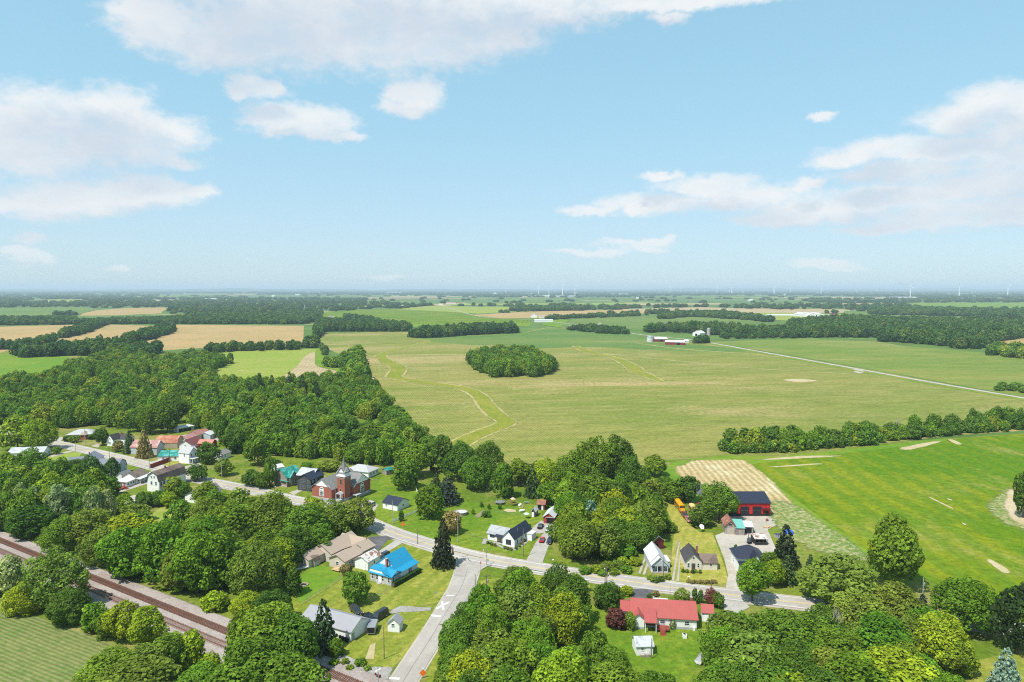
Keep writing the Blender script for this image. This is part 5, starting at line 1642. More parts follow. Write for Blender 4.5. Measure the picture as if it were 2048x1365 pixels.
    def win(self, f, t, z, w=.9, h=1.3, box=None, frame=WHITEP, bars=1):
        loc, rot = self._face(f, t, z, box)
        o = put('window', frame_mesh(w, h, frame, bars), self.o, loc, rot)
        put('pane', pane_mesh(w, h), o)
        return o

    def door(self, f, t, w=.95, h=2.1, box=None, mat=WHITEP, z=0.0):
        loc, rot = self._face(f, t, z, box)
        o = put('door', door_mesh(w, h, mat), self.o, loc, rot)
        put('handle', handle_mesh(), o, (w * .36, -.11, 1.0))
        return o

    def garage(self, f, t, w=2.7, h=2.2, box=None, mat=WHITEP):
        loc, rot = self._face(f, t, 0, box)
        m = MB().box(-w / 2 - .1, w / 2 + .1, -.05, .02, 0, h + .1)
        for k in range(4):
            m.box(-w / 2, w / 2, -.08, -.051, .03 + k * h / 4, (k + 1) * h / 4)
        return m.make('garage_door', mat, self.o, loc, rot)

    def chimney(self, x, y, z0, z1, s=.5, mat=BRICK):
        c = MB().box(x - s / 2, x + s / 2, y - s / 2, y + s / 2, z0, z1).make('chimney', mat, self.o)
        MB().box(x - s / 2 - .06, x + s / 2 + .06, y - s / 2 - .06, y + s / 2 + .06, z1 + .002, z1 + .12).make('cap', CONCRETE, c)

    def porch(self, x0, x1, y0, y1, h, roof, n=3, rise=.35, floor=.35, postm=WHITEP, th=.1):
        """roof on posts in front of the F wall (y0 < y1 = wall)"""
        MB().box(x0, x1, y0, y1 - .04, 0, floor).make('porch_floor', CONCRETE, self.o)
        MB().add([(x0 - .2, y0 - .2, h), (x1 + .2, y0 - .2, h), (x1 + .2, y1 - .02, h + rise), (x0 - .2, y1 - .02, h + rise),
                  (x0 - .2, y0 - .2, h + th), (x1 + .2, y0 - .2, h + th), (x1 + .2, y1 - .02, h + rise + th), (x0 - .2, y1 - .02, h + rise + th)],
                 [(3, 2, 1, 0), (4, 5, 6, 7), (0, 1, 5, 4), (1, 2, 6, 5), (2, 3, 7, 6), (3, 0, 4, 7)]).make('porch_roof', roof, self.o)
        for i in range(n):
            x = x0 + .1 + (x1 - x0 - .2) * i / max(1, n - 1)
            MB().box(x - .08, x + .08, y0, y0 + .16, floor, h + .01).make('post', postm, self.o)

    def box(self, name, mat, *b):
        return MB().box(*b).make(name, mat, self.o)


FRAMES = {}


def frame_mesh(w, h, mat, bars):
    k = ('f', round(w, 2), round(h, 2), mat.name, bars)
    if k not in FRAMES:
        t = .09
        m = MB().box(-w / 2 - t, w / 2 + t, -.07, .01, h / 2, h / 2 + t).box(-w / 2 - t, w / 2 + t, -.09, .01, -h / 2 - t, -h / 2)
        m.box(-w / 2 - t, -w / 2, -.07, .01, -h / 2 + .001, h / 2 - .001).box(w / 2, w / 2 + t, -.07, .01, -h / 2 + .001, h / 2 - .001)
        if bars:
            m.box(-w / 2 + .001, w / 2 - .001, -.06, .01, -.03, .03)
        FRAMES[k] = m.mesh('window', mat)
    return FRAMES[k]


def pane_mesh(w, h):
    k = ('p', round(w, 2), round(h, 2))
    if k not in FRAMES:
        FRAMES[k] = MB().box(-w / 2 + .002, w / 2 - .002, -.03, -.012, -h / 2 + .002, h / 2 - .002).mesh('pane', GLASS)
    return FRAMES[k]


def door_mesh(w, h, mat):
    k = ('d', w, h, mat.name)
    if k not in FRAMES:
        FRAMES[k] = MB().box(-w / 2 - .1, w / 2 + .1, -.05, .01, 0, h + .1).box(-w / 2, w / 2, -.09, -.051, .03, h).mesh('door', mat)
    return FRAMES[k]


def handle_mesh():
    if 'h' not in FRAMES:
        FRAMES['h'] = MB().box(-.06, .06, -.04, .02, -.03, .03).mesh('handle', CHROME)
    return FRAMES['h']


# ---- brick church with corner tower
def church_real():
    """plan: nave with gables towards the street corner's two sides, tower standing in the inner corner"""
    H = House('church', 'red brick church with grey spire and white gable tops', (708, 999), (741, 985), depth=16.0, cat='church')
    w = H.w                                  # right gable wall
    hw, rs_, b = 5.6, 4.0, 1.5
    # wing A: gable on the F side (the right hand brick gable of the photo), ridge along y
    H.wing(0, w, 0, 13, hw, rs_, 'y', BRICK, SHG_GREY, .5, b)
    # wing B: gable on the L side (bright brick gable), ridge along x
    yb0 = 5.6
    H.wing(-7.6, w - .3, yb0, yb0 + w * .95, hw - .05, rs_ - .1, 'x', BRICK, SHG_GREY, .5, b)
    H.box('foundation', STONE, -.06, w + .06, -.06, 13.05, 0, b)
    H.box('foundation', STONE, -7.66, -.08, yb0 - .06, yb0 + w * .95 + .06, 0, b)
    # white gable tops
    for ax, m in (('F', MB().prism([(.75, -.09, hw + .72), (w / 2, -.09, hw + rs_ - .06), (w - .75, -.09, hw + .72)], (0, .085, 0))),
                  ('L', MB().prism([(-7.69, yb0 + .7, hw + .72), (-7.69, yb0 + w * .475, hw + rs_ - .2), (-7.69, yb0 + w * .95 - .7, hw + .72)], (.085, 0, 0)))):
        m.make('gable_top', WHITEP, H.o)
    # arched windows with tracery
    def arch(f, t, z, box=None):
        loc, rot = H._face(f, t, z, box)
        ring, inn = [], []
        for i in range(13):
            a = math.pi * i / 12
            ring.append((1.25 * math.cos(a), 1.25 * math.sin(a) + 1.1))
            inn.append((.98 * math.cos(a), .98 * math.sin(a) + 1.1))
        out = [(1.25, -1.5)] + ring + [(-1.25, -1.5)]
        ins = [(.98, -1.3)] + inn + [(-.98, -1.3)]
        o = MB().prism([(x, -.05, y) for x, y in out], (0, .06, 0)).make('arched_window', WHITEP, H.o, loc, rot)
        MB().prism([(x, -.09, y) for x, y in ins], (0, .035, 0)).make('pane', GLASS, o)
        g = MB().box(-.42, -.30, -.13, -.092, -1.3, 1.3).box(.30, .42, -.13, -.092, -1.3, 1.3).box(-.97, .97, -.12, -.093, .25, .38).box(-.97, .97, -.12, -.093, -.75, -.65)
        for s in (-1, 1):
            g.prism([(s * (.36 + .5 * math.cos(a)), -.12, 1.2 + .45 * math.sin(a)) for a in np.linspace(0, 2 * math.pi, 12, endpoint=False)], (0, .02, 0))
        g.make('tracery', WHITEP, o)
    arch('F', w / 2, 3.6)
    arch('L', yb0 + w * .475, 3.6, (-7.6, 0, 0, 0))
    H.win('F', w * .28, .8, .6, .9)
    H.win('F', w * .78, .8, .6, .9)
    H.win('L', yb0 + 1.8, .8, .6, .8, (-7.66, 0, 0, 0))
    H.win('L', yb0 + 5.0, .8, .6, .8, (-7.66, 0, 0, 0))
    # tower in the corner
    tx0, tx1, ty0, ty1, th = -4.4, -.4, 1.2, 5.2, 10.6
    tw = MB().box(tx0, tx1, ty0, ty1, 0, th).make('tower', BRICK, H.o)
    MB().box(tx0 - .06, tx1 + .06, ty0 - .06, ty1 + .06, 0, 1.3).make('plinth', STONE, tw)
    MB().box(tx0 - .25, tx1 + .25, ty0 - .25, ty1 + .25, th + .003, th + .38).make('cornice', WHITEP, tw)
    MB().box(tx0 - .07, tx1 + .07, ty0 - .07, ty1 + .07, 8.5 + 1.35, 10.1).make('band', CONCRETE, tw)
    tb = (tx0, tx1, ty0, ty1)
    cx, cy = (tx0 + tx1) / 2, (ty0 + ty1) / 2
    for f, t in (('F', cx), ('L', cy)):
        H.win(f, t, 8.3, 1.1, 2.3, tb, LUMBER)
        H.win(f, t + .2, 4.3, 1.0, 1.9, tb, LUMBER)
    # belfry with four small gables and the spire
    bel = MB().box(cx - 1.7, cx + 1.7, cy - 1.7, cy + 1.7, th + .38, th + 2.2).make('belfry', WHITEP, H.o)
    s = MB()
    z = th + 2.0
    for ang in range(4):
        c_, s_ = math.cos(ang * math.pi / 2), math.sin(ang * math.pi / 2)
        tri = [(-1.75, -1.95, z - .5), (0, -1.95, z + 1.9), (1.75, -1.95, z - .5)]
        MB().prism([(cx + x * c_ - y * s_, cy + x * s_ + y * c_, q) for x, y, q in [(-1.6, -1.75, z - .9), (-1.6, -1.75, z - .3), (0, -1.75, z + 1.7), (1.6, -1.75, z - .3), (1.6, -1.75, z - .9)]], Vector((-s_ * -.2, c_ * -.2, 0)) * -1).make('gablet', WHITEP, bel)
        for sg in (-1, 1):
            rr = [(0, -2.05, z + 1.95), (sg * 1.95, -2.05, z - .5), (sg * 1.95, 0, z - .5), (0, 0, z + 1.95)]
            vs = [(cx + x * c_ - y * s_, cy + x * s_ + y * c_, q) for x, y, q in rr]
            vs2 = [(a, b_, q - .14) for a, b_, q in vs]
            s.add(vs + vs2, [(0, 1, 2, 3), (7, 6, 5, 4), (0, 4, 5, 1), (1, 5, 6, 2), (2, 6, 7, 3), (3, 7, 4, 0)])
    # flared spire
    prof = [(1.85, z + .4), (1.15, z + 1.9), (.62, z + 3.4), (.08, z + 5.9)]
    s.lathe([(r, q) for r, q in prof], 8, (cx, cy, 0))
    sp = s.make('spire', SHG_GREY, H.o)
    MB().tube((cx, cy, z + 5.8), (cx, cy, z + 6.9), .07, .03, 6).make('finial', CONCRETE, sp)
    # entrance canopy, steps, walls and the railing porch
    MB().prism([(tx0 - 2.0, ty0 + .6, 3.5), (tx0 - 2.0, ty0 + 2.0, 4.5), (tx0 - 2.0, ty0 + 3.4, 3.5)], (2.0, 0, 0)).make('canopy', MET_GREY, H.o)
    for q in (.7, 3.2):
        MB().box(tx0 - 1.9, tx0 - 1.75, ty0 + q - .07, ty0 + q + .07, 1.2, 3.5).make('post', WHITEP, H.o)
    H.door('L', cy, 1.6, 2.3, tb, WHITEP, 1.25)
    for i in range(7):
        MB().box(tx0 - 2.0 - .42 * (i + 1), tx0 - .02 if i == 0 else tx0 - 2.0 - .42 * i, ty0 + .7, ty0 + 3.3, 0, 1.2 - i * .17).make('step', CONCRETE, H.o)
    e = MB().box(tx1 - .6, tx1 + 3.0, -2.2, -.08, 2.1, 2.25).make('entry_roof', MET_GREY, H.o)
    for x in (tx1 - .5, tx1 + .6, tx1 + 1.75, tx1 + 2.9):
        MB().box(x - .07, x + .07, -2.15, -2.0, 0, 2.099).make('post', CONCRETE, H.o)
    H.box('entry_back', BLACK, tx1 - .45, tx1 + 2.85, -.5, -.1, 0, 2.05)


church_real()


# ---- dark house beside the church
H = House('house', 'dark slate two storey house with navy porch roof beside the church', (622, 984), (648, 972), depth=7.0)
w = H.w
H.wing(0, w, 0, 7, 5.4, 2.2, 'x', DARKSID, SHG_NAVY, .4)
H.wing(w * .45, w + 2.5, 2.5, 10.5, 5.6, 2.4, 'y', DARKSID, MET_GREY, .4)
H.porch(1.4, w - .1, -2.0, 0, 2.7, SHG_NAVY, 5, .9, .5)
H.box('porch_wall', DARKSID, 1.5, w - .2, -1.95, -1.82, .5, 1.3)
for t in (1.2, 3.4, 5.0):
    H.win('L', t, 1.9, .9, 1.5, None, METAL)
    H.win('L', t, 4.4, .9, 1.3, None, METAL)
for t in (1.6, 4.0):
    H.win('F', t, 4.5, .8, 1.3)
H.win('F', 3.2, 1.8, 1.6, 1.2)
H.door('F', 1.0, mat=WHITEP, z=.5)
# ---- green roofed house
H = House('house', 'old grey house with teal green metal roof beside the village street', (578, 975), (607, 966), depth=10)
w = H.w
H.wing(0, w, 1.2, 10, 4.2, 3.4, 'x', M('drab clapboard', (.26, .225, .19), .8, .1, .8, (2, .2), .25), MET_TEAL, .45)
H.wing(1.0, 5.2, 0.2, 5.0, 4.2, 2.5, 'y', M('drab clapboard', (.26, .225, .19)), MET_TEAL, .4)
H.porch(-.6, 1.0, .6, 5.5, 2.4, MET_TEAL, 2, .3)
H.box('porch_wall', BRICK, -.6, .9, .5, .7, .36, 1.5)
for t in (2.0, 4.0, 7.0, 8.6):
    H.win('F', t, 1.6, .7, 1.5, (0, w, 1.2 if t > 5.2 else .2, 10))
H.win('F', 3.1, 4.2, .8, 1.2, (0, w, .2, 10))
for t in (3.0, 7.0):
    H.win('R', t, 1.6, .8, 1.4)
    H.win('R', t, 4.2, .8, 1.2)
H = House('shed', 'small annex with pale teal roof behind the green roofed house', (606, 965), (616, 960), depth=6)
H.wing(0, H.w, 0, 6, 2.6, 1.4, 'x', WHITE, M('pale teal roofing', (.16, .36, .33), .5, .08, .5, (0, .4), .2), .3)
H.win('F', 1.2, 1.5, .8, 1.0)
# ---- hip roof house behind the church
H = House('house', 'low house with pale grey hip roof behind the church', (737, 957), (757, 948), depth=13)
H.wing(0, H.w, 0, 13, 2.9, 2.2, 'y', WHITE, M('light grey shingles', (.36, .36, .36), .9, .1), .5, kind='hip')
for t in (2.0, 4.6, 7.2):
    H.win('F', t, 1.6, 1.0, 1.2)
H.win('L', 4, 1.6, 1.0, 1.2)
H = House('garden_shed', 'tiny shed with teal roof under the trees', (773, 951), (786, 948), depth=3.5, cat='shed')
H.wing(0, H.w, 0, 3.5, 2.2, .9, 'x', OLDWOOD, MET_TEAL, .25)
H.door('F', H.w / 2, 1.2, 1.8, None, OLDWOOD)
H = House('shed', 'white flat roofed shed behind the slim tree', (553, 948), (569, 945), depth=7)
H.wing(0, H.w, 0, 7, 2.8, .8, 'x', WHITE, MET_WHITE, .2)
H.garage('F', H.w / 2, 2.4, 2.1)
# ---- white garage with navy roof by the white fence
H = House('garage', 'white garage with navy roof beside the white fence', (795, 1023), (818, 1013), (770, 1015))
H.wing(0, H.w, 0, H.d, 2.6, 1.9, 'y', WHITE, SHG_NAVY, .35)
H.win('F', H.w * .5, 1.6, 1.2, .6)
H.garage('L', H.d * .35, 2.6, 2.1)
H.win('L', H.d * .75, 1.7, .8, .6)
# ---- white house with curved grey wing and navy roof
H = House('house', 'white house with navy gable roof and pale grey curved wing', (1005, 1091), (1029, 1096), depth=9.5)
w = H.w
H.wing(0, w, 0, 12.5, 3.0, 2.6, 'y', WHITE, SHG_NAVY, .35)
H.wing(-7.4, -.02, 2.2, 8.2, 2.6, 1.9, 'x', WHITE, M('pale weathered shingles', (.33, .34, .35), .9, .08, .6, (1, .3), .3, col2=(.26, .27, .29)), .4)
H.porch(-3.6, -.05, .4, 2.2, 2.3, SHG_NAVY, 2, .35, .15)
H.door('F', -.9, box=(0, 0, 2.2, 0), mat=LUMBER)
H.box('bench_screen', LUMBER, -3.3, -2.0, 1.9, 2.1, .15, 1.8)
H.win('F', w / 2, 1.6, 1.9, 1.6, None, DARKSID, 0)
H.win('F', -5.6, 1.7, 1.6, .8, (0, 0, 2.2, 0), DARKSID, 0)
H.win('R', 2.0, 1.6, .8, 1.6, None, WHITEP, 0)
H.win('R', 5.2, 1.6, .9, 1.6, None, WHITEP, 0)
H.win('R', 8.4, 1.7, .8, 1.0, None, WHITEP, 0)
H.wing(w + .02, w + 2.4, 8.5, 12.0, 2.4, .5, 'x', WHITE, MET_WHITE, .15, kind='flat')
MB().tube((w * .75, 4.4, 3.9), (w * .75, 4.4, 5.6), .06).make('vent_pipe', CHROME, H.o)
# ---- play house, red shed, red garage behind the drive
H = House('garden_shed', 'small dark garden shed with white door and pale roof', (1063, 1034), (1071, 1035), depth=3.2, cat='shed')
H.wing(0, H.w, 0, 3.2, 2.3, 1.3, 'y', DARKSID, MET_WHITE, .3)
H.door('F', H.w * .35, .7, 1.8)
H.win('R', 1.6, 1.4, .6, .8)
H = House('shed', 'small red shed with rusty roof under the bright tree', (1075, 1020), (1089, 1021), depth=4, cat='shed')
H.wing(0, H.w, 0, 4, 2.4, 1.2, 'x', M('dull red boards', (.22, .05, .045), .8, .12, 1, (0, .3), .3), BROWNROOF, .4)
H.door('F', .9, 1.2, 1.9, None, BLACK)
H.door('F', 2.0, .5, 1.9, None, WHITEP)
H = House('garage', 'red garage with white metal roof at the head of the drive', (1087, 1047), (1108, 1049), depth=8.5)
w = H.w
H.wing(0, w, 0, 8.5, 2.7, 1.5, 'y', M('brick red siding', (.36, .05, .045), .7, .08, 1, (2, .2), .2), MET_WHITE, .4)
H.garage('F', w * .62, 2.6, 2.15, None, BLACK)
H.box('awning', MET_GREY, w * .2, w, -.35, -.02, 2.5, 2.62)
# ---- blue roofed house
H = House('house', 'white house with vivid blue metal roof and brick chimney', (783, 1173), (835, 1143), (742, 1160))
w, d = H.w, H.d
H.wing(0, w, 0, 3.2, 2.9, 1.0, 'x', WHITE, MET_BLUE, .45, kind='shed')
H.wing(.0, w - .2, 3.2, d, 3.9, .9, 'x', WHITE, MET_BLUE, .1, kind='flat')
H.wing(4.2, w, 1.9, d + 1.2, 3.6, 3.2, 'x', WHITE, MET_BLUE, .35)
H.wing(0, 4.4, 0, d, 2.9, 1.1, 'y', WHITE, MET_BLUE, .45, z0=.02)
H.chimney(3.2, d * .52, 3.0, 6.6, .65)
for t in (.9, 8.5, 9.4):
    H.win('F', t, 1.7, .65, 1.5)
for t in (1.0, 3.4, 5.6, 7.4):
    H.win('L', t, 1.7, .8, 1.5)
H.door('L', 4.5, z=.3)
H.box('step', CONCRETE, -1.1, -.02, 3.8, 5.2, 0, .3)
# hedge along its wall
p0, p1 = G(786, 1176), G(840, 1145)
hd = bpy.data.objects.new('hedge', None)
dv = (p1 - p0)
rs = np.random.RandomState(9)
nh = 5200
L_ = dv.length
pts = np.stack([rs.uniform(0, L_, nh), rs.uniform(-.55, .55, nh), rs.uniform(.05, 1.45, nh)], 1)
side = rs.randint(0, 4, nh)
pts[side == 0, 2] = 1.45
pts[side == 1, 1] = -.55
pts[side == 2, 1] = .55
nor = np.zeros((nh, 3))
nor[:, 2] = (side == 0) * 1.0
nor[:, 1] = (side == 1) * -1.0 + (side == 2) * 1.0
nor += rs.normal(0, .35, nor.shape)
nor /= np.linalg.norm(nor, axis=1, keepdims=True)
hm_ = leaf_mesh('hedge', pts, nor, rs.uniform(.07, .13, nh), rs.uniform(.25, .65, nh), LEAF, rs)
ho_ = put('hedge', hm_, None, (p0.x, p0.y, 0), math.atan2(dv.y, dv.x))
ho_.color = (.035, .10, .012, 1)
tag(ho_, 'clipped green hedge along the blue roofed house', 'hedge')
MB().box(.1, L_ - .1, -.42, .42, 0, 1.35).make('branches', BARK, ho_)
# ---- white garage with rusty roof
H = House('garage', 'white garage with rust streaked roof beside the blue roofed house', (736, 1142), (761, 1127), (720, 1138))
H.wing(0, H.w, 0, 5.2, 2.9, 1.4, 'x', WHITE, MET_RUST, .35)
H.door('L', 1.4, .9, 2.0)
H.win('F', H.w * .5, 1.7, .7, .8)
# ---- beige house complex
BG = M('beige siding', (.52, .46, .40), .7, .05, .8, (2, .2), .2)
BGD = M('taupe siding', (.30, .265, .24), .7, .06, .8, (2, .2), .2)
H = House('house', 'rambling beige house with tan shingle roofs and several gables', (690, 1141), (751, 1109), depth=7.0)
w = H.w
H.wing(0, w * .52, 0, 6.6, 3.0, 1.5, 'x', BG, SHG_TAN, .45)
H.wing(w * .52 + .02, w, .4, 7.4, 3.1, 1.6, 'x', BGD, SHG_TAN, .45)
H.wing(2.5, 16.5, 8.0, 16.5, 3.1, 2.3, 'x', BG, SHG_TAN, .45)
H.wing(-4.5, 3.5, 11.2, 17.0, 2.9, 1.5, 'x', BG, SHG_TAN, .45)
H.wing(12.0, 17.5, 4.0, 14.0, 3.0, 2.0, 'y', BG, SHG_TAN, .4)
H.wing(2.0, 9.0, 17.2, 20.0, 2.6, 1.2, 'x', BG, SHG_TAN, .3)
for t in (2.2, 3.4, 7.5):
    H.win('F', t, 1.6, .9, 1.2)
H.door('F', 5.6)
for t in (11.5, 13.5, 15.0):
    H.win('F', t, 1.7, .8, 1.2, (0, w, .4, 7))
H.win('L', 3.2, 1.7, 1.2, 1.1)
H.win('L', 14.0, 1.7, .8, .9, (-4.5, 0, 0, 0))
for k in range(5):
    MB().box(w * .62, w * .62 + .25, 1.6 + k * .38, 1.85 + k * .38, 3.75 + k * .165, 4.0 + k * .165).make('roof_vent', DARKWOOD, H.o)
dk = MB().box(-2.6, -.3, .2, 3.4, .55, .7).make('deck', LUMBER, H.o)
for x, y in ((-2.5, .3), (-2.5, 3.3), (-.4, .3)):
    MB().box(x - .06, x + .06, y - .06, y + .06, .71, 1.6).make('post', LUMBER, dk)
MB().box(-2.55, -2.45, .36, 3.24, 1.5, 1.6).make('rail', LUMBER, dk)
H = House('garden_shed', 'small beige barn roofed garden shed at the wooden fence', (629, 1135), (640, 1129), depth=3.2, cat='shed')
H.wing(0, H.w, 0, 3.2, 1.9, 1.4, 'x', BG, SHG_BROWN, .2, kind='gambrel')
H.door('L', 1.6, 1.7, 1.9, None, GREYSID)
# ---- grey garage, white shed, trailer
H = House('garage', 'large white garage with grey roof beside the spruce', (702, 1284), (739, 1258), depth=16.5)
w = H.w
H.wing(0, w, 0, 16.5, 2.7, 1.9, 'y', WHITE, M('soft grey roofing', (.27, .27, .29), .8, .08, .6, (1, .3), .2), .4)
H.door('F', .9, .8, 1.9, None, GREYSID)
H.win('L', 9, 1.7, .9, .9)
H.win('L', 13, 1.7, .9, .9)
H = House('garden_shed', 'small white gabled shed near the side road', (799, 1266), (806, 1256), (776, 1263), cat='shed')
H.wing(0, H.w, 0, H.d, 2.4, 1.4, 'x', WHITE, M('soft grey roofing', (.27, .27, .29)), .3)
H.win('L', H.d * .55, 1.9, .7, .8)
H.door('F', H.w * .6, .9, 1.9)
H.box('ramp', WHITEP, H.w + .1, H.w + 1.6, .8, 2.6, 0, .18)
# ---- grey porch house and its red lean-to
GV = M('pale blue grey boards', (.42, .46, .48), .7, .06, .8, (2, .2), .2)
H = House('house', 'narrow pale house with white metal roof and front porch', (1303, 1147), (1336, 1147), depth=12.5)
w = H.w
H.wing(0, w, 2.0, 12.5, 2.9, 2.6, 'y', GV, MET_WHITE, .35)
H.wing(.02, w - .02, 0.0, 1.99, 2.7, 2.4, 'y', GV, MET_WHITE, .3, z0=2.3)
for x in (.1, w * .36, w * .64, w - .1):
    H.box('post', WHITEP, x - .07, x + .07, .02, .16, .25, 2.29)
H.box('porch_floor', CONCRETE, 0, w, 0, 1.98, 0, .25)
H.door('F', w * .5, box=(0, 0, 2.0, 0), mat=DARKSID, z=.25)
for t in (w * .2, w * .8):
    H.win('F', t, 1.6, 1.0, 1.3, (0, 0, 2.0, 0))
H.wing(w + .02, w + 1.5, 4.0, 9.0, 2.2, .5, 'x', GV, MET_WHITE, .15, kind='flat')
for t in (5.0, 7.5):
    H.win('R', t, 1.4, .8, 1.0, (0, w + 1.5, 0, 0))
H = House('shed', 'dark red shed with pale lean to roof behind the narrow house', (1306, 1101), (1327, 1098), depth=9)
H.wing(0, H.w, 0, 9, 3.1, 1.6, 'y', M('maroon boards', (.16, .022, .022), .8, .12, 1, (0, .25), .3), MET_WHITE, .3)
H.door('F', 1.2, 1.4, 2.0, None, BLACK)
# ---- small white house
OW = M('off white clapboard', (.62, .57, .49), .75, .06, .8, (2, .18), .25)
H = House('house', 'small off white house with charcoal roof on the dry lawn', (1370, 1140), (1403, 1141), depth=9)
w = H.w
H.wing(0, w, 0, 8.5, 3.0, 2.5, 'y', OW, SHG_DARK, .35)
H.wing(w + .02, w + 5.0, .3, 6.6, 2.4, 1.7, 'x', OW, SHG_BROWN, .3)
H.door('F', w * .5, .95, 2.1, None, DARKWOOD)
H.win('F', w * .2, 1.6, .6, 1.3)
H.win('F', w * .8, 1.6, .6, 1.3)
H.win('F', w * .5, 4.0, .7, .9)
H.win('F', w + 3.0, 1.7, .9, .8, (0, 0, .3, 0))
H.chimney(w * .9, 5.6, 3.4, 6.0, .5)
# ---- red barn
H = House('barn', 'red metal barn with black roof and two tall garage doors', (1452, 1033), (1540, 1033), depth=15)
w = H.w
H.wing(0, w, 0, 15, 5.3, 2.4, 'x', BARNRED, SHG_NAVY, .35)
H.box('plinth', M('black wainscot metal', (.02, .02, .022), .5), -.04, w + .04, -.04, 15.04, 0, 1.0)
for t in (w * .14, w * .42, w * .70):
    g = H.garage('F', t, w * .19, 3.9, None, M('black wainscot metal', (.02, .02, .022)))
    MB().box(t - w * .085, t + w * .085, -.12, -.085, 2.2, 2.55).make('pane', GLASS, H.o)
H.door('F', w * .93, .95, 2.1, None, BLACK)
H.win('F', w * .87, 1.8, .7, .8, None, BLACK)
H.box('canopy', SHG_NAVY, w * .8, w, -.9, -.12, 3.2, 3.3)
# ---- weathered workshop with teal and white lean-tos
H = House('workshop', 'weathered wooden workshop with rusty gable and teal lean to roof', (1450, 1070), (1489, 1072), depth=8)
w = H.w
H.wing(0, w * .55, 0.6, 8, 3.2, 2.0, 'y', OLDWOOD, BROWNROOF, .4)
H.wing(w * .55 + .02, w, .2, 7.0, 2.7, .9, 'x', OLDWOOD, M('faded teal roofing', (.13, .36, .31), .6, .08), .25, kind='shed')
H.wing(w + .02, w + 3.4, 2.4, 7.0, 2.6, .5, 'x', OLDWOOD, MET_WHITE, .25, kind='shed')
H.win('F', w * .28, 3.7, 1.2, .7, (0, 0, .6, 0), OLDWOOD, 0)
H.garage('F', w * .3, 2.4, 2.2, (0, 0, .6, 0), M('silvered plank door', (.42, .37, .31), .9, .15, 1, (0, .25), .4))
H.door('F', w * .8, 1.0, 1.9, (0, 0, .2, 0), OLDWOOD)
H.box('doorway', BLACK, w + .5, w + 2.9, 2.33, 2.39, 0, 2.1)
# ---- black open shed
H = House('cattle_shed', 'low dark open fronted shed with patchy white roof on the gravel', (1510, 1091), (1535, 1091), depth=4.4, cat='shed')
w = H.w
H.wing(0, w, 1.2, 4.4, 2.3, .3, 'x', M('tarred boards', (.03, .027, .026), .9), MET_RUST, .1, kind='shed')
H.box('front_board', M('tarred boards', (.03, .027, .026)), 0, w, 0, .12, 0, 1.1)
for x in (.07, w * .33, w * .66, w - .07):
    H.box('post', DARKWOOD, x - .07, x + .07, .14, .28, 0, 2.2)
H.box('front_roof', MET_RUST, -.1, w + .1, -.1, 1.09, 2.21, 2.3)
# ---- house with navy roof behind the bright tree
H = House('house', 'white house with navy hip roof half hidden by a bright tree', (1480, 1150), (1536, 1151), depth=11)
w = H.w
H.wing(0, w, 3.0, 11, 4.2, 3.0, 'x', WHITE, SHG_NAVY, .5, kind='hip')
H.wing(w * .42, w * .72, 0, 3.0, 4.2, 2.6, 'y', WHITE, SHG_NAVY, .4)
H.porch(.2, w * .42 - .1, .6, 3.0, 2.6, SHG_NAVY, 3, .6)
H.porch(w * .72 + .1, w - .2, .6, 3.0, 2.6, SHG_NAVY, 3, .6)
for t in (w * .15, w * .3, w * .85):
    H.win('F', t, 1.8, .9, 1.4, (0, 0, 3.0, 0))
H.win('F', w * .57, 2.0, 1.2, 1.4)
H.win('L', 7, 2, .9, 1.4)
# ---- red roofed ranch
H = House('house', 'long white ranch house with coral red metal roof', (1265, 1253), (1393, 1261), depth=11)
w = H.w
sx = w / 18.5
H.wing(0, w, 0, 10.5, 3.0, 2.3, 'x', WHITE, MET_RED, .45, base=.7)
H.wing(-2.9, -.02, 3.2, 9.8, 2.6, 1.2, 'x', WHITE, MET_RED, .3)
H.wing(-.05, w * .18, -1.3, 4.0, 2.95, 1.25, 'y', WHITE, MET_RED, .35, base=.7)
H.wing(w * .185, w * .36, -3.2, 2.0, 2.9, 1.3, 'x', WHITE, MET_RED, .2, kind='shed', z0=2.7)
for x in (w * .19, w * .355):
    H.box('post', WHITEP, x - .08, x + .08, -3.15, -2.99, 0, 2.69)
H.box('porch_back', M('maroon boards', (.16, .022, .022)), w * .19, w * .355, -.25, -.06, .71, 2.68)
for t in (w * .47, w * .65, w * .85):
    H.win('F', t, 1.75, 1.2, .95)
dk = H.box('deck', DECKRED, w * .36, w * .56, -2.6, -.08, .75, .9)
for x in (w * .36 + .06, w * .41, w * .51, w * .56 - .06):
    MB().box(x - .05, x + .05, -2.6, -2.5, .91, 1.8).make('rail_post', DECKRED, dk)
MB().box(w * .36, w * .41, -2.6, -2.5, 1.81, 1.9).make('rail', DECKRED, dk)
MB().box(w * .51, w * .56, -2.6, -2.5, 1.81, 1.9).make('rail', DECKRED, dk)
for i in range(5):
    MB().box(w * .42, w * .50, -2.62 - .34 * (i + 1), -2.62 - .34 * i, 0, .8 - i * .16).make('step', DECKRED, dk)
H.box('cellar_hatch', WHITEP, w - .9, w - .4, -.5, -.06, 0, .9)
for x in (w * .35, w * .46):
    MB().tube((x, 6.8, 4.6), (x, 6.8, 5.5), .09).make('vent_pipe', WHITEP, H.o)
H.chimney(w - .7, 6.0, 4.8, 6.2, .6, BRICK)
H.box('awning', MET_WHITE, w * .37, w * .62, 10.9, 12.3, 2.5, 2.62)
for x in (w * .38, w * .61):
    H.box('post', WHITEP, x - .06, x + .06, 12.1, 12.22, 0, 2.49)
H = House('shed', 'small white shed with coral red roof beside the ranch house', (1404, 1243), (1426, 1245), depth=4.5)
H.wing(0, H.w, 0, 4.5, 2.5, 1.3, 'x', WHITE, MET_RED, .3)
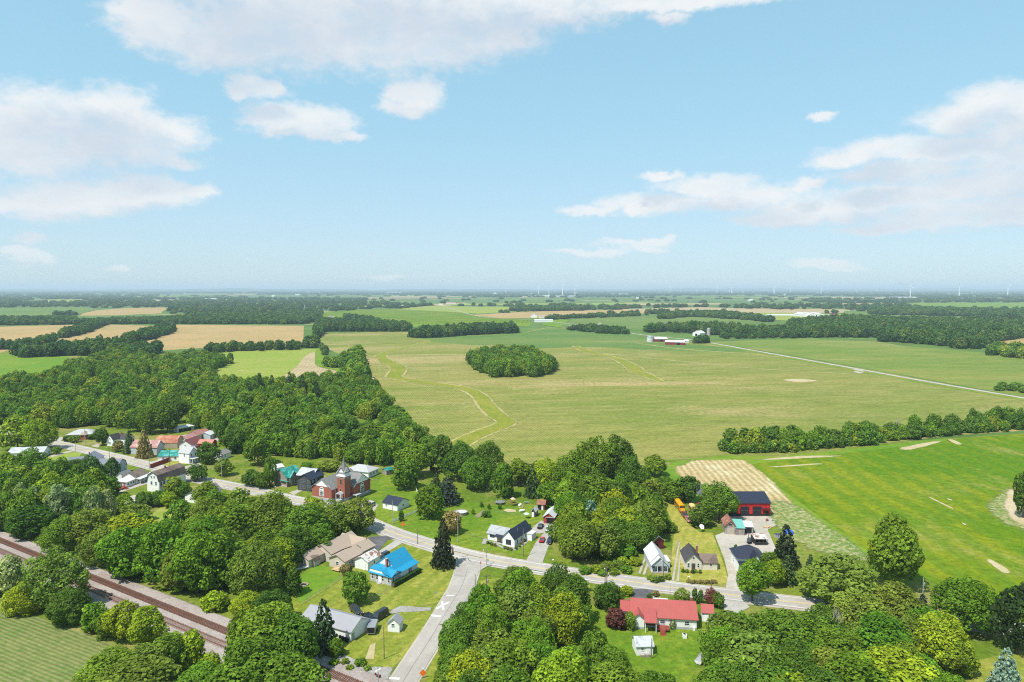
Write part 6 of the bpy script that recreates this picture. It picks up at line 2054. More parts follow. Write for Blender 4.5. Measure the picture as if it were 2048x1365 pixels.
H.door('F', 1.2, 1.0, 1.9)
H.win('F', 2.6, 1.5, .6, .7)
H = House('garden_shed', 'white shed with pale grey roof on the fresh lawn', (1273, 1312), (1306, 1311), depth=4.6, cat='shed')
H.wing(0, H.w, 0, 4.6, 2.4, 1.3, 'x', WHITE, MET_GREY, .3)
H.win('F', H.w * .35, 1.7, .6, .6)
H.door('F', H.w * .7, .9, 1.8)
H.box('wood_box', OLDWOOD, H.w * .2, H.w * .8, -.9, -.1, 0, .6)

# ---- village street, north side
H = House('house', 'long ranch house with grey hip roof at the head of the village', (134, 880), (186, 878), depth=10)
H.wing(0, H.w, 0, 10, 2.9, 2.4, 'x', CREAM, M('light grey shingles', (.36, .36, .36)), .6, kind='hip')
H.wing(H.w * .55, H.w * .8, -2, 4, 2.9, 1.8, 'y', BRICK, SHG_TAN, .4, kind='hip')
for t in (2, 5, 8):
    H.win('F', t, 1.6, 1.0, 1.2)
H.door('F', 6.5)
H = House('house', 'white cottage with dark roof and steep gable by the street', (214, 892), (227, 893), depth=13)
w = H.w
H.wing(0, w, 0, 6, 3.6, 2.8, 'y', WHITE, SHG_DARK, .3)
H.wing(w * .5, w + 4.5, 4.5, 10.5, 3.4, 2.4, 'x', WHITE, SHG_DARK, .3)
H.win('F', w / 2, 1.7, .8, 1.3)
H.win('F', w / 2, 4.3, .6, .9)
H.door('R', 2.0)
H.win('F', w + 1.8, 1.7, .8, 1.2, (0, 0, 4.5, 0))
H.chimney(w * .8, 7, 5, 7.2, .5)
H = House('house', 'grey ranch house with white end gable', (87, 915), (102, 908), depth=17)
H.wing(0, H.w, 0, 17, 2.9, 2.0, 'y', WHITE, MET_GREY, .4)
H.win('F', 2, 1.6, 1.1, 1.2)
H.win('F', H.w - 1.8, 1.6, 1.1, 1.2)
H.door('L', 6)
H = House('house', 'blue grey house with steep roof nearest the road bend', (198, 936), (209, 927), depth=9)
BLG = M('blue grey shingles', (.17, .18, .22), .9, .1, 1.2, (1, .2), .2)
H.wing(0, H.w, 0, 9, 4.0, 2.8, 'x', WHITE, BLG, .3)
H.wing(1, 6, 6, 14, 3.2, 2.2, 'y', WHITE, BLG, .3)
H.win('F', 2, 1.8, .8, 1.3)
H.win('L', 4, 1.8, .8, 1.3)
H.chimney(2, 4.5, 6, 7.8, .5)
H = House('house', 'blue grey house with tall two slope roof beside the egg shaped tree', (236, 952), (254, 942), depth=10)
BLG2 = M('slate blue siding', (.33, .38, .43), .7, .06, .8, (2, .2), .2)
H.wing(0, H.w, 0, 10, 3.0, 4.2, 'y', BLG2, BLG, .3, kind='gambrel')
H.win('F', H.w * .3, 1.6, .8, 1.2)
H.win('F', H.w * .7, 1.6, .8, 1.2)
H.win('F', H.w * .5, 4.6, .8, 1.1)
H = House('shed', 'shed with pale grey blue roof among the street trees', (141, 963), (168, 953), depth=6)
H.wing(0, H.w, 0, 6, 2.6, 1.0, 'x', GREYSID, M('pale slate roofing', (.34, .36, .41), .7, .05), .3)
H.door('F', 2, 1.6, 2, None, GREYSID)
H = House('shed', 'shed with brown grey roof behind the dark yard tree', (88, 950), (116, 944), depth=6)
H.wing(0, H.w, 0, 6, 2.6, 1.3, 'x', WHITE, M('brown grey shingles', (.16, .15, .16), .9, .1, 1.2), .4)
H.garage('F', 3, 2.5, 2.1)
# white bungalow with sunroom and deck
H = House('house', 'white bungalow with dark roof sunroom and red deck', (282, 969), (306, 959), depth=11)
w = H.w
H.wing(0, w, 2.4, 9.5, 3.0, 2.1, 'x', WHITE, SHG_BROWN, .3)
H.wing(-.2, w + 3, .2, 2.38, 2.4, .35, 'x', WHITE, MET_WHITE, .25, kind='shed', z0=2.2)
for x in (0, w * .33, w * .66, w):
    H.box('post', WHITEP, x - .06, x + .06, .25, .37, 0, 2.19)
H.wing(-6.0, -.3, 2.6, 8.0, 2.5, .3, 'x', WHITE, MET_WHITE, .35, kind='shed')
for t in (3.6, 5.2, 6.8):
    H.win('L', t, 1.5, 1.1, 1.0, (-6.0, 0, 0, 0))
for t in (-4.8, -3.0, -1.4):
    H.win('F', t, 1.5, 1.1, 1.0, (0, 0, 2.6, 0))
H.wing(1.5, 7.5, 9.6, 14, 2.7, 1.8, 'x', WHITE, SHG_GREY, .3)
for t in (1.5, 4.5):
    H.win('F', t, 1.6, .9, 1.2, (0, 0, 2.4, 0))
dk = H.box('deck', DECKRED, -10.0, -6.2, 2.0, 7.0, .6, .8)
for x, y in ((-9.9, 2.1), (-9.9, 6.9), (-6.4, 2.1), (-8.1, 2.1)):
    MB().box(x - .07, x + .07, y - .07, y + .07, .81, 1.7).make('rail_post', DECKRED, dk)
MB().box(-9.9, -6.3, 2.03, 2.12, 1.71, 1.8).make('rail', DECKRED, dk)
for i in range(4):
    MB().box(-8.8, -7.0, 2.0 - .4 * (i + 1), 2.0 - .4 * i - .002, 0, .62 - i * .15).make('step', DECKRED, dk)
# gambrel house
H = House('house', 'white gambrel house with brown shingle roof and two garage doors', (319, 985), (372, 966), (293, 983))
w, d = H.w, H.d
H.wing(0, w, 0, d, 5.0, 4.0, 'x', WHITE, SHG_BROWN, .45, kind='gambrel')
for t in (d * .28, d * .72):
    H.garage('L', t, 2.5, 2.0)
for t in (d * .25, d * .62):
    H.win('L', t, 3.9, .8, 1.5)
for t in (d * .38, d * .62):
    H.win('L', t, 6.6, .7, .9)
for t in (1.2, 2.9, 5.0):
    H.win('F', t, 3.5, 1.2, 1.8, None, WHITEP, 0)
H.box('balcony', DARKWOOD, .4, 7, -1.3, -.05, 2.2, 2.35)
H.chimney(w * .45, d * .5, 8.6, 10.0, .6, BRICK)
# grey roofed house below
H = House('house', 'grey house with dark shingle roof below the bend of the street', (398, 1006), (443, 992), depth=9)
w = H.w
SHG_VI = M('violet grey shingles', (.14, .135, .15), .9, .12, 1.2, (1, .2), .2)
H.wing(w * .3, w, 0, 8, 3.0, 2.2, 'x', WHITE, SHG_VI, .4)
H.wing(-1.5, w * .29, -1.2, 7.0, 2.7, 1.9, 'x', WHITE, SHG_VI, .4)
H.win('R', 3, 1.7, .9, 1.2)
H.win('F', 6, 1.7, .9, 1.2)
H.door('F', 8)
# ---- the compound behind the red fence
H = House('barn', 'pale barn with faded pink roof behind the brownish spruce', (314, 910), (329, 904), depth=15)
H.wing(0, H.w, 0, 15, 4.0, 3.2, 'y', GV, MET_PINK, .4)
H.wing(H.w + .02, H.w + 5, 4, 9, 3.0, 1.2, 'x', GV, MET_PINK, .3, kind='shed')
H.door('F', H.w * .7, .8, 1.8, None, BLACK)
H.win('F', H.w * .55, 4.6, .5, .7)
H = House('barn', 'tan barn with orange red barrel roof', (355, 897), (367, 891), depth=12)
H.wing(0, H.w, 0, 12, 3.2, 3.2, 'y', M('tan metal siding', (.45, .38, .28), .6, .06, .6, (0, .3), .2), M('orange red roofing', (.34, .11, .06), .6, .08, .5, (0, .4), .2, col2=(.42, .2, .13)), .3, kind='gambrel')
H.garage('F', H.w / 2, 2.6, 2.3, None, MET_WHITE)
H = House('stable', 'long low building with faded red roof at the back of the compound', (372, 888), (421, 876), depth=8)
w = H.w
H.wing(0, w * .5, 0, 7, 2.9, 1.6, 'x', CREAM, MET_PINK, .5)
H.wing(w * .5 + .02, w, 0, 8, 3.6, 1.8, 'x', CREAM, M('dusty red roofing', (.30, .13, .11), .6, .08, .5, (0, .5), .2), .4)
for t in (w * .12, w * .3):
    H.door('F', t, 1.1, 2.0, None, BLACK)
H.garage('F', w * .75, 4.0, 2.8, None, BLACK)
H = House('shed', 'pale grey metal shed at the end of the long red roof', (421, 880), (432, 875), depth=7)
H.wing(0, H.w, 0, 7, 2.8, 1.4, 'x', GV, MET_WHITE, .25)
H.garage('F', H.w / 2, 2.2, 2.1)
H = House('house', 'white house with maroon roof inside the red fence', (383, 899), (406, 889), depth=7)
H.wing(0, H.w, 0, 7, 2.8, 2.2, 'x', WHITE, MET_MAROON, .4)
H.win('L', 3.5, 1.6, 1.0, 1.2)
H.win('F', 3, 1.6, 1.0, 1.2)
H.win('F', 6, 1.6, 1.0, 1.2)
H = House('shed', 'small red shed with pink roof behind the porch house', (424, 898), (434, 893), depth=8)
H.wing(0, H.w, 0, 8, 3.0, 1.6, 'y', REDWOOD, M('coral roofing', (.42, .17, .13), .6, .06), .3)
H.door('F', H.w / 2, 1.0, 1.9, None, DARKWOOD)
H = House('carport', 'long pale open shed at the foot of the wood', (355, 866), (389, 860), depth=6, cat='shed')
w = H.w
H.wing(0, w, 0, 6, 2.6, .4, 'x', GV, MET_WHITE, .2, kind='shed')
for t in (w * .2, w * .45, w * .7):
    H.box('opening', BLACK, t - 1.3, t + 1.3, -.04, .02, 0, 2.1)
H = House('house', 'long white house with teal roof on the yellowed lawn', (371, 922), (385, 912), (335, 912))
H.wing(0, H.w, 0, H.d, 2.8, 1.7, 'y', WHITE, MET_TEAL, .4)
for t in (2, 5, 8, 11):
    H.win('L', t, 1.6, .9, 1.1)
H.door('L', 3.6)
H = House('house', 'tall white house with porch beside the dark round tree', (384, 929), (401, 924), depth=9)
w = H.w
H.wing(0, w, 1.8, 9, 5.4, 2.6, 'y', WHITE, M('light grey shingles', (.36, .36, .36)), .35)
H.wing(w * .4, w + 3, 5, 10, 5.0, 2.0, 'x', WHITE, M('light grey shingles', (.36, .36, .36)), .35)
H.porch(0, w, -.4, 1.8, 2.6, MET_WHITE, 4, .4)
for t in (w * .25, w * .75):
    H.win('F', t, 4.2, .8, 1.3, (0, 0, 1.8, 0))
    H.win('F', t, 1.8, .8, 1.3, (0, 0, 1.8, 0))
H.win('L', 5, 4.2, .8, 1.3)
H = House('garage', 'white garage with grey roof behind the street trees', (446, 920), (462, 914), (436, 916))
H.wing(0, H.w, 0, 6.5, 2.7, 1.5, 'x', WHITE, SHG_GREY, .35)
H.win('F', 2, 1.6, .7, .8)
H.garage('L', 3, 2.4, 2.0)
# ---- far buildings
OFF = M('far white siding', (.70, .70, .69), .7, .05)
H = House('shed', 'tan farm shed with grey roof beside the bright meadow', (118, 749), (148, 752), depth=16)
H.wing(0, H.w, 0, 16, 3.4, 2.2, 'x', OLDWOOD, MET_GREY, .5)
H.garage('F', 4, 3, 2.6, None, BLACK)
H = House('house', 'lone white house at the foot of the wheat', (40, 694), (58, 694), depth=12)
H.wing(0, H.w, 0, 12, 4.5, 4, 'x', OFF, MET_GREY, .5)
H.win('F', 4, 2, 1.2, 1.5)
H.win('F', 8, 2, 1.2, 1.5)


def barn(label, M_, R_, depth, h, rise, wall, roof, axis='x', door=None, cat='barn', name='barn'):
    H = House(name, label, M_, R_, depth=depth, cat=cat)
    H.wing(0, H.w, 0, depth, h, rise, axis, wall, roof, .4)
    if door:
        H.garage('F', H.w * door, min(5, H.w * .3), h * .75, None, BLACK)
    return H


DKRED = M('dark red barn boards', (.22, .03, .03), .7, .08)
barn('white metal barn with red end at the red farm sheds', (1310, 684), (1335, 684), 18, 4.5, 3, DKRED, MET_WHITE, 'x', .5)
barn('long dark red barn with white roof by the farm lane', (1330, 690), (1369, 691), 14, 4.5, 2.6, DKRED, MET_WHITE, 'x', .7)
barn('white barn beside the tall silo', (1385, 672), (1400, 673), 16, 6, 4, OFF, MET_WHITE, 'y', .5)
barn('small pale shed beside the long dark red barn', (1369, 686), (1378, 686), 8, 3, 2, OFF, MET_WHITE)
barn('long low farm shed with pale roof beyond the beans', (1137, 658), (1170, 657), 14, 4, 2, M('far tan siding', (.3, .24, .18), .8), MET_WHITE, 'x', .4)
barn('tall white farmhouse half hidden by farm trees', (1196, 656), (1206, 656), 12, 7, 5, OFF, SHG_TAN, 'y', None, 'house', 'house')
barn('long white farm building at white farmstead', (1069, 645), (1106, 645), 16, 5, 2.5, OFF, MET_WHITE)
barn('white gabled barn at the white farmstead', (1062, 636), (1074, 636), 20, 7, 6, OFF, MET_GREY, 'y')
barn('tan roofed house at the white farmstead', (1078, 637), (1090, 637), 16, 5, 4, OFF, SHG_TAN, 'x', None, 'house', 'house')
for i, (a, b, y, lab) in enumerate(((1602, 1622, 634, 'westernmost of the three white poultry barns'), (1618, 1634, 634.5, 'middle one of the three white poultry barns'), (1632, 1650, 634.5, 'easternmost of the three white poultry barns'))):
    barn(lab, (a, y), (b, y), 60, 7, 6, OFF, MET_WHITE, 'y')
barn('red roofed house beside the white poultry barns', (1660, 634), (1673, 634), 20, 5, 5, OFF, MET_MAROON, 'x', None, 'house', 'house')
barn('very long low white shed on the pale field', (1536, 633), (1596, 632.5), 20, 4, 2, OFF, MET_WHITE)
barn('white house with a mast behind the long wood', (602, 627), (612, 627), 18, 6, 5, OFF, SHG_GREY, 'y', None, 'house', 'house')
barn('white house at the dark soybean field', (654, 637), (664, 637), 14, 4, 3, OFF, SHG_GREY, 'x', None, 'house', 'house')
barn('small white shed at the dark soybean field', (665, 637.5), (670, 637.5), 8, 3, 2, OFF, MET_WHITE)
barn('white barn at the edge of the far wood', (800, 615), (808, 615), 20, 7, 5, OFF, MET_WHITE, 'y')
barn('red roofed far barn beyond the soybeans', (892, 609), (912, 609), 20, 6, 5, OFF, MET_PINK)
barn('small far white shed by the far road', (878, 610.5), (886, 610.5), 14, 4, 3, OFF, MET_WHITE)
barn('huge pale warehouse under the turbines', (1070, 593.5), (1100, 593.5), 120, 14, 3, OFF, MET_WHITE)
barn('second pale warehouse under the turbines', (1112, 594.5), (1160, 594.5), 120, 12, 3, M('far grey siding', (.4, .42, .45), .7), MET_WHITE)
barn('long white warehouse at the foot of the east turbines', (1785, 598), (1836, 598), 120, 14, 3, OFF, MET_WHITE)
barn('pale shed row below the middle turbines', (1215, 590.5), (1258, 590.5), 150, 14, 4, OFF, MET_WHITE)
barn('far white barns behind the turbines line', (1460, 586.5), (1520, 586.5), 150, 18, 4, OFF, MET_WHITE)
barn('far white shed row at east turbines', (1636, 588), (1660, 588), 150, 18, 4, OFF, MET_WHITE)
barn('far white hall under the low ridge', (770, 588), (800, 588), 150, 18, 4, OFF, MET_WHITE)
barn('far white shed in the west woods', (408, 600.5), (430, 600.5), 60, 9, 4, OFF, MET_WHITE)
barn('far white sheds at west horizon', (118, 583.5), (126, 583.5), 150, 30, 6, OFF, MET_WHITE)

frg = random.Random(5)
FARB = []
for i in range(16):                                   # scattered farm buildings on the far plain
    y_ = frg.choice((584, 586, 588, 591, 594, 598, 603))
    x_ = frg.uniform(40, 2010)
    p = G(x_, y_)
    H = House('farm_building', 'tiny pale farm building far out on the hazy plain', (x_, y_), (x_ + frg.uniform(4, 9), y_), depth=25, cat='building', group='farm buildings on the far plain')
    FARB.append(H.o)
    H.wing(0, H.w, 0, 25, frg.uniform(6, 9) + p.y / 1600, 4, 'x', OFF, MET_WHITE, .4)
tell_apart(FARB)
# ------------------------------------------------------------------ vehicles
PAINTS = {}


def paint(name, col, rough=.25):
    if name not in PAINTS:
        m, n, b = bsdf_mat(name)
        b.inputs['Base Color'].default_value = (*col, 1)
        b.inputs['Roughness'].default_value = rough
        b.inputs['Specular IOR Level'].default_value = .5
        b.inputs['Coat Weight'].default_value = .4
        PAINTS[name] = m
    return PAINTS[name]


VM = {}


def car_meshes(kind):
    """body sections along x (front = +x): (x, half width, underside, belt, roof or None)"""
    if kind in VM:
        return VM[kind]
    spec = {'sedan': (4.6, .90, .72, 1.42, [-1.75, -1.05, .35, 1.15], 1.85), 'suv': (4.7, .94, .92, 1.72, [-2.2, -1.95, .55, 1.2], 2.0),
            'van': (5.6, 1.0, 1.05, 2.15, [-2.72, -2.6, 1.3, 2.0], 2.5), 'pickup': (5.5, .98, .98, 1.80, [-.55, -.35, .95, 1.6], 2.3),
            'old': (4.8, .92, .85, 1.5, [-1.9, -1.2, .4, 1.0], 2.0)}[kind]
    L, hw, belt, top, cab, _ = spec
    b = MB()
    h = L / 2
    # lower body as a rounded lofted hull
    sec = [(-h, hw * .86, .42, belt * .86), (-h + .18, hw * .97, .28, belt * .99), (-h + .9, hw, .24, belt), (0, hw, .24, belt), (h - 1.1, hw, .24, belt * .97), (h - .25, hw * .95, .28, belt * .84), (h, hw * .82, .42, belt * .70)]
    vs, fs = [], []
    for x, w, lo, hi in sec:
        vs += [(x, -w * .92, lo), (x, -w, (lo + hi) * .5), (x, -w * .9, hi), (x, w * .9, hi), (x, w, (lo + hi) * .5), (x, w * .92, lo)]
    for i in range(len(sec) - 1):
        for j in range(6):
            fs.append((i * 6 + j, i * 6 + (j + 1) % 6, i * 6 + 6 + (j + 1) % 6, i * 6 + 6 + j))
    fs += [tuple(range(6)), tuple(range((len(sec) - 1) * 6, len(sec) * 6))[::-1]]
    b.add(vs, fs)
    x0, x1, x2, x3 = cab
    # roof skin with pillars
    b.frust((x1 - .02, x2 + .02, -hw * .74, hw * .74), (x1 + .1, x2 - .1, -hw * .68, hw * .68), top - .07, top)
    for s in (-1, 1):
        for a, c in ((x0 + .03, x1 + .03), (x3 - .03, x2 - .03), ((x0 + x3) / 2, (x1 + x2) / 2)):
            b.tube((a, s * hw * .88, belt - .02), (c, s * hw * .73, top - .04), .045, .04, 5)
    if kind == 'pickup':
        b.box(-h + .12, -.7, -hw * .95, -hw * .86, belt - .02, belt + .16).box(-h + .12, -.7, hw * .86, hw * .95, belt - .02, belt + .16).box(-h + .1, -h + .18, -hw * .85, hw * .85, belt - .02, belt + .14)
    g = MB().frust((x0 + .05, x3 - .05, -hw * .86, hw * .86), (x1 + .04, x2 - .04, -hw * .71, hw * .71), belt - .03, top - .075)
    w = MB().tube((0, -.11, 0), (0, .11, 0), .34, n=14)
    rim = MB().tube((0, -.118, 0), (0, .118, 0), .2, n=10)
    lamp = MB().box(-.05, .05, -.17, .17, -.07, .07)
    VM[kind] = (b, g, w, rim, lamp, spec)
    return VM[kind]


VMESH = {}


def car(x, y, to, label, kind, col, pname, name='parked_car', cat='car', group='parked cars'):
    """standing with its middle at pixel (x, y), nose towards pixel `to`"""
    p, q = G(x, y), G(*to)
    a = math.atan2(q.y - p.y, q.x - p.x)
    b, g, w, rim, lamp, spec = car_meshes(kind)
    if kind not in VMESH:
        VMESH[kind] = {'g': g.mesh('window', GLASS), 'w': w.mesh('wheel', RUBBER), 'r': rim.mesh('rim', CHROME), 'l': lamp.mesh('headlight', LAMPGLASS), 't': lamp.mesh('tail_lamp', LAMPRED)}
    k = (kind, pname)
    if k not in VMESH:
        VMESH[k] = b.mesh('body', paint(pname, col))
    v = VMESH[kind]
    r = root(name, label, cat, (p.x, p.y, .21), a, group)
    put('body', VMESH[k], r)
    put('window', v['g'], r)
    L, hw, belt = spec[0], spec[1], spec[2]
    for s in (-1, 1):
        for t in (-.3, .31):
            o = put('wheel', v['w'], r, (L * t, s * (hw - .10), .34))
            put('rim', v['r'], o)
        put('headlight', v['l'], r, (L / 2 - .03, s * hw * .55, belt * .64))
        put('tail_lamp', v['t'], r, (-L / 2 + .03, s * hw * .62, belt * .72))
    return r


car(742, 1014, (736, 1017), 'silver suv parked on the gravel beside the church', 'suv', (.38, .38, .39), 'silver paint')
car(1081, 1056, (1084, 1052), 'black car in the parking court by the navy roofed house', 'sedan', (.008, .008, .009), 'black paint')
car(1096, 1062, (1092, 1070), 'pale silver car below the red garage', 'sedan', (.52, .53, .55), 'pale silver paint')
car(1084, 1083, (1086, 1078), 'bright red car on the concrete drive', 'sedan', (.42, .006, .015), 'red paint')
car(1099, 1086, (1096, 1094), 'dark blue car in tree shade beside the drive', 'sedan', (.018, .03, .055), 'dark blue paint')
car(768, 1116, (760, 1120), 'dark navy car behind the blue roofed house', 'suv', (.012, .016, .03), 'navy paint')
car(1299, 1112, (1300, 1120), 'black car beside the narrow pale house', 'pickup', (.01, .011, .012), 'black paint')
car(760, 1238, (749, 1245), 'long black van beside the grey garage', 'van', (.008, .008, .01), 'black paint', 'parked_van', 'van')
car(712, 1226, (720, 1232), 'dark grey car in the shadow of the round tree', 'suv', (.04, .043, .047), 'graphite paint')
car(735, 1237, (726, 1233), 'black sedan between the garage and the black van', 'sedan', (.008, .008, .009), 'black paint')
car(474, 998, (480, 996), 'white car near the grey roofed house', 'sedan', (.62, .62, .62), 'white paint')
car(1369, 1034, (1374, 1040), 'dark maroon old truck between the buses', 'pickup', (.13, .03, .03), 'maroon paint', 'old_truck', 'truck', 'old trucks by the buses')
car(1377, 1043, (1382, 1050), 'faded pinkish red old pickup with white nose', 'pickup', (.42, .16, .17), 'faded red paint', 'old_truck', 'truck', 'old trucks by the buses')
car(1399, 1016, (1391, 1018), 'bright red pickup behind the faded bus', 'pickup', (.45, .012, .03), 'red paint', 'old_truck', 'truck', 'old trucks by the buses')
car(1456, 1052, (1462, 1050), 'rusty red car under the large yard tree', 'old', (.3, .05, .03), 'rusty paint', 'parked_car', 'car')


def bus(x, y, to, label, mat):
    p, q = G(x, y), G(*to)
    r = root('school_bus', label, 'bus', (p.x, p.y, .12), math.atan2(q.y - p.y, q.x - p.x), 'old school buses')
    m = MB()
    ring = [(-1.2, .7), (-1.22, 2.2), (-1.05, 2.75), (-.6, 3.0), (0, 3.05), (.6, 3.0), (1.05, 2.75), (1.22, 2.2), (1.2, .7)]
    m.prism([(-5.2, a, z) for a, z in ring], (8.9, 0, 0))
    m.frust((3.702, 5.3, -1.0, 1.0), (3.702, 5.0, -.85, .85), .7, 1.75)
    m.make('body', mat, r)
    for s in (-1, 1):
        for i in range(9):
            MB().box(-.42, .42, -.02, .02, -.35, .35).make('window', GLASS, r, (-4.6 + i * .95, s * 1.235, 2.05))
        MB().box(-5.1, 3.6, -.02, .02, -.06, .06).make('rub_rail', BLACK, r, (0, s * 1.245, 1.35))
        for t in (-3.3, 4.3):
            o = MB().tube((0, -.15, 0), (0, .15, 0), .5, n=14).make('wheel', RUBBER, r, (t, s * 1.0, .5))
            MB().tube((0, -.16, 0), (0, .16, 0), .25, n=10).make('rim', CHROME, o)
        MB().box(-.04, .04, -.15, .15, -.12, .12).make('headlight', LAMPGLASS, r, (5.3, s * .7, 1.15))
    MB().box(-.02, .02, -1.0, 1.0, -.4, .45).make('windscreen', GLASS, r, (3.72, 0, 2.2))
    MB().box(-.02, .02, -.35, .35, -.9, .9).make('rear_door', BLACK, r, (-5.22, 0, 1.8))
    for s in (-.55, .55):
        MB().box(-4.6, 3.2, s - .05, s + .05, 2.99, 3.06).make('roof_rib', mat, r)


bus(1360, 1020, (1368, 1031), 'bright yellow school bus on the mown lane', YELLOWP)
bus(1389, 1030, (1398, 1042), 'faded patchy yellow school bus beside the trees', YELLOWF)

# trailers, boats
p = G(742, 1272)
q = G(749, 1252)
r = root('cargo_trailer', 'silver box trailer with dark open back by the garage', 'trailer', (p.x, p.y, .1), math.atan2(q.y - p.y, q.x - p.x))
m = MB().box(0, 4.6, -1.05, 1.05, 2.05, 2.15).box(0, 4.6, -1.05, -.98, .45, 2.049).box(0, 4.6, .98, 1.05, .45, 2.049).box(4.53, 4.6, -.979, .979, .45, 2.049).box(0, 4.6, -.979, .979, .45, .55)
m.make('box', METAL, r)
MB().box(.05, .4, -.95, .95, .56, 2.0).make('cargo', BLACK, r)  # black block closing the open back, standing in for its dark inside
for s in (-1, 1):
    for t in (1.8, 2.7):
        o = MB().tube((0, -.1, 0), (0, .1, 0), .33, n=12).make('wheel', RUBBER, r, (t, s * 1.17, .33))
        MB().tube((0, -.11, 0), (0, .11, 0), .16, n=8).make('rim', CHROME, o)
MB().tube((4.6, -.6, .5), (5.8, 0, .5), .05).tube((4.6, .6, .5), (5.8, 0, .5), .05).make('drawbar', BLACK, r)
p = G(1572, 1105)
r = root('travel_trailer', 'white travel trailer glimpsed under the big sparse tree', 'trailer', tuple(G(1440, 1345)), .35)
MB().prism([(0, -1.2, .5), (.3, -1.2, 2.5), (.8, -1.2, 2.8), (6.0, -1.2, 2.8), (6.2, -1.2, .5)], (0, 2.4, 0)).make('body', WHITEP, r)
for t in (1.4, 3.4, 5.0):
    put('window', pane_mesh(.9, .6), r, (t, -1.215, 1.8))
for s in (-1, 1):
    MB().tube((3, s * 1.05, .35), (3, s * 1.25, .35), .35, n=12).make('wheel', RUBBER, r)
r = root('boat', 'small white boat on the grass by the wooden fence', 'boat', tuple(G(604, 1139)), .45)
m = MB()
vs = [(-2.2, -.7, .65), (-2.2, .7, .65), (1.2, .75, .65), (2.4, 0, .75), (1.2, -.75, .65), (-2.2, -.4, .15), (-2.2, .4, .15), (1.0, .4, .15), (1.9, 0, .25), (1.0, -.4, .15)]
m.add(vs, [(0, 1, 2, 3, 4), (9, 8, 7, 6, 5), (0, 5, 6, 1), (1, 6, 7, 2), (2, 7, 8, 3), (3, 8, 9, 4), (4, 9, 5, 0)])
m.make('hull', WHITEP, r)
MB().box(-1.8, .4, -.45, .45, .66, .78).make('cover', METAL, r)

# ------------------------------------------------------------------ poles
def pole(x, yb, yt, label, mat=POLEWOOD, arm=0.0, transformer=False, lamp=False, rad=.14, arms=1):
    p = G(x, yb)
    h = max(2.0, top_z(p, yt))
    r = root('utility_pole', label, 'pole', tuple(p), .45, None)
    MB().tube((0, 0, 0), (0, 0, h), rad, rad * .7, 8).make('post', mat, r)
    for k in range(arms if arm else 0):
        MB().box(-arm / 2, arm / 2, -.2, -.09, h - .55 - k * .9, h - .40 - k * .9).make('crossarm', mat, r)
        for t in (-.45, .0, .45):
            MB().tube((t * arm, -.145, h - .40 - k * .9), (t * arm, -.145, h - .2 - k * .9), .05, .03, 6).make('insulator', METAL, r)
    if transformer:
        MB().lathe([(.05, 0), (.27, .03), (.27, .85), (.2, .95)], 12, (.42, 0, h - 2.6)).make('transformer', METAL, r)
    if lamp:
        o = MB().tube((0, 0, h - 1.2), (-1.1, -.5, h - .8), .035).make('lamp_arm', METAL, r)
        MB().lathe([(.05, .18), (.2, .05), (.16, -.08)], 10, (-1.15, -.52, h - .9)).make('lamp', LAMPGLASS, o)


pole(834.8, 1088.5, 1055, 'bare brown pole beside the road before the blue roofed house')
pole(916, 1085, 1033, 'pale pole with street lamp below the brownish tree', POLEGREY, lamp=True)
pole(972.5, 1132, 1093, 'silvered pole with lamp at the junction corner', POLEGREY, lamp=True)
pole(1046.6, 1115, 1058, 'brown pole before the white house with the curved wing')
pole(950.6, 1201, 1149, 'bare guy pole beside the gravel edge of the side road', rad=.12)
pole(972.7, 1203, 1149, 'pole with crossarm and transformer below the junction', arm=2.4, transformer=True)
pole(1210, 1167, 1126, 'first of the twin brown poles beside the main road')
pole(1213.5, 1168, 1129, 'second of the twin poles with lamp beside the main road', lamp=True)
pole(887, 1292, 1244, 'crossarm pole at the side road half hidden by trees', arm=2.2)
pole(768.4, 1318.5, 1253, 'tall dark bare pole on the lawn near the white shed', rad=.13)
pole(785.3, 1049, 1002, 'pale slender pole by the white picket fence', POLEGREY)
pole(671.5, 1017, 975, 'brown pole in front of the church')
pole(549.5, 990, 966, 'short pole with box beside the dark house drive', transformer=True)
pole(444, 957, 916, 'pale pole with lamp at the village street bend', POLEGREY, lamp=True)
pole(299.4, 940, 910, 'pale pole beside the red fence corner', POLEGREY)
pole(340, 934, 896, 'brown pole on the yellowed lawn', POLEWOOD)
pole(219, 919, 892, 'brown pole beside the street near blue grey houses', POLEWOOD, lamp=True)
pole(152, 906, 884, 'grey pole beside the upper street', POLEGREY)
pole(251, 910, 878, 'grey pole at the dark spruce by the street', POLEGREY)
pole(171, 893, 858, 'grey pole before the hip roofed ranch', POLEGREY)
pole(325, 893, 870, 'grey pole inside the red fence compound', POLEGREY)
pole(1327, 1156, 1113, 'brown pole with lamp before the narrow porch house', lamp=True)
pole(1422, 1190, 1158, 'short brown pole at the dry lawn roadside')
pole(1340, 1196, 1170, 'thin pale flag pole before the coral red roof', METAL, rad=.05)
pole(1303, 1318, 1277, 'dark pole standing at the white garden shed')
pole(1273, 1310, 1276, 'thin post at the corner of the white garden shed', rad=.06)
pole(1844.8, 1205, 1155, 'silvered pole with transformer at the alfalfa edge', POLEGREY, transformer=True)
pole(1496.5, 1087, 1066, 'short pole on the gravel yard beside the workshop', lamp=True)
pole(1012, 1105, 1090, 'thin pale post at the lawn edge', METAL, rad=.05)
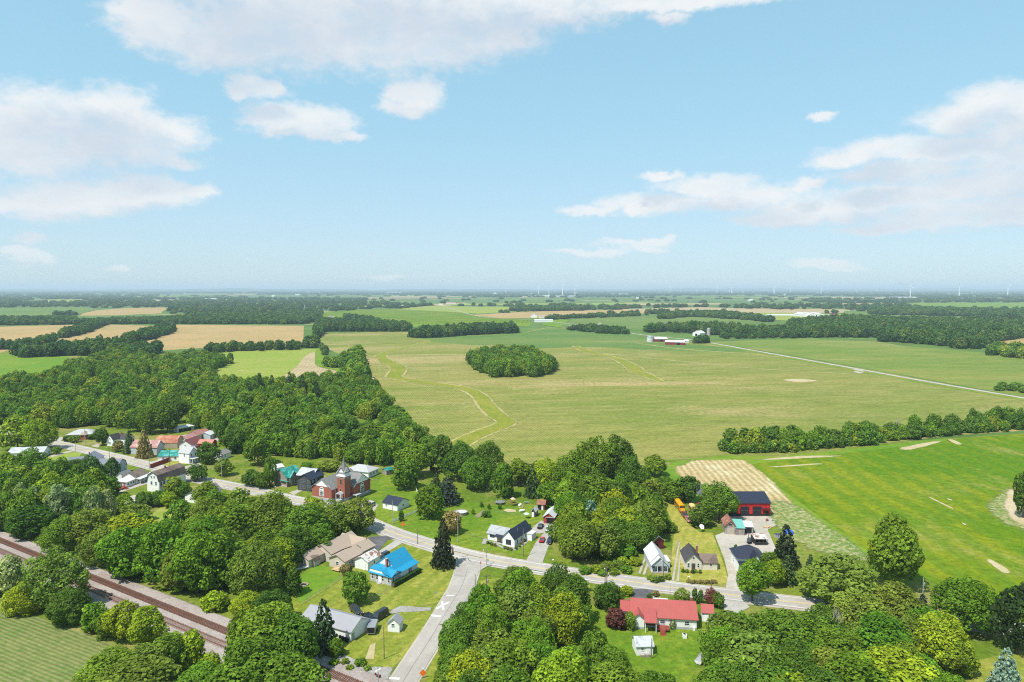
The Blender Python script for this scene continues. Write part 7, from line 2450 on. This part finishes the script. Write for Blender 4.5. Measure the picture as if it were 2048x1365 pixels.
# far masts and silo
p = G(610, 630)
r = root('radio_mast', 'thin guyed radio mast behind the long wood', 'mast', tuple(p))
h = top_z(p, 608)
MB().tube((0, 0, 0), (0, 0, h), .9, .6, 6).make('mast', METAL, r)
for a in range(3):
    t = a * 2.1 + .5
    MB().tube((0, 0, h * .9), (h * .6 * math.cos(t), h * .6 * math.sin(t), 0), .12, n=4).make('guy_wire', METAL, r)
p = G(1417, 673)
r = root('silo', 'tall concrete silo with domed cap beside the white barn', 'silo', tuple(p))
h = top_z(p, 656)
MB().lathe([(3.4, 0), (3.4, h - 2.5)], 20).make('shaft', M('silo concrete', (.36, .33, .31), .9, .1, .3, (2, 1.2), .3), r)
MB().lathe([(3.5, h - 2.5), (3.3, h - 1.2), (2.2, h - .3), (.1, h)], 20).make('dome', METAL, r)
for i, (x, y, w, yt, lab) in enumerate(((1300, 684, 13, 671, 'round white grain bin at the red farm sheds'), (1392, 686, 5, 678, 'small grain bin beside the dark tree group'))):
    p = G(x, y)
    k = w / ppm(p) / 2
    r = root('grain_bin', lab, 'grain bin', tuple(p))
    h = top_z(p, yt)
    MB().lathe([(k, 0), (k, h * .72)], 20).make('wall', MET_WHITE, r)
    MB().lathe([(k * 1.04, h * .72), (k * .2, h), (.1, h)], 20).make('roof', METAL, r)

# ------------------------------------------------------------------ wind turbines
TURB = [(1064, 591, 576), (1077, 591, 573), (1098, 594, 574), (1125, 594, 572), (1150, 593, 573), (1338, 588.5, 575), (1342, 588, 576), (1361, 586, 577), (1394, 589, 575.5), (1408, 588.5, 577), (1434, 590, 575), (1463, 588.5, 573), (1459, 587.5, 575.5),
        (1484, 585, 576), (1547, 588, 575), (1549, 589, 574), (1580, 588, 571.5), (1642, 588, 574), (1713, 585, 576), (1753, 585, 576.5), (1780, 585, 576.5), (1820, 597, 574), (1867, 584.5, 576.5), (1918, 595, 572), (2015, 594, 573.5), (1012, 590, 577)]
TM = MATS.get('turbine white') or M('turbine white', (.78, .78, .78), .5, .02)
hub_rg = random.Random(2)
TURBS = []
tw_mesh = MB().tube((0, 0, 0), (0, 0, 1), .034, .02, 10).mesh('tower', TM)
na_mesh = MB().box(-.025, .02, -.06, .05, .985, 1.025).mesh('nacelle', TM)
bl_mesh = MB().add([(-.012, 0, .01), (.012, -.004, .01), (.022, 0, .12), (.005, 0, .44), (-.004, 0, .44), (-.012, .006, .12)], [(0, 1, 2, 3, 4, 5)]).add(
    [(-.012, .012, .01), (.012, .012, .01), (.022, .012, .12), (.005, .003, .44), (-.004, .003, .44), (-.012, .014, .12)], [(5, 4, 3, 2, 1, 0)]).mesh('blade', TM)
for i, (x, yb, yt) in enumerate(TURB):
    p = G(x, yb)
    h = top_z(p, yt)
    lab = ('tall white wind turbine nearest the east photo edge', 'tall white wind turbine second from the east photo edge', 'tall white wind turbine above the long white warehouse', 'white turbine above the huge pale warehouse')
    lb = lab[0] if x == 2015 else lab[1] if x == 1918 else lab[2] if x == 1820 else ('first', 'second', 'third', 'fourth', 'fifth')[i] + ' from the left of the five white turbines above the pale warehouses' if i < 5 else 'small far wind turbine on the hazy horizon'
    r = root('wind_turbine', lb, 'wind turbine', (p.x, p.y, 0), hub_rg.uniform(-.5, .5), 'wind turbines along the horizon')
    TURBS.append(r)
    for nm, me in (('tower', tw_mesh), ('nacelle', na_mesh)):
        o = put(nm, me, r)
        o.scale = (h * 1.1, h * 1.1, h)
    a0 = hub_rg.uniform(0, 2)
    for k in range(3):
        o = put('blade', bl_mesh, r, (0, -.075 * h, h * 1.005))
        o.rotation_euler = (0, a0 + k * 2.094, 0)
        o.scale = (h, h, h * .85)

tell_apart(TURBS)
# ------------------------------------------------------------------ signs
def sign_post(p, h, rot, name, label, cat='sign'):
    r = root(name, label, cat, tuple(p), rot)
    MB().tube((0, .04, 0), (0, .04, h), .035, n=6).make('post', METAL, r)
    return r


FONTM = {}


def words_on(parent, text, size, loc, mat, name='lettering'):
    cu = bpy.data.curves.new(name, 'FONT')
    cu.body = text
    cu.size = size
    cu.align_x = 'CENTER'
    cu.align_y = 'CENTER'
    cu.extrude = .003
    cu.materials.append(mat)
    t = bpy.data.objects.new(name, cu)
    link(t)
    dg = bpy.context.evaluated_depsgraph_get()
    me = bpy.data.meshes.new_from_object(t.evaluated_get(dg))
    bpy.data.objects.remove(t)
    o = bpy.data.objects.new(name, me)
    o.location = loc
    o.rotation_euler = (math.pi / 2, 0, 0)
    link(o)
    o.parent = parent
    return o


p = G(961, 1141)
r = sign_post(p, 2.9, -.4, 'stop_sign', 'red stop sign at the mouth of the side road')
o = MB().prism([(.38 * math.cos(math.pi / 8 + k * math.pi / 4), 0, 2.5 + .38 * math.sin(math.pi / 8 + k * math.pi / 4)) for k in range(8)], (0, .025, 0)).make('plate', SIGNRED, r)
words_on(o, 'STOP', .3, (0, -.006, 2.5), MARKW)
p = G(976, 1134)
r = sign_post(p, 2.6, 2.6, 'street_sign', 'small road sign seen from behind beside the junction pole')
MB().box(-.3, .3, 0, .025, 1.9, 2.6).make('plate', METAL, r)
for x, y, lab in ((806, 1056, 'orange diamond road work sign at the picket fence'), (846, 1357, 'orange diamond road work sign near the railway crossing')):
    p = G(x, y)
    r = root('road_work_sign', lab, 'sign', tuple(p), .15, 'orange road work signs')
    for a in (-.5, .5):
        MB().tube((0, .05, .5), (a, .3, 0), .03, n=5).tube((0, .05, .5), (a, -.25, 0), .03, n=5).make('stand_leg', METAL, r)
    MB().prism([(0, 0, .45), (.86, 0, 1.31), (0, 0, 2.17), (-.86, 0, 1.31)], (0, .03, 0)).make('panel', ORANGE, r)
    MB().tube((0, .05, .3), (0, .05, 2.5), .03, n=6).make('mast', METAL, r)
    MB().box(-.2, .2, .02, .05, 2.2, 2.6).make('flag', ORANGE if x == 806 else WHITEP, r)
for x, y, lab in ((872, 1202, 'round sign on a thin post beside the white X marking'), (884, 1194, 'yellow warning sign beside the white X marking')):
    r = sign_post(G(x, y), 2.6, -.2, 'warning_sign', lab)
    MB().tube((0, 0, 2.3), (0, .025, 2.3), .38, n=16).make('plate', M('warning yellow', (.55, .38, .02), .5, .05) if 'yellow' in lab else METAL, r)
# railway crossing signal with crossbuck
p = G(757, 1392)
r = root('crossing_signal', 'railway crossing signal with white crossbuck and dark lamps', 'signal', tuple(p), -.5)
h = top_z(p, 1335)
MB().tube((0, 0, 0), (0, 0, h), .09, n=8).make('post', METAL, r)
cb = MB()
for s in (-1, 1):
    d = Vector((.75, 0, .55 * s))
    n_ = Vector((-.55 * s, 0, .75)).normalized() * .11
    c = Vector((0, -.12, h - .55))
    cb.prism([c - d - n_, c + d - n_, c + d + n_, c - d + n_], (0, .03 + .03 * s, 0))
cb.make('crossbuck', WHITEP, r)
MB().box(-.7, .7, -.05, .05, h - 1.75, h - 1.65).make('lamp_bar', BLACK, r)
for s in (-1, 1):
    o = MB().tube((s * .65, -.14, h - 1.7), (s * .65, -.06, h - 1.7), .28, n=14).make('lamp_disc', BLACK, r)
    MB().tube((s * .65, -.2, h - 1.7), (s * .65, -.141, h - 1.7), .13, n=10).make('lamp', LAMPRED, o)
    o = MB().tube((s * .35, .06, h - 2.2), (s * .35, .14, h - 2.2), .24, n=14).make('lamp_disc', BLACK, r)
# mail boxes
for x, y, lab in ((1106, 1127, 'pale mailbox beside the drive mouth'), (1377, 1161, 'round white mailbox at the edge of the dry lawn'), (306, 939, 'dark mailbox beside the street below the red fence')):
    r = root('mailbox', lab, 'mailbox', tuple(G(x, y)), .3, 'roadside mailboxes')
    MB().box(-.05, .05, -.05, .05, 0, 1.0).make('post', POLEWOOD, r)
    MB().prism([(-.3, .12 * math.cos(a) * 1.3, 1.15 + .16 * math.sin(a)) for a in np.linspace(0, 2 * math.pi, 10, endpoint=False)], (.6, 0, 0)).make('box', WHITEP if 'dark' not in lab else BLACK, r)

# ------------------------------------------------------------------ fences: each board its own part up to where they blur together
def fence(line, h, label, mat, board=.2, gap=.0, post=2.4, name='fence', rails=True, pale=False, cap=260, group=None):
    pts = [G(*q) for q in line]
    r = root(name, label, 'fence', tuple(pts[0]), 0, group)
    bm_, pm, rm = {}, {}, {}
    bme = MB().box(-board / 2, board / 2, -.012, .012, .06, h).mesh('board', mat)
    pme = MB().box(-.06, .06, -.06, .06, 0, h + .08).mesh('post', mat)
    count = 0
    for a, b in zip(pts[:-1], pts[1:]):
        L = (b - a).length
        ang = math.atan2(b.y - a.y, b.x - a.x)
        o0 = a - pts[0]
        u = (b - a).normalized()
        nn = Vector((-u.y, u.x, 0))
        n = int(L / (board + gap))
        rest_ = MB()
        for i in range(n):
            t = (i + .5) * (board + gap)
            q = o0 + u * t - nn * .075
            if count < cap:
                put('board', bme, r, q, ang)
                count += 1
        k = max(1, int(L / post))
        for i in range(k + 1):
            put('post', pme, r, o0 + u * (L * i / k), ang)
        if rails:
            for z in (h * .25, h * .8):
                MB().box(0, L, -.06, -.0125 - .02, z - .04, z + .04).make('rail', mat, r, o0, ang)


RF = M('dark red fence boards', (.20, .028, .022), .75, .1, 1)
fence([(301, 938), (338, 924), (347, 919), (405, 897)], 2.3, 'tall dark red board fence along the compound', RF, .45, .01, 3.0)
fence([(320, 885), (345, 880), (356, 877)], 2.0, 'dark red board fence behind the pink roofed barn', RF, .45, .01, 3.0)
fence([(786, 1045), (812, 1034), (836, 1024)], 1.1, 'white picket fence before the round maple', WHITEP, .14, .12, 2.4, 'picket_fence')
fence([(832, 980), (842, 1000)], 1.2, 'white fence stretch behind the round maple', WHITEP, .3, .05, 2.4, 'picket_fence')
fence([(575, 1150), (600, 1135), (626, 1121)], 1.9, 'weathered wooden fence beside the small white boat', OLDWOOD, .3, .01, 2.4)
fence([(310, 1060), (345, 1050), (376, 1035)], 1.9, 'dark wooden fence at the end of the back lawn', DARKWOOD, .3, .01, 2.4)
# chain link fences: posts and rails with a see-through run of thin wires
def wire_fence(line, h, label, group=None, mat=METAL):
    pts = [G(*q) for q in line]
    r = root('wire_fence', label, 'fence', tuple(pts[0]), 0, group)
    for a, b in zip(pts[:-1], pts[1:]):
        L = (b - a).length
        k = max(1, int(L / 3.0))
        for i in range(k + 1):
            q = a + (b - a) * i / k - pts[0]
            MB().tube((q.x, q.y, 0), (q.x, q.y, h + .05), .04, n=6).make('post', mat, r)
        m = MB()
        o0 = a - pts[0]
        for z in np.linspace(.1, h, 5):
            m.tube((o0.x, o0.y, z), (o0.x + b.x - a.x, o0.y + b.y - a.y, z), .012, n=4)
        w = m.make('wire', mat, r)


wire_fence([(600, 1212), (640, 1187), (690, 1153)], 1.2, 'low wire fence along the back yard with the fire ring')
wire_fence([(742, 1205), (783, 1178)], 1.2, 'low wire fence from the round tree to the blue roofed house')
wire_fence([(985, 1024), (1020, 1030), (1056, 1034)], 1.2, 'wire fence between the garden and the play lawn')
wire_fence([(930, 1070), (968, 1079)], 1.1, 'wire fence beside the white house with curved wing')
wire_fence([(1358, 1082), (1349, 1106)], 1.6, 'pale wire fence behind the narrow porch house')

# ------------------------------------------------------------------ garden things
p = G(922, 1029)
r = root('swimming_pool', 'round above ground pool with grey cover beside the maple', 'pool', tuple(p))
MB().lathe([(2.55, 0), (2.55, 1.2), (2.7, 1.22), (2.7, 1.27), (2.45, 1.27), (2.45, 1.0)], 28).make('wall', M('pool wall', (.30, .22, .18), .7, .1), r)
MB().lathe([(2.44, 1.02), (1.2, .98), (.05, .96)], 28).make('cover', M('pool cover', (.45, .47, .49), .6, .2, .8), r)
p = G(1000, 1008)
r = root('trampoline', 'round black trampoline under the slim green tree', 'trampoline', tuple(p))
MB().lathe([(1.95, .88), (2.2, .88), (2.2, .95), (1.95, .95)], 24).make('frame', METAL, r)
MB().lathe([(1.94, .9), (.05, .9)], 24).make('mat', BLACK, r)
for k in range(6):
    t = k * math.pi / 3
    MB().tube((2.05 * math.cos(t), 2.05 * math.sin(t), 0), (2.05 * math.cos(t), 2.05 * math.sin(t), .879), .04, n=6).make('leg', METAL, r)
    MB().tube((2.1 * math.cos(t), 2.1 * math.sin(t), .951), (2.1 * math.cos(t), 2.1 * math.sin(t), 2.6), .025, n=5).make('net_pole', BLACK, r)
p = G(1026, 1012)
r = root('play_tower', 'wooden swing tower with tan roof and green slide', 'play tower', tuple(p), .3)
for x, y in ((-.7, -.7), (.7, -.7), (.7, .7), (-.7, .7)):
    MB().box(x - .06, x + .06, y - .06, y + .06, 0, 2.9).make('post', DECKRED, r)
MB().box(-.8, .8, -.8, .8, 1.3, 1.4).make('floor', DECKRED, r)
MB().add([(-.95, -.95, 2.9), (.95, -.95, 2.9), (.95, .95, 2.9), (-.95, .95, 2.9), (0, 0, 3.7)], [(0, 1, 4), (1, 2, 4), (2, 3, 4), (3, 0, 4), (3, 2, 1, 0)]).make('roof', M('tan canvas', (.5, .36, .26), .8), r)
MB().prism([(.8, -.3, 1.35), (3.2, -.3, .2), (3.6, -.3, .2), (3.6, -.3, .3), (3.2, -.3, .32), (.8, -.3, 1.5)], (0, .6, 0)).make('slide', M('green plastic', (.02, .22, .10), .4), r)
MB().tube((-.7, 0, 2.6), (-3.2, 0, 2.6), .06).tube((-3.2, 0, 2.6), (-3.5, -.9, 0), .06).tube((-3.2, 0, 2.6), (-3.5, .9, 0), .06).make('swing_beam', DECKRED, r)
for t in (-1.5, -2.5):
    MB().tube((t - .2, 0, 2.6), (t - .2, 0, .5), .012, n=4).tube((t + .2, 0, 2.6), (t + .2, 0, .5), .012, n=4).box(t - .22, t + .22, -.1, .1, .46, .5).make('swing', BLACK, r)
p = G(1053, 1007)
r = root('picnic_table', 'green picnic table on the play lawn', 'table', tuple(p), .3)
gt = M('faded green wood', (.16, .26, .18), .8, .1)
MB().box(-1.1, 1.1, -.4, .4, .7, .76).make('tabletop', gt, r)
for s in (-1, 1):
    MB().box(-1.1, 1.1, s * .8 - .14, s * .8 + .14, .42, .47).make('bench', gt, r)
    MB().prism([(s * .8 - .05, -.8, 0), (s * .8 + .05, -.8, 0), (s * .8 + .05, -.25, .699), (s * .8 - .05, -.25, .699)], (0, .1, 0)).prism([(s * .8 - .05, .7, 0), (s * .8 + .05, .7, 0), (s * .8 + .05, .15, .699), (s * .8 - .05, .15, .699)], (0, .1, 0)).make('leg', gt, r)
p = G(1042, 1016)
r = root('play_house', 'small pale plastic playhouse with yellow panel', 'playhouse', tuple(p), .3)
MB().prism([(-.8, -.6, 0), (-.8, -.6, 1.1), (0, -.6, 1.7), (.8, -.6, 1.1), (.8, -.6, 0)], (0, 1.2, 0)).make('wall', M('cream plastic', (.6, .52, .36), .5), r)
MB().box(-.25, .25, -.64, -.605, .02, .9).make('door', M('yellow plastic', (.6, .4, .06), .5), r)
MB().add([(-1, -.75, 1.0), (0, -.75, 1.75), (0, .75, 1.75), (-1, .75, 1.0), (-1, -.75, 1.07), (0, -.75, 1.83), (0, .75, 1.83), (-1, .75, 1.07)], [(0, 1, 2, 3), (7, 6, 5, 4), (0, 4, 5, 1), (2, 6, 7, 3), (0, 3, 7, 4)]).make('roof', WHITEP, r)
p = G(1044, 1025)
r = root('propane_tank', 'white oval gas tank on the play lawn', 'gas tank', tuple(p), .5)
MB().lathe([(.02, -1.3), (.3, -1.2), (.45, -.9), (.45, .9), (.3, 1.2), (.02, 1.3)], 14).make('tank', WHITEP, r).rotation_euler = (0, math.pi / 2, 0)
r.children[0].location = (0, 0, .75)
for s in (-.7, .7):
    MB().box(s - .1, s + .1, -.3, .3, 0, .42).make('foot', CONCRETE, r)
p = G(1053, 1037)
r = root('patio_umbrella', 'pale teal parasol beside the small dark garden shed', 'parasol', tuple(p))
MB().tube((0, 0, 0), (0, 0, 2.3), .03).make('pole', METAL, r)
MB().lathe([(1.2, 1.85), (.6, 2.15), (.03, 2.35)], 8).make('canopy', M('pale teal canvas', (.42, .6, .58), .8), r)
p = G(1041, 1050)
for i in range(3):
    q = G(1053 + i * 3.5, 1054)
    r = root('flower_pot', ('first', 'second', 'third', 'fourth', 'fifth', 'sixth', 'seventh', 'eighth', 'ninth', 'tenth', 'eleventh', 'twelfth', 'thirteenth', 'fourteenth')[i] + ' planted pot in the row at the drive corner', 'flower pot', tuple(q), 0, 'pots at the drive corner')
    MB().lathe([(.2, 0), (.3, .45), (.34, .5)], 10).make('pot', BROWNROOF, r)
    o = put('plant', CROWN['bush', 'far'][0], r, (0, 0, .45))
    o.scale = (.8, .8, .6)
    o.color = (.07, .12, .03, 1)
p = G(608.5, 1171)
r = root('fire_ring', 'round stone fire ring on the fenced back yard', 'fire pit', tuple(p))
for k in range(12):
    t = k * math.pi / 6
    MB().box(-.28, .28, -.16, .16, 0, .3).make('stone', M('pale ring stone', (.36, .28, .24), .9), r, (1.05 * math.cos(t), 1.05 * math.sin(t), .1), t + math.pi / 2)
MB().lathe([(.85, .11), (.05, .16)], 12).make('ash', BLACK, r)
# things round the garage, house and yard
for i, (x, y) in enumerate(((680, 1277), (685, 1279), (690, 1281), (695, 1283))):
    r = root('waste_bin', ('first', 'second', 'third', 'last')[i] + ' of the dark bins in a row along the garage wall', 'bin', tuple(G(x, y + 2)), .5, 'row of dark bins at the garage')
    MB().frust((-.26, .26, -.26, .26), (-.32, .32, -.34, .34), 0.06, .95).make('body', BLACK, r)
    MB().frust((-.34, .34, -.36, .36), (-.3, .3, -.3, .3), .952, 1.05).make('lid', BLACK, r)
p = G(1369, 1276)
r = root('heat_pump', 'white heat pump unit at the ranch wall', 'heat pump', tuple(p), -.05)
MB().box(-.5, .5, -.5, .5, .05, 1.05).make('case', WHITEP, r)
MB().lathe([(.42, 1.052), (.42, 1.09), (.05, 1.1)], 14).make('fan_guard', BLACK, r)
p = G(1498, 1087)
r = root('tank_trailer', 'dark tank on wheels on the gravel yard', 'tank', tuple(p), 1.2)
MB().lathe([(.02, -1.2), (.6, -1.1), (.75, -.6), (.75, .6), (.6, 1.1), (.02, 1.2)], 14).make('tank', M('dark blue grey tank', (.06, .07, .09), .4), r).rotation_euler = (0, math.pi / 2, 0)
r.children[0].location = (0, 0, 1.25)
for s in (-1, 1):
    MB().tube((0, s * .7 - .1, .4), (0, s * .7 + .1, .4), .4, n=12).make('wheel', RUBBER, r)
MB().box(-1.3, 1.3, -.5, .5, .42, .55).make('chassis', BLACK, r)
p = G(1534, 1043)
r = root('barrel', 'rusty barrel on the gravel before the barn', 'barrel', tuple(p))
MB().lathe([(.5, 0), (.52, .5), (.5, 1.0)], 12).make('drum', BROWNROOF, r)
MB().lathe([(.51, .45), (.55, .5), (.51, .55)], 12).make('hoop', DARKWOOD, r)
for i, (x, y) in enumerate(((1530, 1056), (1536, 1056.5), (1541, 1055))):
    r = root('log_stump', ('first', 'second', 'third', 'fourth', 'fifth', 'sixth', 'seventh', 'eighth', 'ninth', 'tenth', 'eleventh', 'twelfth', 'thirteenth', 'fourteenth')[i] + ' cut log lying at the edge of the gravel yard', 'log', tuple(G(x, y)), i * .7, 'cut logs at the gravel edge')
    MB().tube((-.6, 0, .35), (.6, 0, .35), .35, .32, 9).make('bark', LUMBER, r)
    MB().tube((-.62, 0, .35), (-.601, 0, .35), .3, .3, 9).make('cut_end', LUMBER, r)
p = G(1577, 1067)
r = root('tarp_pile', 'blue tarpaulin heap behind the tall yard spruce', 'tarp', tuple(p), .2)
MB().lathe([(2.0, 0), (1.7, .7), (1.0, 1.2), (.1, 1.4)], 9).make('cover', M('blue tarp', (.02, .09, .42), .5), r)
p = G(1556, 1075)
r = root('storage_bin', 'dark grey storage box at the lawn edge', 'box', tuple(p), .1)
MB().box(-1.2, 1.2, -.8, .8, 0, 1.2).make('body', GREYSID, r)
MB().box(-1.25, 1.25, -.85, .85, 1.202, 1.3).make('lid', DARKSID, r)
p = G(1402, 1063)
r = root('satellite_dish', 'large pale dish on the bushes by the yard', 'dish', tuple(p), .4)
MB().tube((0, 0, 0), (0, 0, 1.6), .06).make('post', METAL, r)
o = MB().lathe([(.05, 0), (.6, .12), (.95, .35), (.97, .36)], 18).make('reflector', WHITEP, r, (0, -.1, 1.7))
o.rotation_euler = (.9, 0, 0)
p = G(100, 936)
for i, (x, y) in enumerate(((99, 924), (104, 926))):
    r = root('junk_pile', ('dark', 'pale')[i] + ' heap of garden junk on the cut yard', 'heap', tuple(G(x, y)), i, 'heaps on the cut yard')
    MB().lathe([(1.6, 0), (1.2, .6), (.4, .9), (.05, 1.0)], 8).make('heap', BARK if i == 0 else CONCRETE, r)
# wood pile and shrubs along the white house bed
for i, (x, y) in enumerate(((976, 1088), (983, 1091), (990, 1093), (1010, 1098), (1016, 1100), (1022, 1101), (1032, 1099), (1038, 1095), (1044, 1090), (1050, 1084))):
    T(x, y, 7, y - 6, ('first', 'second', 'third', 'fourth', 'fifth', 'sixth', 'seventh', 'eighth', 'ninth', 'tenth', 'eleventh', 'twelfth', 'thirteenth', 'fourteenth')[i] + ' low shrub in the stone bed round the white house', 'bush', 'DMK'[i % 3], 'bush', 'bush', 'shrubs in the stone bed')
for i, (x, y) in enumerate(((1366, 1145), (1374, 1146), (1385, 1147), (1391, 1146), (1400, 1147))):
    T(x, y, 8, y - 7, ('first', 'second', 'third', 'fourth', 'fifth', 'sixth', 'seventh', 'eighth', 'ninth', 'tenth', 'eleventh', 'twelfth', 'thirteenth', 'fourteenth')[i] + ' low shrub along the front of the small off white house', 'bush', 'DM'[i % 2], 'bush', 'bush', 'shrubs before the off white house')
for i in range(14):
    x = 1376 + i * 4.2
    T(x, 1166 + (i % 3), 8, 1160 + (i % 3), ('first', 'second', 'third', 'fourth', 'fifth', 'sixth', 'seventh', 'eighth', 'ninth', 'tenth', 'eleventh', 'twelfth', 'thirteenth', 'fourteenth')[i] + ' brownish low hedge plant along the road edge of the dry lawn', 'bush', 'K', 'bush', 'bush', 'low hedge at the dry lawn')
for i, (x, y, w) in enumerate(((1170, 1148, 26), (1190, 1145, 24), (1215, 1140, 30), (1236, 1136, 26), (1252, 1145, 24), (1270, 1130, 26), (1228, 1150, 22), (1262, 1112, 24), (1205, 1152, 20), (1245, 1128, 24))):
    T(x, y, w, y - w * .55, ('first', 'second', 'third', 'fourth', 'fifth', 'sixth', 'seventh', 'eighth', 'ninth', 'tenth', 'eleventh', 'twelfth', 'thirteenth', 'fourteenth')[i] + ' rough weedy shrub on the verge between the clump and the road', 'bush', 'GYWO'[i % 4], 'bush', 'bush', 'weedy verge shrubs')
for i, (x, y, w) in enumerate(((640, 1290, 26), (668, 1330, 22), (690, 1328, 20), (720, 1330, 24), (700, 1340, 18), (735, 1340, 16))):
    T(x, y, w, y - w * .5, ('first', 'second', 'third', 'fourth', 'fifth', 'sixth', 'seventh', 'eighth', 'ninth', 'tenth', 'eleventh', 'twelfth', 'thirteenth', 'fourteenth')[i] + ' low weedy shrub between the lawn and the ballast', 'bush', 'MWO'[i % 3], 'bush', 'bush', 'weeds along the ballast')
for i, (x, y, w) in enumerate(((1310, 1165, 18), (1300, 1160, 14), (1322, 1163, 16), (1336, 1158, 14))):
    T(x, y, w, y - w * .6, ('first', 'second', 'third', 'fourth', 'fifth', 'sixth', 'seventh', 'eighth', 'ninth', 'tenth', 'eleventh', 'twelfth', 'thirteenth', 'fourteenth')[i] + ' flower bush at the porch of the narrow pale house', 'bush', 'OWD'[i % 3], 'bush', 'bush', 'porch shrubs')
# covered boat under the sparse tree
r = root('boat', 'covered grey boat at the edge of the fresh lawn', 'boat', tuple(G(1402, 1322)), 1.0)
m = MB()
m.add([(-2.4, -.9, .9), (-2.4, .9, .9), (1.4, .9, .95), (2.8, 0, 1.1), (1.4, -.9, .95), (-2.3, -.5, .25), (-2.3, .5, .25), (1.2, .5, .25), (2.3, 0, .4), (1.2, -.5, .25)],
      [(0, 1, 2, 3, 4), (9, 8, 7, 6, 5), (0, 5, 6, 1), (1, 6, 7, 2), (2, 7, 8, 3), (3, 8, 9, 4), (4, 9, 5, 0)])
m.make('hull', WHITEP, r)
MB().add([(-2.3, -.88, .96), (-2.3, .88, .96), (1.4, .88, 1.0), (2.5, 0, 1.12), (1.4, -.88, 1.0), (-.5, 0, 1.7)], [(0, 1, 5), (1, 2, 5), (2, 3, 5), (3, 4, 5), (4, 0, 5)]).make('cover', METAL, r)
# ------------------------------------------------------------------ air: one even haze over the plain
hb = MB().box(-75000, 75000, -5000, 75000, -2, 186)
hm = bpy.data.materials.new('haze')
hm.use_nodes = True
hn = NT(hm.node_tree)
hn.n.clear()
ho = hn.new('ShaderNodeOutputMaterial')
pv = hn.new('ShaderNodeVolumePrincipled')
pv.inputs['Color'].default_value = (.68, .84, .96, 1)
pv.inputs['Density'].default_value = 7.0e-5
pv.inputs['Anisotropy'].default_value = 0.0
hn.l.new(pv.outputs[0], ho.inputs['Volume'])
ha = hb.make('haze', hm)
tag(ha, 'thin pale summer haze over the plain', kind='stuff')
